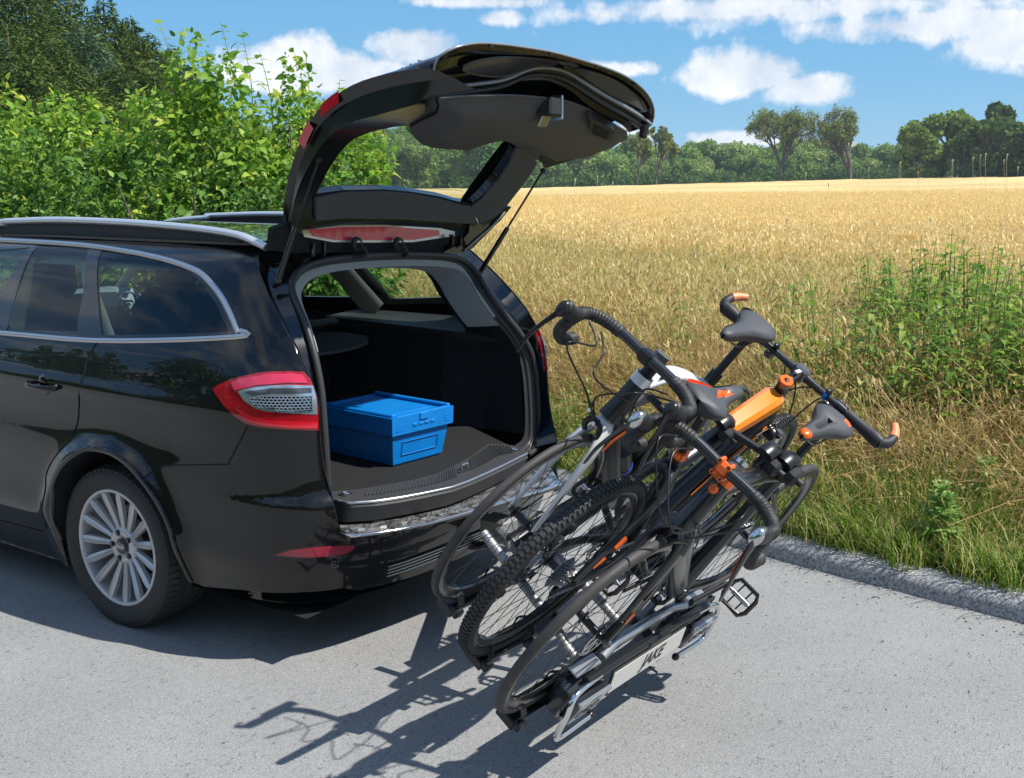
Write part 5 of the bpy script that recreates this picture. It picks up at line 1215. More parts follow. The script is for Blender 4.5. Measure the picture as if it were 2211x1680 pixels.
    for sy in (-1, 1):
        p0 = V((H1.x + .014, sy * .066, H1.z - .01)); p1 = V((FH.x - .012, sy * .066, FH.z + .005)); 
        b = MB(); b.cyl(p0, p0.lerp(p1, .42), .0165, n=16); b.build('fork_stanchion', M_sil if sy < 0 else M_gr, rt, smooth=60)
        b = MB(); b.tube([p0.lerp(p1, .38), p0.lerp(p1, .44), p1], [.0225, .022, .017], n=16); b.build('fork_lower', M_fb, rt, smooth=60)
        b = MB(); b.lathe([(0, 0), (0.002, .013), (-.01, .016)], c=p0 + V((0, 0, .014)), axis=(0, 0, 1), n=16); b.build('fork_knob', M_gr, rt)
    crank(rt, BB.x, BB.z, -1, -.75, ring=.062, ringside=-1, pedal=.4, m=M_gr); crank(rt, BB.x, BB.z, 1, 2.4, ring=0, pedal=.4)
    chain(rt, 0, 0, .04, BB.x, BB.z, .062, -.04)
    b = MB(); b.box((.39, -.045, .03), (.03, .03, .05), bev=.005); b.build('front_derailleur', M_gr, rt)
    b = MB(); b.box((.05, .05, .09), (.06, .02, .03), bev=.006); b.build('brake_caliper', M_dk, rt)
    cable(rt, [(.74, -.04, .33), (.6, -.045, .2), (.5, -.045, .05)])
bike_orange()
# ---- black road bicycle furthest from the car
def bike_black():
    rt = empty('road_bicycle', 'black road bicycle with orange stem and dark drop handlebar, on the outermost rail', 'bicycle', group='bicycles on the carrier')
    rt.matrix_world = frame_m(HUBS['C'])
    bike_wheel(rt, 0, .342, .029, rim_d=.028, spokes=24, rotor=(-.042, .075), white_stripe=False); bike_wheel(rt, .99, .342, .031, rim_d=.03, spokes=24, cassette=1, rotor=(-.042, .07), white_stripe=False)
    H1 = V((.108, 0, .368)); H2 = V((.162, 0, .52)); BB = V((.585, 0, -.09)); ST = V((.73, 0, .38)); DR = V((.99, 0, 0))
    for sy in (-1, 1):
        tubeP(rt, 'fork_blade', [(H1.x, sy * .016, H1.z + .0), (.078, sy * .042, .325), (.045, sy * .05, .18), (.0, sy * .056, 0)], [.026, .022, .019, .014, .012], M_fbg, flat=(.7, 1.25), up=(1, 0, 0), n=14)
        b = MB(); b.tube([(.032, sy * .066, .11), (.010, sy * .067, .03)], [.011, .004], n=8, flat=(.3, 1)); b.build('fork_decal', M_or2, rt)
    b = MB(); b.tube(cat([(.080, -.044, .32), (.10, -.030, .366), (.108, 0, .382), (.10, .030, .366), (.080, .044, .32)], 5), .022, n=12); b.build('fork_crown', M_fbg, rt, smooth=70)
    b = MB(); b.box((.008, -.058, .045), (.03, .022, .075), rot=Matrix.Rotation(.3, 3, 'Y'), bev=.006); b.build('brake_caliper', M_dk, rt)
    b = MB(); b.ball((.002, -.066, .0), .014); b.cyl((0, -.05, 0), (0, -.075, 0), .009); b.build('through_axle', M_gr, rt)
    tubeP(rt, 'head_tube', [tuple(H1), tuple(H1.lerp(H2, .5)), tuple(H2)], [.036, .031, .029], M_fbg, n=18)
    tubeP(rt, 'down_tube', [tuple(H1 + V((.012, 0, .02))), tuple(H1.lerp(BB, .4)), tuple(BB)], [.036, .040, .038], M_fbg, flat=(.85, 1.1), up=(1, 0, 1), n=18)
    tubeP(rt, 'top_tube', [tuple(H2 + V((.012, 0, -.03))), tuple(H2.lerp(ST, .5) + V((0, 0, .012))), tuple(ST)], [.026, .024, .018], M_fbg, flat=(1.2, .75), up=(0, 0, 1), n=16)
    tubeP(rt, 'seat_tube', [tuple(BB), tuple(BB.lerp(ST, .5)), tuple(ST + (ST - BB) * .07)], [.034, .023, .020], M_fbg, n=16)
    b = MB(); b.tube([BB + V((0, -.034, 0)), BB + V((0, .034, 0))], .024, n=20); b.build('bottom_bracket', M_fbg, rt)
    for sy in (-1, 1):
        tubeP(rt, 'chainstay', [tuple(BB + V((.02, sy * .02, .01))), (BB.x + .17, sy * .052, BB.z + .028), (DR.x, sy * .066, 0)], [.022, .014, .012], M_fbg, flat=(.75, 1.25), up=(0, 0, 1))
        tubeP(rt, 'seatstay', [tuple(ST + V((.008, sy * .012, -.06))), (.83, sy * .045, .22), (DR.x, sy * .064, .01)], [.012, .009, .009], M_fbg)
    d = (ST - BB).normalized(); tubeP(rt, 'seatpost', [tuple(ST), tuple(ST + d * .235)], .0138, M_dk)
    b = MB(); b.tube([ST + d * .03, ST + d * .055], .022, n=16); b.build('seat_clamp', M_dk, rt)
    sp = ST + d * .26; saddle(rt, sp.x - .045, sp.z - .03, -1, -.0, accent=False, rear_accent=True)
    hd = (H2 - H1).normalized(); b = MB(); b.tube([H2, H2 + hd * .02], .0305, n=18); b.build('headset_cover', M_or2, rt)
    tubeP(rt, 'spacers', [tuple(H2 + hd * .02), tuple(H2 + hd * .06)], .020, M_dk, n=16)
    SB = H2 + hd * .05; BC = V((.078, 0, .598))
    b = MB(); b.tube([SB - hd * .02, SB + hd * .02], .022, n=16); b.build('stem_clamp', M_gr, rt)
    b = MB(); b.lathe([(.0, .0), (.0, .02), (-.012, .022)], c=SB + hd * .034, axis=hd, n=18); b.build('stem_cap', M_sil, rt)
    tubeP(rt, 'stem', [tuple(SB), tuple(BC + V((.02, 0, -.006)))], [.020, .018, .018], M_gr, n=14)
    b = MB(); b.box(BC + V((-.006, 0, .002)), (.026, .044, .038), bev=.009); fp = b.build('stem_faceplate', M_or2, rt)
    for sy in (-1, 1):
        for sz in (-1, 1):
            b = MB(); b.tube([BC + V((.006, sy * .015, sz * .020)), BC + V((-.021, sy * .015, sz * .020))], .0068, n=12); b.build('faceplate_lug', M_or2, fp)
            b = MB(); b.cyl(BC + V((-.0215, sy * .015, sz * .020)), BC + V((-.023, sy * .015, sz * .020)), .0038, n=10); b.build('bolt', M_dk, fp)
    b = MB(); b.ball(SB + V((-.035, 0, -.062)), .03, sc=(1.0, .55, .6)); b.build('accessory_mount', M_or2, rt, smooth=70)
    drop_bar(rt, BC.x, BC.z, -1, .205, chrome=True, lever_m=M_fbg, accent=M_or2)
    for pts in (((-.03, .15, .58), (-.06, .02, .45), (.05, -.03, .40), (.12, -.04, .33)), ((-.03, -.16, .58), (-.05, -.05, .42), (.06, -.05, .37), (.1, -.05, .31), (.04, -.064, .16)), ((-.02, -.13, .57), (.0, -.08, .46), (.16, -.06, .38), (.25, -.045, .30)), ((-.02, .10, .57), (-.09, -.03, .46), (.08, -.05, .42), (.24, -.04, .27))):
        cable(rt, [(BC.x - .02, pts[0][1] * .9, BC.z - .012)] + list(pts))
    crank(rt, BB.x, BB.z, -1, .25, ring=0, pedal=.95, L=.17); crank(rt, BB.x, BB.z, 1, .25 + math.pi, ring=.085, ringside=1, pedal=.9, L=.17)
    chain(rt, .99, 0, .03, BB.x, BB.z, .085, .045)
bike_black()
# ================================================================ BIKE CARRIER ON THE TOW BALL (tilted away from the car)
def carrier():
    rt = empty('bike_carrier', 'silver and black tow bar bike carrier tilted down behind the car', 'bike carrier')
    C0 = HUBS['C']; MW = frame_m(C0); rt.matrix_world = MW       # local: x along the bikes, y towards the car, z up from the platform
    MI = MW.inverted()
    M_al = mat('carrier_aluminium', (.27, .27, .27), .5, metal=.7, noise=(40, .2, (.34, .34, .34)))
    M_alb = mat('carrier_bright', (.5, .51, .52), .32, metal=.85)
    dB, dA = MI @ HUBS['B'], MI @ HUBS['A']
    zp = -.345
    rails = [(0, zp - .005), (dB.y, dB.z - .353), (dA.y, dA.z - .343)]
    offs = [0, dB.x, dA.x]; wb = [.99, 1.08, .99]
    for i, (y, z) in enumerate(rails):
        for j, cx in enumerate((offs[i], offs[i] + wb[i])):
            L = .21; pr = [(-.030, -.006), (-.034, .018), (-.026, .020), (-.020, .002), (.020, .002), (.026, .020), (.034, .018), (.030, -.006)]
            sgn = 1 if j == 0 else -1; x0 = cx - .115; x1 = cx + .30 if j == 0 else cx + .12
            if j == 1: x0 = cx - .26
            b = MB(); b.tube([(x0, y, z - .008), (x1, y, z - .008)], 1.0, prof=[(a, c_) for a, c_ in pr], up=(0, 0, 1)); rl = b.build('wheel_rail', M_dk, rt, smooth=30)
            for xe in (x0, x1):
                b = MB(); b.box((xe, y, z - .010), (.010, .070, .032), bev=.004); b.build('rail_cap', M_dk, rl)
            for sx in (-.105, .105) if j == 0 else (.0,):
                RR = .352; a0 = math.asin(sx / RR); b = MB()
                cc = V((cx + sx, y, z + .345 - math.sqrt(RR * RR - sx * sx)))
                b.tube([cc + V((0, -.034, -.02)), cc + V((0, -.036, .03)), cc + V((0, -.02, .05)), cc + V((0, .02, .05)), cc + V((0, .036, .03)), cc + V((0, .034, -.02))], .014, n=6, flat=(1.0, .18), up=(0, 0, 1)); b.build('wheel_strap', M_dk, rl)
                b = MB(); b.box(cc + V((0, -.042, -.006)), (.036, .022, .03), bev=.005); b.build('strap_buckle', M_dk, rl)
    # end reflector / hook on the middle rail
    cx = .5
    y0, z0 = rails[0]; y2, z2 = rails[2]
    # lamp bar
    p = [MI @ at(px, py, 2, z) for (px, py, z) in ((1243, 1468, .325), (1545, 1300, .325))]
    YB = (p[0].y + p[1].y) / 2; ZB_ = (p[0].z + p[1].z) / 2; x0, x1 = p[0].x, p[1].x
    # platform side tubes and cross tubes
    ya, yb = -.085, y2 + .20
    def zpl(y): return z0 + (z2 - z0) * y / y2 - .045
    for sx in (-.15, .15):
        b = MB(); b.tube(cat([((x0 + x1) / 2 + sx * .9, YB + .045, ZB_ - .002), (cx + sx, .03, zpl(0) + .01), (cx + sx, .10, zpl(0) - .005), (cx + sx * .9, .2, zpl(.2)), (cx + sx * .7, yb, zpl(yb))], 6), .0165, n=14); b.build('platform_tube', M_al, rt, smooth=60)
    for y in (.0, rails[1][0], rails[2][0]):
        b = MB(); b.tube([(cx - .42, y + .03, zpl(y)), (cx + .42, y + .03, zpl(y))], .015, n=12, flat=(1.2, .8)); b.build('cross_tube', M_al, rt, smooth=60)
    # twin curved tubes of the frame holder lying over the platform
    for dy, dx in ((0, 0), (.05, .012)):
        b = MB(); b.tube(cat([(cx - .20 + dx, -.01 + dy, zpl(0) + .03), (cx + .0 + dx, -.02 + dy, zpl(0) + .045), (cx + .14 + dx, -.01 + dy, zpl(0) + .08), (cx + .26 + dx, .01 + dy, zpl(0) + .10)], 6), .014, n=12); b.build('holder_tube', M_al, rt, smooth=60)
    for x in (.10, .2):
        b = MB(); b.box((cx + x, .01, zpl(0) + .075), (.03, .10, .045), bev=.008); b.build('tube_clamp', M_dk, rt)
    b = MB(); b.box((cx + .33, .0, zpl(0) + .09), (.10, .012, .045), bev=.004); b.build('pedal_flap', M_dk, rt)
    b = MB(); b.tube(cat([(cx + .03, -.02, zpl(0) + .02), (cx + .02, -.05, zpl(0) - .04), (cx + .05, -.09, zpl(0) - .09)], 6), .004, n=6); b.tube(cat([(cx + .1, -.02, zpl(0) + .02), (cx + .13, -.06, zpl(0) - .03), (cx + .16, -.12, zpl(0) - .04)], 6), .004, n=6); b.build('lamp_cable', M_dk, rt)
    b = MB(); b.tube([(x0 + .14, YB + .03, ZB_), (x0 + .22, YB + .045, ZB_ + .01), (x1 - .22, YB + .045, ZB_ + .01), (x1 - .14, YB + .03, ZB_)], .0165, n=14); b.build('lamp_bar', M_alb, rt, smooth=60)
    b = MB(); b.tube([(x0 + .02, YB - .004, ZB_ - .004), (x1 - .03, YB - .004, ZB_ - .004)], .014, n=12); b.build('lamp_bar_sleeve', M_dk, rt, smooth=60)
    b = MB(); b.box(((x0 + x1) / 2, YB, ZB_ - .02), (.46, .022, .03), bev=.006); b.build('plate_holder', M_dk, rt)
    b = MB(); b.box(((x0 + x1) / 2 + .03, YB - .012, ZB_ - .004), (.13, .02, .02), bev=.004); b.build('holder_clip', M_dk, rt)
    for sx in (x0, x1):
        s_ = 1 if sx == x0 else -1
        b = MB(); b.box((sx + s_ * .06, YB + .035, ZB_ + .0), (.13, .04, .010), bev=.003); b.build('bracket_plate', M_alb, rt)
    # number plate with white field
    TR = Matrix.Rotation(math.radians(-17), 3, 'X'); PV = V((0, YB - .012, ZB_ - .018))
    def til(p): return PV + TR @ (V(p) - PV)
    pc = V(((x0 + x1) / 2, YB - .016, ZB_ - .066))
    b = MB(); b.box(til(pc), (.46, .006, .09), rot=TR, bev=.002); b.build('plate_backing', M_dk, rt)
    b = MB(); b.box(til(pc + V((0, -.0045, -.004))), (.445, .002, .076), rot=TR, bev=.0006); b.build('number_plate', mat('plate_white', (.55, .54, .50), .4, coat=.4), rt)
    text_mesh('JAKE', .062, mat('plate_letter_black', (.01, .01, .01), .4), 'plate_lettering', rt, Matrix.Translation(til(pc + V((.02, -.0062, -.002)))) @ Matrix.Rotation(math.pi / 2 - math.radians(17), 4, 'X'), shear=.35, bold=.0012)
    # lamps with clear casing and chrome guard hoops
    M_case = mat('lamp_case', (.03, .034, .038), .2, coat=.8)
    for (xc, s_) in ((x0 - .0, 1), (x1 + .0, -1)):
        lc = V((xc + s_ * .055, YB - .01, ZB_ - .086))
        b = MB(); b.box(lc + V((0, .02, 0)), (.18, .055, .115), bev=.010); lo = b.build('carrier_lamp', M_case, rt, smooth=40)
        b = MB(); b.box(lc + V((0, -.024, -.004)), (.172, .034, .104), bev=.010); b.build('lamp_lens', mat('smoked_lens', (.018, .02, .023), .14, coat=1, coatr=.02), lo, smooth=40)
        b = MB(); b.box(lc + V((0, -.035, .040)), (.168, .016, .017), bev=.004); b.build('lens_edge', mat('lens_edge_grey', (.30, .32, .34), .2, metal=.5, coat=.6), lo, smooth=40)
        for k in range(3):
            b = MB(); b.lathe([(0, .012), (.008, .016), (.0125, .018)], c=lc + V((-.042 + .042 * k, -.030, -.012)), axis=(0, -1, 0), n=16); b.build('reflector_cup', M_gr, lo)
        for k in range(4):
            b = MB(); b.box(lc + V((-s_ * (.02) + s_ * .012 * k, -.044, .040)), (.006, .003, .015)); b.build('lamp_led', M_chrome, lo)
        b = MB()
        xo = -s_ * .118
        b.tube(cat([lc + V((s_ * .04, .0, .080)), lc + V((-s_ * .04, -.004, .078)), lc + V((xo * .85, -.012, .064)), lc + V((xo, -.03, .02)), lc + V((xo, -.045, -.065)), lc + V((xo * .8, -.048, -.084)), lc + V((-s_ * .04, -.048, -.086)), lc + V((s_ * .075, -.045, -.086))], 5), .0095, n=14); b.build('guard_hoop', M_chrome, rt, smooth=60)
        b = MB(); b.ball(lc + V((s_ * .078, -.045, -.086)), .013, sc=(1.2, 1, 1)); b.build('hoop_end', M_dk, rt)
        b = MB(); b.box(lc + V((-s_ * .05, .045, .01)), (.06, .04, .09), bev=.010); b.build('lamp_bracket', M_dk, rt)
    # coupling: arm to the tow ball, clamp box, foot pedal
    ball = MI @ V((0.0, -.14, .40)); 
    b = MB(); b.tube([(cx - .02, yb - .10, zpl(yb)), tuple(ball + V((-.02, -.08, .02))), tuple(ball)], [.034, .034, .03], n=12, flat=(1.1, .8)); b.build('coupling_arm', M_al, rt)
    b = MB(); b.box(ball + V((0, -.05, .01)), (.10, .13, .10), rot=Matrix.Rotation(-TH, 3, 'X'), bev=.012); b.build('coupling_box', mat('coupling_grey', (.3, .3, .29), .45, metal=.6), rt)
    b = MB(); b.ball(ball + V((0, .03, .0)), .025); b.build('tow_ball', M_sil, rt)
    tb_ = [MI @ V(p) for p in ((0, -.14, .375), (0, -.13, .30), (0, .05, .27))]; b = MB(); b.tube(cat(tb_, 5), .018, n=10); b.build('tow_bar', M_dk, rt)
    # mast with arms and clamps that hold the frames
    def L(px, py, n):          # a point in the lifted plane y = n
        d = ray(px, py); P0 = MW @ V((0, n, 0)); t = (P0 - CAM).dot(NB) / d.dot(NB); return MI @ (CAM + d * t)
    m0 = V((cx - .02, y2 + .13, zpl(y2) + .0))
    q1 = L(1300, 1055, y2 + .10); q2 = L(1314, 930, y2 + .08); q3 = L(1345, 880, y2 + .06); q4 = L(1400, 852, y2 + .03)
    b = MB(); b.tube([tuple(m0), tuple(q1), tuple(q2)], .030, n=16, flat=(1, .85)); b.build('mast', M_dk, rt, smooth=60)
    b = MB(); b.tube(cat([q2, q3, q4], 5), .020, n=12, flat=(1.2, .8)); b.build('mast_top', M_al, rt, smooth=60)
    b = MB(); b.tube(cat([L(1285, 1062, y2 + .05), L(1330, 1040, y2 + .03), L(1365, 985, y2 + .02), L(1375, 945, y2 + .02)], 4), .012, n=8, flat=(1.6, .8)); b.build('clamp_strap', M_dk, rt)
    def arm(p, q, r=.0125):
        b = MB(); b.cyl(p, q, r, n=14); return b.build('frame_arm', M_dk, rt, smooth=60)
    arm(L(1403, 855, y2 + .02), L(1470, 925, y2 - .12)); 
    a0, a1 = L(1558, 920, dB.y + .0), L(1695, 1005, -.02)
    arm(a0, a1)
    def clamp(c, s=1.0):
        b = MB(); b.tube(cat([c + V((-.04, 0, .02)) * s, c + V((0, 0, .035)) * s, c + V((.04, 0, .015)) * s, c + V((.045, 0, -.03)) * s, c + V((.02, 0, -.055)) * s], 4), .018 * s, n=8, flat=(.8, 1.5), up=(0, 1, 0)); o = b.build('frame_clamp', M_dk, rt, smooth=60)
        b = MB(); b.box(c + V((0, -.035, -.01)) * s, (.055 * s, .045 * s, .05 * s), bev=.009); b.cyl(c + V((0, -.05, -.01)) * s, c + V((0, -.075, -.01)) * s, .012 * s); b.build('clamp_knob', M_hood, o)
        return o
    clamp(a0, .9); clamp(L(1655, 985, .03), 1.0); clamp(a1, 1.0); clamp(L(1440, 895, y2 - .05), .8)
carrier()
# ================================================================ GROUND, KERB, FIELD, PLANTS
def pos_mat(name): 
    m = bpy.data.materials.new(name); m.use_nodes = True; t = m.node_tree; b = t.nodes['Principled BSDF']; return m, t, b
def asphalt():
    m, t, b = pos_mat('asphalt'); tc = nn(t, 'ShaderNodeTexCoord'); g = tc.outputs['Object']
    fine = nn(t, 'ShaderNodeTexNoise', inp={'Scale': 160.0, 'Detail': 4.0, 'Roughness': .75}); t.links.new(g, fine.inputs[0])
    vor = nn(t, 'ShaderNodeTexVoronoi', inp={'Scale': 95.0}); t.links.new(g, vor.inputs[0])
    mp = nn(t, 'ShaderNodeMapping', inp={'Scale': (38.0, 90.0, 1.0), 'Rotation': (0, 0, .5)}); t.links.new(g, mp.inputs[0])
    pit = nn(t, 'ShaderNodeTexNoise', inp={'Vector': (mp, 0), 'Scale': 1.0, 'Detail': 2.0, 'Roughness': .5, 'Distortion': 1.6})
    big = nn(t, 'ShaderNodeTexNoise', inp={'Scale': 1.6, 'Detail': 5.0, 'Roughness': .6}); t.links.new(g, big.inputs[0])
    r = nn(t, 'ShaderNodeValToRGB', inp={0: (fine, 'Fac')}); e = r.color_ramp.elements; e[0].position = .32; e[0].color = (.14, .139, .136, 1); e[1].position = .70; e[1].color = (.37, .368, .361, 1)
    vr = nn(t, 'ShaderNodeValToRGB', inp={0: (vor, 'Color')}); e = vr.color_ramp.elements; e[0].color = (.86, .86, .86, 1); e[1].color = (1.08, 1.08, 1.08, 1)
    m1 = nn(t, 'ShaderNodeMixRGB', blend_type='MULTIPLY', inp={0: 1.0, 1: (r, 0), 2: (vr, 0)})
    pr = nn(t, 'ShaderNodeValToRGB', inp={0: (pit, 'Fac')}); e = pr.color_ramp.elements; e[0].position = .29; e[0].color = (.22, .22, .22, 1); e[1].position = .36; e[1].color = (1, 1, 1, 1)
    m2 = nn(t, 'ShaderNodeMixRGB', blend_type='MULTIPLY', inp={0: .9, 1: (m1, 0), 2: (pr, 0)})
    br = nn(t, 'ShaderNodeMapRange', inp={0: (big, 'Fac'), 1: .3, 2: .7, 3: .93, 4: 1.08})
    m3 = nn(t, 'ShaderNodeMixRGB', blend_type='MULTIPLY', inp={0: 1.0, 1: (m2, 0)}); t.links.new(br.outputs[0], m3.inputs[2])
    t.links.new(m3.outputs[0], b.inputs['Base Color']); b.inputs['Roughness'].default_value = .88
    add = mth(t, 'ADD', mth(t, 'MULTIPLY', fine.outputs['Fac'], .6), mth(t, 'MULTIPLY', pr.outputs[0], .5))
    bp_ = nn(t, 'ShaderNodeBump', inp={'Strength': .55, 'Distance': .004}); t.links.new(add, bp_.inputs['Height']); t.links.new(bp_.outputs[0], b.inputs['Normal'])
    return m
KERB = [(.35, -7.5), (.74, -4.2), (1.0, -2.7), (1.13, -1.96), (1.33, -.85), (1.60, .10), (1.95, 1.2), (2.45, 2.6), (3.2, 4.6), (4.4, 7.5), (6.5, 12), (10, 20), (16, 34)]
KC = cat([(a, b_, 0) for a, b_ in KERB], 8)
def kx(y): return float(np.interp(y, [p.y for p in KC], [p.x for p in KC]))
b = MB(); yy = np.linspace(-60, 40, 40)
b.strip([V((kx(y) + .02 if y > -7.5 else .35 + (y + 7.5) * .1 * -1 * -1, y, 0)) for y in yy], [V((-70, y, 0)) for y in yy]); g = b.build('ground', asphalt(), smooth=0)
g['kind'] = 'structure'; g.name = 'pavement'
# kerb: rough rounded edge strip with real height
def kerb():
    m, t, bs = pos_mat('kerb_concrete'); tc = nn(t, 'ShaderNodeTexCoord'); g = tc.outputs['Object']
    n = nn(t, 'ShaderNodeTexVoronoi', inp={'Scale': 140.0}); t.links.new(g, n.inputs[0]); n2 = nn(t, 'ShaderNodeTexNoise', inp={'Scale': 90.0, 'Detail': 5.0, 'Roughness': .7}); t.links.new(g, n2.inputs[0])
    r = nn(t, 'ShaderNodeValToRGB', inp={0: (n2, 'Fac')}); e = r.color_ramp.elements; e[0].position = .36; e[0].color = (.15, .15, .15, 1); e[1].position = .64; e[1].color = (.46, .455, .45, 1)
    mx = nn(t, 'ShaderNodeMixRGB', blend_type='MULTIPLY', inp={0: .6, 1: (r, 0), 2: (n, 'Color')})
    hs = nn(t, 'ShaderNodeHueSaturation', inp={'Saturation': .05, 'Value': 1.35, 'Color': (mx, 0)})
    t.links.new(hs.outputs[0], bs.inputs['Base Color']); bs.inputs['Roughness'].default_value = .95
    bp_ = nn(t, 'ShaderNodeBump', inp={'Strength': .9, 'Distance': .005, 'Height': (n2, 'Fac')}); t.links.new(bp_.outputs[0], bs.inputs['Normal'])
    pts = [p for p in cat([(a, b_, 0) for a, b_ in KERB[:10]], 60)]
    b = MB(); prof = [(-.012, -.01), (.0, .05), (.012, .075), (.04, .09), (.09, .098), (.14, .094), (.16, .07)]
    rows = []
    for i, p in enumerate(pts):
        d = (pts[min(i + 1, len(pts) - 1)] - pts[max(i - 1, 0)]).normalized(); n_ = V((d.y, -d.x, 0))
        rows.append([p + n_ * (a + .004 * mnoise.noise(p * 6 + V((a * 9, 0, 0)))) + V((0, 0, c * (1 + .08 * mnoise.noise(p * 2.0)) + .003 * mnoise.noise(p * 22 + V((a * 40, 3, 0))))) for a, c in prof])
    m_ = len(prof); b.add([q for r_ in rows for q in r_], [(j * m_ + k, (j + 1) * m_ + k, (j + 1) * m_ + k + 1, j * m_ + k + 1) for j in range(len(rows) - 1) for k in range(m_ - 1)])
    o = b.build('kerb', m, smooth=180); o['kind'] = 'structure'
kerb()
def gz(x, y):   # height of the soil beyond the kerb
    d = V((x - CAM.x, y - CAM.y, 0)); dep = d.dot(GF); q = d.dot(RT)
    k = x - kx(max(min(y, 34), -7.5)); e = min(1, max(0, k) / 3.0)
    z = .085 + .10 * e * e * (3 - 2 * e)
    f = min(1, max(0, dep - 8) / 140)
    return z + .30 * f + .026 * max(0, q) * f ** 1.0 * 1.0 + .02 * mnoise.noise(V((x * .5, y * .5, 0)))
def field_soil():
    m = mat('soil', (.05, .045, .02), .95, noise=(3, .25, (.13, .10, .045)), bump=(20, .6, .02))
    b = MB(); ys = list(np.linspace(-7.5, 12, 60)) + list(np.linspace(13, 34, 12)); rows = []
    offs = [.13, .4, .8, 1.4, 2.2, 3.2, 4.5, 6.5, 9, 13, 20, 32, 50, 80, 130, 210, 330]
    for y in ys: rows.append([V((kx(y) + o, y - o * .35 * (1 if o > 4 else 0) * 0, gz(kx(y) + o, y))) for o in offs])
    n_ = len(offs); b.add([q for r in rows for q in r], [(j * n_ + k, j * n_ + k + 1, (j + 1) * n_ + k + 1, (j + 1) * n_ + k) for j in range(len(rows) - 1) for k in range(n_ - 1)])
    # wide surrounding land
    o = b.build('field_ground', m, smooth=180); o['kind'] = 'structure'
field_soil()
b = MB(); b.add([(-1500, -1500, -.35), (1500, -1500, -.35), (1500, 1500, -.35), (-1500, 1500, -.35)], [(0, 1, 2, 3)]); o = b.build('land', mat('far_land', (.10, .13, .04), 1, noise=(.02, .2, (.25, .2, .09)))); o['kind'] = 'structure'

# ---------- leaf / blade materials
def leafmat(name, c1, c2, trans=.35, rough=.5, island=True, c3=None, spec=.4):
    m, t, b = pos_mat(name); geo_ = nn(t, 'ShaderNodeNewGeometry'); oi = nn(t, 'ShaderNodeObjectInfo')
    f = mth(t, 'FRACT', mth(t, 'ADD', geo_.outputs['Random Per Island'], mth(t, 'MULTIPLY', oi.outputs['Random'], 1.0)))
    r = nn(t, 'ShaderNodeValToRGB'); t.links.new(f, r.inputs[0]); e = r.color_ramp.elements; e[0].color = (*c1, 1); e[1].color = (*c2, 1); e[0].position = .05; e[1].position = .9
    if c3: q = e.new(1.0); q.color = (*c3, 1); e[1].position = .8
    t.links.new(r.outputs[0], b.inputs['Base Color']); b.inputs['Roughness'].default_value = rough; b.inputs['Specular IOR Level'].default_value = spec
    tr = nn(t, 'ShaderNodeBsdfTranslucent'); t.links.new(r.outputs[0], tr.inputs['Color'])
    mx = nn(t, 'ShaderNodeMixShader', inp={0: trans}); t.links.new(b.outputs[0], mx.inputs[1]); t.links.new(tr.outputs[0], mx.inputs[2])
    t.links.new(mx.outputs[0], t.nodes['Material Output'].inputs['Surface']); return m
M_grass = leafmat('grass_green', (.08, .18, .015), (.24, .38, .04), .45, c3=(.50, .46, .13))
M_straw = leafmat('grass_straw', (.52, .40, .14), (.84, .70, .34), .45, c3=(.30, .40, .07))
M_wheat = leafmat('wheat', (.80, .60, .24), (.97, .82, .45), .35, c3=(.60, .43, .15))
M_weed = leafmat('weed_leaf', (.08, .18, .015), (.26, .40, .05), .5, c3=(.46, .54, .12))
M_brown = leafmat('grass_brown', (.30, .18, .07), (.55, .38, .16), .4, c3=(.68, .52, .26))

def blades(n, h0, h1, w, spread, lean, seg=3, head=0, curve=.35, rng=RNG):
    """numpy tuft: n bent blades as quads strips; optional seed heads"""
    Vs = []; Fs = []; o = 0
    for i in range(n):
        x, y = rng.uniform(-spread, spread, 2); a = rng.uniform(0, 6.283); h = rng.uniform(h0, h1); ln = rng.uniform(.2, 1) * lean * h; w_ = w * rng.uniform(.7, 1.3)
        dx, dy = math.cos(a), math.sin(a); px, py = -dy * w_ / 2, dx * w_ / 2
        for s in range(seg + 1):
            t = s / seg; k = ln * t ** (1 + curve * 3); z = h * t * (1 - .25 * lean * t * t); ww = (1 - t ** 2.2 * .92) if not head else (1 - .5 * t)
            Vs.append((x + dx * k - px * ww, y + dy * k - py * ww, z)); Vs.append((x + dx * k + px * ww, y + dy * k + py * ww, z))
        for s in range(seg): Fs.extend((o + 2 * s, o + 2 * s + 1, o + 2 * s + 3, o + 2 * s + 2))
        o += 2 * (seg + 1)
        if head:
            bx, by, bz = x + dx * ln, y + dy * ln, h * (1 - .25 * lean); L = head * rng.uniform(.8, 1.25); nod = rng.uniform(-.6, .9); hw = head * .10
            ex_, ez_ = math.sin(nod + .5), math.cos(nod + .5)
            P = [(bx, by, bz), (bx + dx * ex_ * L * .45, by + dy * ex_ * L * .45, bz + ez_ * L * .45), (bx + dx * ex_ * L, by + dy * ex_ * L, bz + ez_ * L * .9)]
            for (qx, qy) in ((-dy, dx), (dx * .7, dy * .7)):
                Vs += [P[0], (P[1][0] + qx * hw, P[1][1] + qy * hw, P[1][2] + (.0 if qx == -dy else hw)), P[2], (P[1][0] - qx * hw, P[1][1] - qy * hw, P[1][2] - (.0 if qx == -dy else hw))]
                Fs.extend((o, o + 1, o + 2, o + 3)); o += 4
    return Vs, Fs
def proto(name, parts, mats):
    V_ = []; F_ = []; mi = []; o = 0
    for k, (a, f) in enumerate(parts):
        V_ += a; F_ += [q + o for q in f]; mi += [k] * (len(f) // 4); o += len(a)
    return fast_mesh(name, V_, F_, 4, mats, link_it=False, midx=mi)
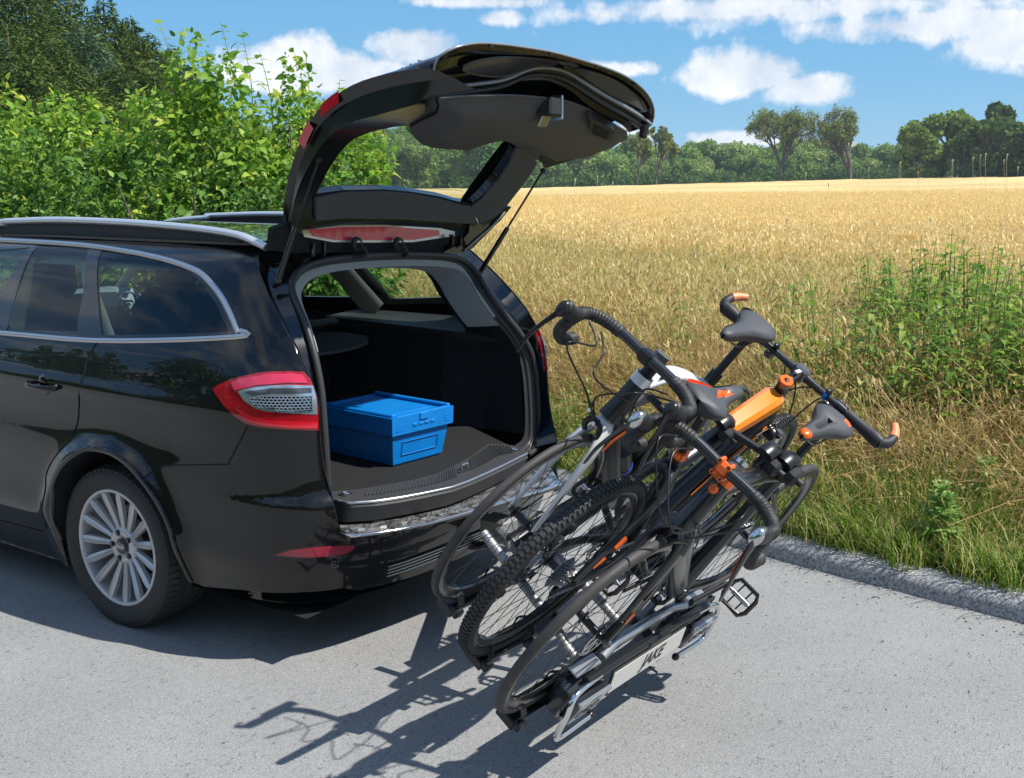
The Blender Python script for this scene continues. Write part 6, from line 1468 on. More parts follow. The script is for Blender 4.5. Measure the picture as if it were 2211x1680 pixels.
def scatter(name, pts, protos, scales, m_dummy=None, tilt=.12, seed=1):
    """one object that places tufts on points with geometry nodes"""
    me = bpy.data.meshes.new(name); me.vertices.add(len(pts)); me.vertices.foreach_set('co', np.asarray(pts, np.float32).ravel())
    at_ = me.attributes.new('sc', 'FLOAT', 'POINT'); at_.data.foreach_set('value', np.asarray(scales, np.float32)); me.update()
    o = bpy.data.objects.new(name, me); link(o); o['kind'] = 'stuff'
    ng = bpy.data.node_groups.new(name, 'GeometryNodeTree'); ng.interface.new_socket('Geometry', in_out='INPUT', socket_type='NodeSocketGeometry'); ng.interface.new_socket('Geometry', in_out='OUTPUT', socket_type='NodeSocketGeometry')
    N = ng.nodes; gi = N.new('NodeGroupInput'); go = N.new('NodeGroupOutput'); mp = N.new('GeometryNodeMeshToPoints'); ng.links.new(gi.outputs[0], mp.inputs[0])
    jn = N.new('GeometryNodeJoinGeometry')
    g2i = N.new('GeometryNodeGeometryToInstance')
    for p in protos[::-1]:
        oi = N.new('GeometryNodeObjectInfo'); oi.inputs[0].default_value = p; oi.inputs['As Instance'].default_value = True; ng.links.new(oi.outputs['Geometry'], jn.inputs[0])
    ip = N.new('GeometryNodeInstanceOnPoints'); ip.inputs['Pick Instance'].default_value = True; ng.links.new(mp.outputs[0], ip.inputs['Points']); ng.links.new(jn.outputs[0], ip.inputs['Instance'])
    ri = N.new('FunctionNodeRandomValue'); ri.data_type = 'INT'; ri.inputs['Min'].default_value = 0; ri.inputs['Max'].default_value = len(protos) - 1; ri.inputs['Seed'].default_value = seed
    ng.links.new(ri.outputs['Value'] if False else [q for q in ri.outputs if q.type == 'INT'][0], ip.inputs['Instance Index'])
    rr = N.new('FunctionNodeRandomValue'); rr.data_type = 'FLOAT_VECTOR'; rr.inputs['Min'].default_value = (-tilt, -tilt, 0); rr.inputs['Max'].default_value = (tilt, tilt, 6.283); rr.inputs['Seed'].default_value = seed + 5
    e2r = N.new('FunctionNodeEulerToRotation'); ng.links.new([q for q in rr.outputs if q.type == 'VECTOR'][0], e2r.inputs[0]); ng.links.new(e2r.outputs[0], ip.inputs['Rotation'])
    na = N.new('GeometryNodeInputNamedAttribute'); na.data_type = 'FLOAT'; na.inputs[0].default_value = 'sc'; ng.links.new([q for q in na.outputs if q.name == 'Attribute' and q.enabled][0], ip.inputs['Scale'])
    ng.links.new(ip.outputs[0], go.inputs[0]); md = o.modifiers.new('scatter', 'NODES'); md.node_group = ng
    return o
gp = [proto('grass_tuft', [blades(70, .10, .34, .007, .13, .9), blades(14, .15, .4, .005, .14, 1.0)], [M_grass, M_straw]) for _ in range(4)]
dp = [proto('dry_tuft', [blades(16, .2, .55, .006, .16, .55), blades(34, .3, .75, .0042, .16, .5, head=.075)], [M_grass, M_straw]) for _ in range(4)]
flat = [proto('fallen_grass', [blades(30, .3, .7, .0045, .2, 1.5, seg=4, head=.06)], [M_brown]) for _ in range(3)]
wp = [proto('wheat_tuft', [blades(74, .62, .84, .0045, .21, .16, seg=2, head=.085), blades(30, .3, .6, .010, .2, .5)], [M_wheat, M_wheat]) for _ in range(4)]
def in_view(x, y, m=.12):
    d = V((x - CAM.x, y - CAM.y, 0)); dep = d.dot(GF); q = d.dot(RT); return dep > .5 and abs(q) < dep * (.46 + m) + 1.0, dep, q
def scatter_zone(name, protos, n, fn, seed, tilt=.12):
    rng = np.random.default_rng(seed); P = []; Sx = []
    while n > 0:
        n -= 1; r = fn(rng)
        if r: P.append(r[:3]); Sx.append(r[3])
    return scatter(name, P, protos, Sx, tilt=tilt, seed=seed)
def zA(rng):     # near verge, green
    y = rng.uniform(-5.5, 9); k = rng.uniform(.12, 3.2) ** 1.0; x = kx(y) + k; v, dep, q = in_view(x, y, .2)
    if not v: return None
    s = rng.uniform(.6, 1.15) * (.65 + .35 * min(1, k)); return (x, y, gz(x, y) - .01, s)
scatter_zone('verge_grass', gp, 10500, zA, 3, .2)
def zB(rng):     # taller dry grass
    y = rng.uniform(-6, 14); k = .95 + 8.1 * rng.uniform(0, 1) ** .85; x = kx(y) + k; v, dep, q = in_view(x, y, .15)
    if not v or mnoise.noise(V((x * .9, y * .9, 3))) < -.32: return None
    return (x, y, gz(x, y) - .02, rng.uniform(.65, 1.15) * min(1, .62 + k * .2))
scatter_zone('dry_grass', dp, 13000, zB, 4, .16)
tg_ = [proto('tall_green_tuft', [blades(44, .25, .72, .010, .15, .75, seg=4), blades(10, .4, .8, .005, .16, .6, head=.07)], [M_grass, M_straw]) for _ in range(3)]
def zG(rng):     # patches of taller green grass
    y = rng.uniform(-6, 12); k = .35 + 6.5 * rng.uniform(0, 1) ** 1.2; x = kx(y) + k; v, dep, q = in_view(x, y, .15)
    if not v or mnoise.noise(V((x * .55, y * .55, 7))) < -.12 + .045 * k: return None
    return (x, y, gz(x, y) - .02, rng.uniform(.6, 1.1) * min(1, .5 + k * .3))
scatter_zone('tall_green_grass', tg_, 9000, zG, 14, .2)
def zF(rng):
    y = rng.uniform(-5, 6); k = rng.uniform(.75, 4.0); x = kx(y) + k; v, dep, q = in_view(x, y, .1)
    if not v: return None
    return (x, y, gz(x, y) + .05, rng.uniform(.5, 1.0))
scatter_zone('fallen_grass_mat', flat, 5200, zF, 5, .5)
def zW(rng):     # wheat
    dep = 9.2 + 62 * rng.uniform(0, 1) ** .62; q = rng.uniform(-.60, .60) * dep; p = CAM + GF * dep + RT * q
    if p.x - kx(min(p.y, 34)) < 7.0 + mnoise.noise(V((p.x, p.y, 0))) * 1.0: return None
    if q < -.16 * dep: return None
    return (p.x, p.y, gz(p.x, p.y) - .02, rng.uniform(.92, 1.1))
scatter_zone('wheat_crop', wp, 17000, zW, 6, .07)
# the crop beyond, as a rough-topped canopy at ear height
def canopy():
    m, t, b = pos_mat('wheat_canopy'); tc = nn(t, 'ShaderNodeTexCoord'); g = tc.outputs['Object']
    mp = nn(t, 'ShaderNodeMapping', inp={'Scale': (1, 1, 1)}); t.links.new(g, mp.inputs[0])
    n1 = nn(t, 'ShaderNodeTexNoise', inp={'Vector': (mp, 0), 'Scale': 5.0, 'Detail': 8.0, 'Roughness': .75}); n2 = nn(t, 'ShaderNodeTexNoise', inp={'Vector': (mp, 0), 'Scale': .08, 'Detail': 4.0})
    r = nn(t, 'ShaderNodeValToRGB', inp={0: (n1, 'Fac')}); e = r.color_ramp.elements; e[0].position = .36; e[0].color = (.42, .29, .10, 1); e[1].position = .62; e[1].color = (.84, .65, .32, 1)
    r2 = nn(t, 'ShaderNodeValToRGB', inp={0: (n2, 'Fac')}); e = r2.color_ramp.elements; e[0].position = .35; e[0].color = (.86, .84, .8, 1); e[1].position = .65; e[1].color = (1.1, 1.1, 1.1, 1)
    mx = nn(t, 'ShaderNodeMixRGB', blend_type='MULTIPLY', inp={0: 1.0, 1: (r, 0), 2: (r2, 0)}); t.links.new(mx.outputs[0], b.inputs['Base Color']); b.inputs['Roughness'].default_value = .9; b.inputs['Specular IOR Level'].default_value = .1
    bp_ = nn(t, 'ShaderNodeBump', inp={'Strength': 1.0, 'Distance': .12, 'Height': (n1, 'Fac')}); t.links.new(bp_.outputs[0], b.inputs['Normal'])
    bb = MB(); ds = [22 * (1.045 ** i) for i in range(46)]; rows = []
    rng = np.random.default_rng(8)
    for d in ds:
        row = []
        for k in range(81):
            q = (-.30 + 1.0 * k / 80) * d * 1.0; p = CAM + GF * d + RT * q; row.append(V((p.x, p.y, gz(p.x, p.y) + (.66 if d < 60 else .72 + min(.1, (d - 60) * .01)) + rng.uniform(-.05, .05) * min(1, d / 60))))
        rows.append(row)
    n_ = 81; bb.add([q for r_ in rows for q in r_], [(j * n_ + k, j * n_ + k + 1, (j + 1) * n_ + k + 1, (j + 1) * n_ + k) for j in range(len(rows) - 1) for k in range(80)])
    o = bb.build('wheat_canopy', m, smooth=180); o['kind'] = 'stuff'
canopy()
# ---------- leafy weeds at right, tall stems
def leaf(b, base, d, up, L, w, bend=.3, fold=.25):
    d = d.normalized(); s = d.cross(up).normalized(); n = s.cross(d).normalized(); P = []
    for (t, ww) in ((0, .05), (.25, .8), (.5, 1), (.78, .6), (1, .02)):
        c = base + d * (L * t) - V((0, 0, 1)) * (bend * L * t * t); P.append((c - s * w * ww / 2 + n * fold * w * ww / 2, c, c + s * w * ww / 2 + n * fold * w * ww / 2))
    vs = [q for r in P for q in r]; fs = []
    for i in range(4):
        fs += [(3 * i, 3 * i + 1, 3 * i + 4, 3 * i + 3), (3 * i + 1, 3 * i + 2, 3 * i + 5, 3 * i + 4)]
    b.add(vs, fs)
def weed_mesh(seed, h, big=1.0):
    rng = random.Random(seed); st = MB(); lf = MB()
    for s in range(3):
        a = rng.uniform(0, 6.28); lx, ly = rng.uniform(.03, .16) * math.cos(a), rng.uniform(.03, .16) * math.sin(a); hh = h * rng.uniform(.75, 1.05)
        P = cat([(lx * .3, ly * .3, 0), (lx, ly, hh * .5), (lx * 1.6 + rng.uniform(-.05, .05), ly * 1.6, hh)], 8); st.tube(P, [.005 * (1 - .7 * i / (len(P) - 1)) for i in range(len(P))], n=5)
        n = int(hh / .055)
        for i in range(n):
            t = .12 + .88 * i / n; p = P[int(t * (len(P) - 1))]; ang = i * 1.57 + rng.uniform(-.3, .3)
            for sg in (0, math.pi):
                L = .10 * big * (1.15 - .6 * t) * rng.uniform(.8, 1.2); leaf(lf, p, V((math.cos(ang + sg), math.sin(ang + sg), rng.uniform(.1, .6))), V((0, 0, 1)), L, L * .42, bend=rng.uniform(.3, .9))
    return st, lf
wproto = []
for k in range(5):
    st, lf = weed_mesh(k, 1.0, 1.0 + .15 * (k % 3)); e = empty('weed'); a = st.build('stem', mat('weed_stem', (.10, .16, .04), .6), e); c = lf.build('foliage', M_weed, e, smooth=180); wproto.append(e)
wr = random.Random(5); wn = 0
spots = []
while len(spots) < 190:
    px = wr.uniform(1400, 2330); dep = wr.uniform(4.4, 9.4); q = (px - 1105.5) / FP * dep
    if wr.random() > (max(0, px - 1400) / 720) ** 1.1 * (.45 + 1.1 * mnoise.noise(V((px * .008, dep * .9, 1))) + .35): continue
    p = CAM + GF * dep + RT * q
    if p.x - kx(p.y) < 1.25: continue
    spots.append((p.x, p.y, wr.uniform(.72, 1.22) * (.72 + .28 * min(1, max(0, (px - 1500) / 500)))))
for px, dep in ((1100, 7.0), (1190, 8.2), (1010, 6.3), (1270, 6.4), (1330, 7.4), (1420, 6.6), (1080, 6.0), (1560, 6.1)): 
    p = CAM + GF * dep + RT * ((px - 1105.5) / FP * dep); spots.append((p.x, p.y, .6))
for i, (x, y, s) in enumerate(spots):
    e = wproto[i] if i < 5 else copy_tree(wproto[i % 5])
    e.location = (x, y, gz(x, y) - .02); e.scale = (s, s, s); e.rotation_euler = (wr.uniform(-.1, .1), wr.uniform(-.1, .1), wr.uniform(0, 6.28))
    e['category'] = 'weed'; e['label'] = 'tall leafy green weed standing in the dry verge grass'; e['group'] = 'leafy weeds in the verge'
# low thistle-like rosettes beside the kerb
def rosette():
    b = MB(); rng = random.Random(3)
    for lvl in range(4):
        for k in range(7):
            a = k * .9 + lvl * .4; d = V((math.cos(a), math.sin(a), .25 + lvl * .35)); L = .13 - lvl * .02
            leaf(b, V((0, 0, .02 + lvl * .05)), d, V((0, 0, 1)), L, .03, .4)
            for s in (.35, .6):
                for sg in (-1, 1):
                    leaf(b, V((0, 0, .02 + lvl * .05)) + d.normalized() * L * s, (d + V((-d.y, d.x, 0)) * sg).normalized(), V((0, 0, 1)), L * .35, .014, .2)
    return b
r0 = rosette().build('thistle_plant', leafmat('thistle_leaf', (.16, .32, .06), (.3, .46, .12), .35), smooth=180)
for i, (px, py, s) in enumerate(((2020, 1170, 1.1), (2120, 1120, 1.2), (1985, 1215, .9))):
    o = r0 if i == 0 else r0.copy()
    if i: COL.objects.link(o)
    p = at(px, py + 8, 2, .16); p.x = max(p.x, kx(p.y) + .28); o.location = (p.x, p.y, gz(p.x, p.y) + .12); o.scale = (s,) * 3; o.rotation_euler = (0, 0, i * 2.1)
    tag(o, ('pale green thistle rosette above the kerb, left of a larger one', 'largest pale green thistle rosette in the grass above the kerb', 'smallest pale green thistle rosette, lowest and closest to the kerb')[i], 'plant', 'thistle rosettes by the kerb')
# pale tall grass stems rising above the field edge
sp = []
for i, (px, y0, y1) in enumerate([(1240, 430, 386), (1290, 430, 380), (1325, 430, 392), (1740, 440, 372), (1790, 440, 395), (1876, 420, 361), (1945, 420, 350), (1985, 420, 370), (2058, 415, 345), (2103, 410, 340), (2118, 420, 335), (2130, 405, 332), (2170, 410, 345), (2176, 420, 333), (2200, 410, 360), (1330, 720, 610), (1500, 640, 540), (1850, 640, 540), (2010, 600, 470), (1700, 560, 470)]):
    dep = 6.5 + (i * 1.37) % 3.5; top = CAM + ray(px, y1) * (dep); base = CAM + GF * dep + RT * ((px - 1105.5) / FP * dep)
    zb = gz(base.x, base.y); b = MB(); lx = ((i * 7) % 5 - 2) * .02
    P = cat([(base.x + lx, base.y, zb), (base.x + lx * .5, base.y, (zb + top.z) * .5), (top.x, top.y, top.z - .10), (top.x - lx * .5, top.y, top.z)], 6)
    n = len(P); b.tube(P, [.0008] * (n - 5) + [.0035, .006, .0055, .0038, .001], n=5); o = b.build('grass_stalk', leafmat('stalk_pale', (.72, .62, .40), (.86, .78, .56), .4) if i == 0 else STK, smooth=60); STK = o.data.materials[0]
    tag(o, 'single tall pale seeding grass stalk rising above the verge', 'grass stalk', 'tall grass stalks above the verge')

# grit and small stones along the foot of the kerb
def grit():
    pr = []
    for k in range(3):
        b = MB(); rr = random.Random(k); b.ball((0, 0, .003), .006, n=6, m=4, sc=(1.2, .9, .6)); b.v = [(x * rr.uniform(.8, 1.2), y * rr.uniform(.8, 1.2), z) for x, y, z in b.v]; me = bpy.data.meshes.new('pebble'); me.from_pydata(b.v, [], b.f); me.materials.append(mat('pebble_grey', (.33, .325, .31), .9)); pr.append(bpy.data.objects.new('pebble', me))
    rg = np.random.default_rng(12); P = []; S_ = []
    for _ in range(650):
        y = rg.uniform(-5, 1.5); k = rg.exponential(.09) if rg.random() < .75 else rg.uniform(0, 2.5); P.append((kx(y) - .015 - k, y, .001)); S_.append(rg.uniform(.2, 1.0) * (1 if k < .3 else .5))
    scatter('grit', P, pr, S_, tilt=.4, seed=9)
grit()
# ================================================================ SHRUBS AND TREES
M_sh1 = leafmat('shrub_leaf_light', (.10, .24, .02), (.30, .48, .05), .5, c3=(.60, .62, .08))
M_sh2 = leafmat('shrub_leaf_dark', (.04, .12, .012), (.12, .24, .03), .35, c3=(.2, .34, .05))
M_bark = mat('bark', (.10, .08, .06), .95, noise=(8, .2, (.17, .14, .11)), bump=(30, .8, .02))
M_twig = mat('twig', (.16, .17, .06), .8)
def leaf_cloud(n, centres, radii, size, rng, aspect=.5, droop=.35, normal_bias=.5):
    """n leaves of 4 faces each spread through ellipsoids, denser near their surface"""
    C_ = np.asarray(centres, float); R_ = np.asarray(radii, float); w = (R_.prod(axis=1)) ** (2 / 3); w /= w.sum()
    k = rng.choice(len(C_), n, p=w); d = rng.normal(size=(n, 3)); d /= np.linalg.norm(d, axis=1)[:, None]; rr = rng.uniform(.15, 1, n) ** (1 / 2.6) * (1 + rng.normal(0, .10, n))
    P = C_[k] + d * R_[k] * rr[:, None]
    out = d * [1, 1, .6] + rng.normal(0, .7, (n, 3)) + [0, 0, .15]; out /= np.linalg.norm(out, axis=1)[:, None]
    out[:, 2] -= droop; out /= np.linalg.norm(out, axis=1)[:, None]
    up = d * normal_bias + rng.normal(0, .55, (n, 3)) + [0, 0, .6]; side = np.cross(out, up); side /= np.linalg.norm(side, axis=1)[:, None] + 1e-9; nrm = np.cross(side, out)
    s = size * rng.choice([.55, .8, 1.0, 1.3, 1.7], n, p=[.2, .27, .25, .18, .10])
    T = [(0, 0, 0), (.35, -.5, .12), (.40, 0, 0), (.35, .5, .12), (.75, -.34, -.0), (.8, 0, -.10), (.75, .34, -.0), (1.05, 0, -.22)]
    Vv = np.zeros((n, 8, 3))
    for i, (a, b_, c) in enumerate(T): Vv[:, i] = P + out * (a * s)[:, None] + side * (b_ * s * aspect)[:, None] + nrm * (c * s)[:, None]
    F = np.array([(0, 1, 2, 2), (0, 2, 3, 3)]);
    quads = np.array([[0, 1, 2, 3], [1, 4, 5, 2], [2, 5, 6, 3], [4, 7, 6, 5]])
    idx = (np.arange(n)[:, None, None] * 8 + quads[None]).reshape(-1)
    return Vv.reshape(-1, 3), idx
def small_cloud(n, centres, radii, size, rng, nb=.6, shell=2.2, asp=1.0):
    """n two-face leaf sprays for distant crowns"""
    C_ = np.asarray(centres, float); R_ = np.asarray(radii, float); w = (R_.prod(axis=1)) ** (2 / 3); w /= w.sum()
    k = rng.choice(len(C_), n, p=w); d = rng.normal(size=(n, 3)); d /= np.linalg.norm(d, axis=1)[:, None]; rr = rng.uniform(.1, 1, n) ** (1 / shell) * (1 + rng.normal(0, .09, n))
    P = C_[k] + d * R_[k] * rr[:, None]; a = rng.normal(size=(n, 3)) + d * nb; a /= np.linalg.norm(a, axis=1)[:, None]; t = np.cross(a, rng.normal(size=(n, 3))); t /= np.linalg.norm(t, axis=1)[:, None]; u = np.cross(a, t)
    s = size * rng.uniform(.5, 1.4, n)[:, None]
    if asp != 1.0:
        t = d * [1, 1, .3] + rng.normal(0, .35, (n, 3)); t /= np.linalg.norm(t, axis=1)[:, None]; u = np.cross(t, rng.normal(size=(n, 3)) * .4 + [0, 0, 1]); u /= np.linalg.norm(u, axis=1)[:, None]; a = np.cross(t, u)
    u = u * asp
    Vv = np.stack([P - t * s - u * s * .5, P + t * s * .3 - u * s * .7, P + t * s + u * s * .4 + a * s * .3, P - t * s * .2 + u * s * .8], 1)
    return Vv.reshape(-1, 3), np.arange(n * 4)
rng = np.random.default_rng(21)
def pxp(px, dep): return CAM + GF * dep + RT * ((px - 1105.5) / FP * dep)
def zpy(py, dep): return CAM.z + dep * (400 - py) / FP
SHR = [  # px, depth, top py, half width, label, leaf size, material, count
    (20, 11.0, 225, 1.35, 'yellow-green bush at the far left, above the car roof', .062, M_sh1, 15000),
    (270, 9.9, 225, 1.2, 'bright yellow-green bush left of the centre of the hedge', .062, M_sh1, 15000),
    (130, 8.9, 330, 1.35, 'dark green lower bush just behind the roof rail at left', .060, M_sh2, 13000),
    (470, 9.0, 170, 1.05, 'tall bright green bush with upright shoots against the sky', .062, M_sh1, 16000),
    (430, 8.0, 315, 1.1, 'dark glossy bush with narrow leaves behind the middle of the roof', .058, M_sh2, 14000),
    (640, 8.6, 180, .85, 'light green bush beside the raised tailgate, seen at its left edge', .056, M_sh1, 13000),
    (650, 7.6, 370, .85, 'dark green bush low beside the raised tailgate', .054, M_sh2, 9000),
    (770, 8.9, 300, .45, 'small light green bush seen through the tailgate glass', .050, M_sh1, 5000)]
def shoot(rt, base, top, n, size):
    b = MB(); mid = base.lerp(top, .5) + V((.03, -.02, 0)); P = cat([base, mid, top], 8); b.tube(P, [.006 * (1 - .8 * i / (len(P) - 1)) for i in range(len(P))], n=5); s_ = b.build('shoot', M_twig, rt)
    b = MB(); rr = random.Random(int(top.x * 1000))
    for i in range(n):
        t = .25 + .75 * (i + .5) / n; p = P[int(t * (len(P) - 1))]; a = i * 2.4; L = size * rr.uniform(.6, 1.2) * (1.15 - .5 * t); leaf(b, p, V((math.cos(a), math.sin(a), rr.uniform(-.2, .7))), V((0, 0, 1)), L, L * .85, .35, .1)
    b.build('shoot_leaves', M_sh1, rt, smooth=180)
for i, (px, dep, tpy, hw, lab, ls, m_, cnt) in enumerate(SHR):
    c = pxp(px, dep); zt = zpy(tpy, dep); zb = gz(c.x, c.y); rt = empty('leafy_shrub', lab, 'shrub', loc=(c.x, c.y, zb), group='shrubs of the hedge beyond the car'); H = zt - zb
    r_ = random.Random(i); cen = []; rad = []
    for k in range(13):
        a = r_.uniform(0, 6.28); q = r_.uniform(0, .75) * hw; zz = r_.uniform(.2, .86) * H * (1 - .25 * (q / hw)); s = r_.uniform(.34, .55) * min(hw, 1.0)
        cen.append((q * math.cos(a), q * math.sin(a), zz)); rad.append((s, s, s * .85))
    for k in range(9):
        a = r_.uniform(0, 6.28); q = r_.uniform(.1, .8) * hw; cen.append((q * math.cos(a), q * math.sin(a), H * r_.uniform(.8, 1.04) * (1 - .22 * q / hw))); s = r_.uniform(.10, .2); rad.append((s, s, s * 1.9))
    Vv, F = leaf_cloud(int(cnt * .85), cen, rad, ls, rng, aspect=.62 if m_ is M_sh1 else .42)
    fast_mesh('foliage', Vv, F, 4, m_, rt, smooth=False)
    for k in range(5):
        a = k * 1.3 + i; b = MB(); b.tube(cat([(0, 0, 0), (hw * .25 * math.cos(a), hw * .25 * math.sin(a), H * .45), (hw * .5 * math.cos(a), hw * .5 * math.sin(a), H * .85)], 6), [.02 * (1 - .75 * j / 12) for j in range(13)], n=6); b.build('stem', M_bark, rt)
    if i == 3:
        for (sx, sy, bx, by, n) in ((475, 42, 520, 330, 16), (520, 60, 545, 300, 14), (505, 140, 495, 330, 12), (340, 40, 420, 330, 13), (560, 110, 590, 320, 12)):
            A = CAM + ray(bx, by) * dep * 1.0; T_ = CAM + ray(sx, sy) * dep; Mi = V((c.x, c.y, zb)); shoot(rt, A - Mi, T_ - Mi, n, .13)
    if i == 5:
        for (sx, sy, bx, by, n) in ((610, 150, 620, 330, 11), (735, 170, 690, 300, 11)):
            A = CAM + ray(bx, by) * dep; T_ = CAM + ray(sx, sy) * dep; Mi = V((c.x, c.y, zb)); shoot(rt, A - Mi, T_ - Mi, n, .10)
# ---------- trees
M_con = leafmat('conifer_needles', (.03, .07, .014), (.09, .14, .03), .25, .8, c3=(.17, .21, .05), spec=.1)
M_conb = leafmat('spruce_blue_green', (.045, .10, .055), (.12, .20, .11), .25, .8, spec=.1)
M_dec = leafmat('broadleaf', (.10, .18, .03), (.24, .34, .07), .35, .8, c3=(.28, .33, .08), spec=.1)
M_dec2 = leafmat('broadleaf_dark', (.045, .10, .02), (.12, .19, .045), .3, .8, spec=.1)
M_sparse = leafmat('sparse_leaf', (.12, .17, .04), (.28, .33, .08), .35, .8, c3=(.34, .32, .10), spec=.1)
def branch_tree(b, p, d, L, r, depth, rnd, tips, spread=.55, n=3, upb=.15):
    q = p + d * L; mid = p.lerp(q, .5) + V((rnd.uniform(-1, 1), rnd.uniform(-1, 1), 0)) * L * .05
    b.tube([p, mid, q], [r, r * .85, r * .68], n=6 if depth > 1 else 4, caps=False)
    if depth <= 2 and spread > .45 and n == 4: tips.append(q)
    if depth == 0: tips.append(q); return
    tips_here = rnd.randint(2, 3) if depth < 3 else n
    for k in range(tips_here):
        a = rnd.uniform(0, 6.28); e = d.orthogonal().normalized(); f = d.cross(e); nd = (d + (e * math.cos(a) + f * math.sin(a)) * rnd.uniform(.35, 1.0) * spread * 1.5 + V((0, 0, upb))).normalized()
        branch_tree(b, q, nd, L * rnd.uniform(.62, .85), r * .62, depth - 1, rnd, tips, spread, n, upb)
def make_tree(name, label, cat_, loc, H, crown_w, trunkH, m_leaf, leaf_n, leaf_s, seed, depth=4, sparse=False, group=None, spread=.55, conifer=False, rmul=1.):
    rt = empty(name, label, cat_, loc=loc, group=group); rnd = random.Random(seed); tips = []; b = MB(); rg = np.random.default_rng(seed)
    if conifer:
        b.tube([(0, 0, 0), (0, 0, H * .5), (0, 0, H * .97)], [H * .02, H * .014, H * .003], n=7); b.build('trunk', M_bark, rt)
        cen = []; rad = []
        for k in range(42):
            t = k / 42; z = H * (.12 + .86 * t); w = crown_w * (1 - t) ** .8 * .62 + .12; 
            for j in range(4 if t < .6 else 3):
                a = k * 2.4 + j * 1.7; cen.append((w * .75 * math.cos(a), w * .75 * math.sin(a), z - w * .15)); rad.append((w * .5, w * .5, H * .03 + w * .16))
        Vv, F = small_cloud(int(leaf_n * 1.5), cen, rad, leaf_s * 1.25, rg, asp=.38); fast_mesh('crown', Vv, F, 4, m_leaf, rt)
        return rt
    L0 = trunkH; branch_tree(b, V((0, 0, 0)), V((rnd.uniform(-.06, .06), 0, 1)).normalized(), L0, H * .022 * rmul, depth, rnd, tips, spread, 4 if sparse else 3)
    zs = max(p.z for p in tips); xs = max(math.hypot(p.x, p.y) for p in tips); kz = (H * .93 - L0) / max(.1, zs - L0); kr = crown_w * .5 / xs
    b.v = [(x * kr if z > L0 else x * (1 + (kr - 1) * max(0, z / L0)), y * kr if z > L0 else y, z if z < L0 else L0 + (z - L0) * kz) for x, y, z in b.v]
    b.build('trunk', M_bark, rt, smooth=60)
    tp = [(p.x * kr, p.y * kr, L0 + (p.z - L0) * kz) for p in tips]
    s = crown_w * (.048 if sparse else .14); rad = [(s * rnd.uniform(.6, 1.3), s * rnd.uniform(.6, 1.3), s * (rnd.uniform(.9, 1.6) if sparse else rnd.uniform(.5, .95))) for _ in tp]
    if not sparse:
        for k in range(26):
            a = rnd.uniform(0, 6.28); q = rnd.uniform(.1, .46) * crown_w; tp.append((q * math.cos(a), q * math.sin(a), H * rnd.uniform(.08, .7))); e_ = crown_w * rnd.uniform(.08, .17); rad.append((e_, e_, e_ * .9))
    Vv, F = small_cloud(leaf_n, tp, rad, leaf_s, rg, shell=1.6); fast_mesh('crown', Vv, F, 4, m_leaf, rt)
    return rt
def place(px, dep, py_base=None):
    p = pxp(px, dep); return p
def T(name, label, px, dep, top_py, width_px, m_, n, ls, seed, base_py=400, **k):
    p = pxp(px, dep); zt = zpy(top_py, dep); zb = zpy(base_py, dep); W_ = width_px / FP * dep
    return make_tree(name, label, 'tree', (p.x, p.y, zb), zt - zb, W_, k.pop('tr', .22) * (zt - zb), m_, n, ls * dep / FP, seed, **k)
T('broadleaf_tree', 'spreading open-crowned tree, left of the pair standing at the field edge', 1675, 175, 228, 165, M_sparse, 10500, 1.7, 31, depth=5, sparse=True, spread=.62, rmul=1.2)
T('broadleaf_tree', 'forked open-crowned tree, right of the pair standing at the field edge', 1822, 170, 228, 165, M_sparse, 9500, 1.7, 45, depth=5, sparse=True, spread=.5, tr=.14, rmul=1.1)
T('thin_tree', 'thin tree half hidden behind the tip of the tailgate', 1372, 165, 285, 75, M_sparse, 2600, 3.2, 52, depth=4, sparse=True, base_py=405)
T('thin_tree', 'thin nearly bare tree just right of the tailgate tip', 1412, 168, 272, 85, M_sparse, 2600, 3.2, 63, depth=4, sparse=True, base_py=405)
T('weeping_tree', 'narrow drooping tree left of the dense clump at right', 1962, 150, 262, 95, M_dec, 9000, 4.2, 71, base_py=395)
T('broadleaf_tree', 'rounded light green tree in the middle of the clump at right', 2045, 150, 245, 130, M_dec, 13000, 4.5, 82, base_py=392)
T('broadleaf_tree', 'dense dark tree in front of the pine at right', 2110, 145, 262, 130, M_dec2, 12000, 4.5, 83, base_py=392)
T('pine_tree', 'tall dark pine standing highest in the clump at right', 2138, 155, 226, 90, M_con, 10000, 4.5, 84, base_py=392)
T('pine_tree', 'dark conifer cut by the right edge of the photo', 2205, 140, 250, 90, M_con, 9000, 4.5, 85, base_py=390, conifer=True)
T('broadleaf_tree', 'dark tree filling the right edge behind the conifer', 2185, 160, 285, 110, M_dec2, 8000, 4.5, 86, base_py=392)
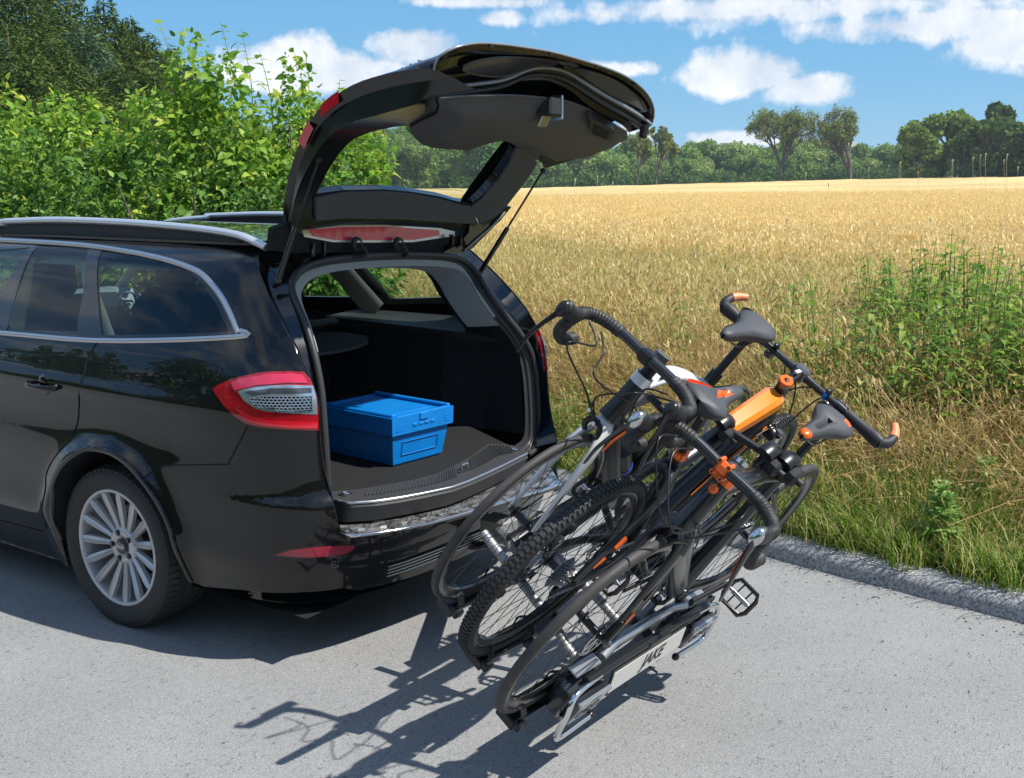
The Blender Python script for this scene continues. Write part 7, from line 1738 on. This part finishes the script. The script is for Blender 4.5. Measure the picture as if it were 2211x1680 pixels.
# dark wooded slope at the left: conifers one behind the other
CON = [(-60, 34, -190, 260), (40, 30, -150, 230), (120, 33, -110, 200), (190, 36, -20, 190), (215, 31, 60, 170), (262, 38, 10, 150), (310, 40, 48, 130), (350, 42, 85, 130), (395, 44, 110, 120), (430, 46, 150, 110), (150, 26, 90, 210), (60, 24, 60, 230), (-30, 25, 20, 240), (280, 30, 150, 170), (345, 34, 160, 140), (-120, 28, -120, 260), (470, 50, 200, 110)]
lbl = ['conifer at the far left edge, mostly out of the frame', 'tall conifer reaching the top edge at far left', 'tall conifer whose tip passes the top edge', 'highest conifer whose point shows near the top left', 'dark conifer just below the highest point of the slope', 'conifer with a pointed tip against blue sky', 'smaller pointed conifer on the falling skyline', 'conifer lower down the falling skyline', 'conifer near the right end of the wooded slope', 'last conifer at the right foot of the slope', 'dark conifer in the middle of the wooded slope', 'dark conifer low at the left behind the bushes', 'conifer at the left edge behind the bushes', 'grey-green conifer behind the tall bush', 'dark conifer behind the tall shoots', 'conifer beyond the left edge', 'faint conifer hidden behind the shoots at the slope foot']
for i, (px, dep, tpy, wpx) in enumerate(CON):
    T('conifer', 'dark ' + lbl[i] if not lbl[i].startswith(('dark', 'grey')) else lbl[i], px, dep, tpy, wpx * 1.5, M_con if i % 4 else M_conb, 24000, 5.2, 100 + i, conifer=True, base_py=430, group='conifers of the wooded slope')
# far woodland band and hill: too far to tell trunks apart
def woodmat(name, cols):
    m, t, b = pos_mat(name); oi = nn(t, 'ShaderNodeObjectInfo'); ge = nn(t, 'ShaderNodeNewGeometry'); r = nn(t, 'ShaderNodeValToRGB'); e = r.color_ramp.elements
    t.links.new(mth(t, 'ADD', mth(t, 'MULTIPLY', oi.outputs['Random'], .8), mth(t, 'MULTIPLY', ge.outputs['Random Per Island'], .2)), r.inputs[0])
    e[0].color = (*cols[0], 1); e[1].color = (*cols[-1], 1)
    for i, c in enumerate(cols[1:-1]): q = e.new((i + 1) / (len(cols) - 1)); q.color = (*c, 1)
    t.links.new(r.outputs[0], b.inputs['Base Color']); b.inputs['Roughness'].default_value = .85; b.inputs['Specular IOR Level'].default_value = .1
    tr = nn(t, 'ShaderNodeBsdfTranslucent'); t.links.new(r.outputs[0], tr.inputs['Color']); mx = nn(t, 'ShaderNodeMixShader', inp={0: .3}); t.links.new(b.outputs[0], mx.inputs[1]); t.links.new(tr.outputs[0], mx.inputs[2]); t.links.new(mx.outputs[0], t.nodes['Material Output'].inputs['Surface']); return m
M_wood = woodmat('woodland_leaves', [(.10, .18, .04), (.26, .38, .09), (.17, .29, .06), (.36, .44, .13), (.12, .22, .06), (.30, .40, .10)])
def woodland():
    protos = []
    for k in range(4):
        rg = np.random.default_rng(200 + k); rnd = random.Random(k); cen = []; rad = []
        for j in range(16):
            a = rnd.uniform(0, 6.28); q = rnd.uniform(0, 3.2); z = rnd.uniform(2.2, 8.2); s = rnd.uniform(1.1, 2.1); cen.append((q * math.cos(a), q * math.sin(a), z - q * .35)); rad.append((s, s, s * .8))
        Vv, F = small_cloud(8500, cen, rad, .22, rg); protos.append(fast_mesh('tree_crown', Vv, F, 4, M_wood, link_it=False))
    rg = np.random.default_rng(9); P = []; S_ = []
    for _ in range(2600):
        dep = rg.uniform(215, 430); px = rg.uniform(560, 2420); p = pxp(px, dep)
        # hillside that rises towards the left behind the car
        rise = np.interp(px, [560, 800, 950, 1150, 1400, 1800, 2400], [6, 5.5, 5.5, 2.6, 1.6, 1.0, 2.0]) * (dep - 215) / 100
        base = zpy(406, dep) * .0 + gz(p.x, p.y) * 0 - .5 + rise
        P.append((p.x, p.y, base)); S_.append(rg.choice([.65, .8, .9, 1.0, 1.25]) * rg.uniform(.85, 1.1) * (.95 if px > 1250 else 1.05))
    scatter('woodland', P, protos, S_, tilt=.1, seed=4)
woodland()
b = MB(); hv = []
M_hill = mat('hill_grass', (.20, .22, .13), 1, noise=(.02, .2, (.28, .27, .18)))
cols = 40; rows = []
for j, dep in enumerate((620, 680, 760, 860)):
    row = []
    for k in range(cols + 1):
        px = 1500 + 700 * k / cols; h = (60 * math.exp(-((px - 1830) / 150) ** 2) + 35 * math.exp(-((px - 1700) / 120) ** 2)) * [0.0, .75, 1.0, .5][j]
        p = pxp(px, dep); row.append(V((p.x, p.y, CAM.z + (h + 8) * dep / FP * 1.12 + 2 * mnoise.noise(V((k * .4, j, 0))) - (12 if j == 0 else 0))))
    rows.append(row)
n_ = cols + 1; b.add([q for r in rows for q in r], [(j * n_ + k, j * n_ + k + 1, (j + 1) * n_ + k + 1, (j + 1) * n_ + k) for j in range(3) for k in range(cols)]); o = b.build('hill', M_hill, smooth=180); o['kind'] = 'structure'
# low scrub line where the field ends
def scrub():
    rg = np.random.default_rng(5); cen = []; rad = []
    for px in np.arange(1000, 2330, 11):
        dep = rg.uniform(196, 208); p = pxp(px, dep); s = rg.uniform(.7, 2.0); cen.append((p.x, p.y, gz(p.x, p.y) + .6 + s * .4)); rad.append((s * 1.6, s * 1.6, s))
    Vv, F = small_cloud(26000, cen, rad, .26, rg); fast_mesh('scrub', Vv, F, 4, M_dec2, None, kind='stuff')
scrub()
# the wood edge along the far side of the car park, outside the photo
def treeline():
    rg = np.random.default_rng(77); cen = []; rad = []
    for k in range(300):
        a = (k % 150) / 149; x = -13 - 4 * math.sin(a * 3.1) + rg.uniform(-1.5, 1.5); y = -38 + 88 * a; z = rg.uniform(1.0, 5.6) * (1 + .35 * math.sin(a * 23)) if k < 150 else .8; s = rg.uniform(1.3, 2.4); cen.append((x, y, z)); rad.append((s, s * 1.2, s))
    Vv, F = small_cloud(90000, cen, rad, .20, rg); fast_mesh('wood_edge', Vv, F, 4, M_dec2, None, kind='stuff')
treeline()
# ================================================================ HAZE
b = MB(); b.box((160, 130, 19.5), (1500, 1500, 42.1)); hz = b.build('haze', MATS['dark_cavity'], smooth=0); hz['kind'] = 'stuff'
m = bpy.data.materials.new('haze_air'); m.use_nodes = True; t = m.node_tree; t.nodes.clear()
pv = nn(t, 'ShaderNodeVolumePrincipled', inp={'Color': (.80, .90, 1, 1), 'Density': .00038, 'Anisotropy': .2}); ou = nn(t, 'ShaderNodeOutputMaterial'); t.links.new(pv.outputs[0], ou.inputs['Volume'])
hz.data.materials.clear(); hz.data.materials.append(m)
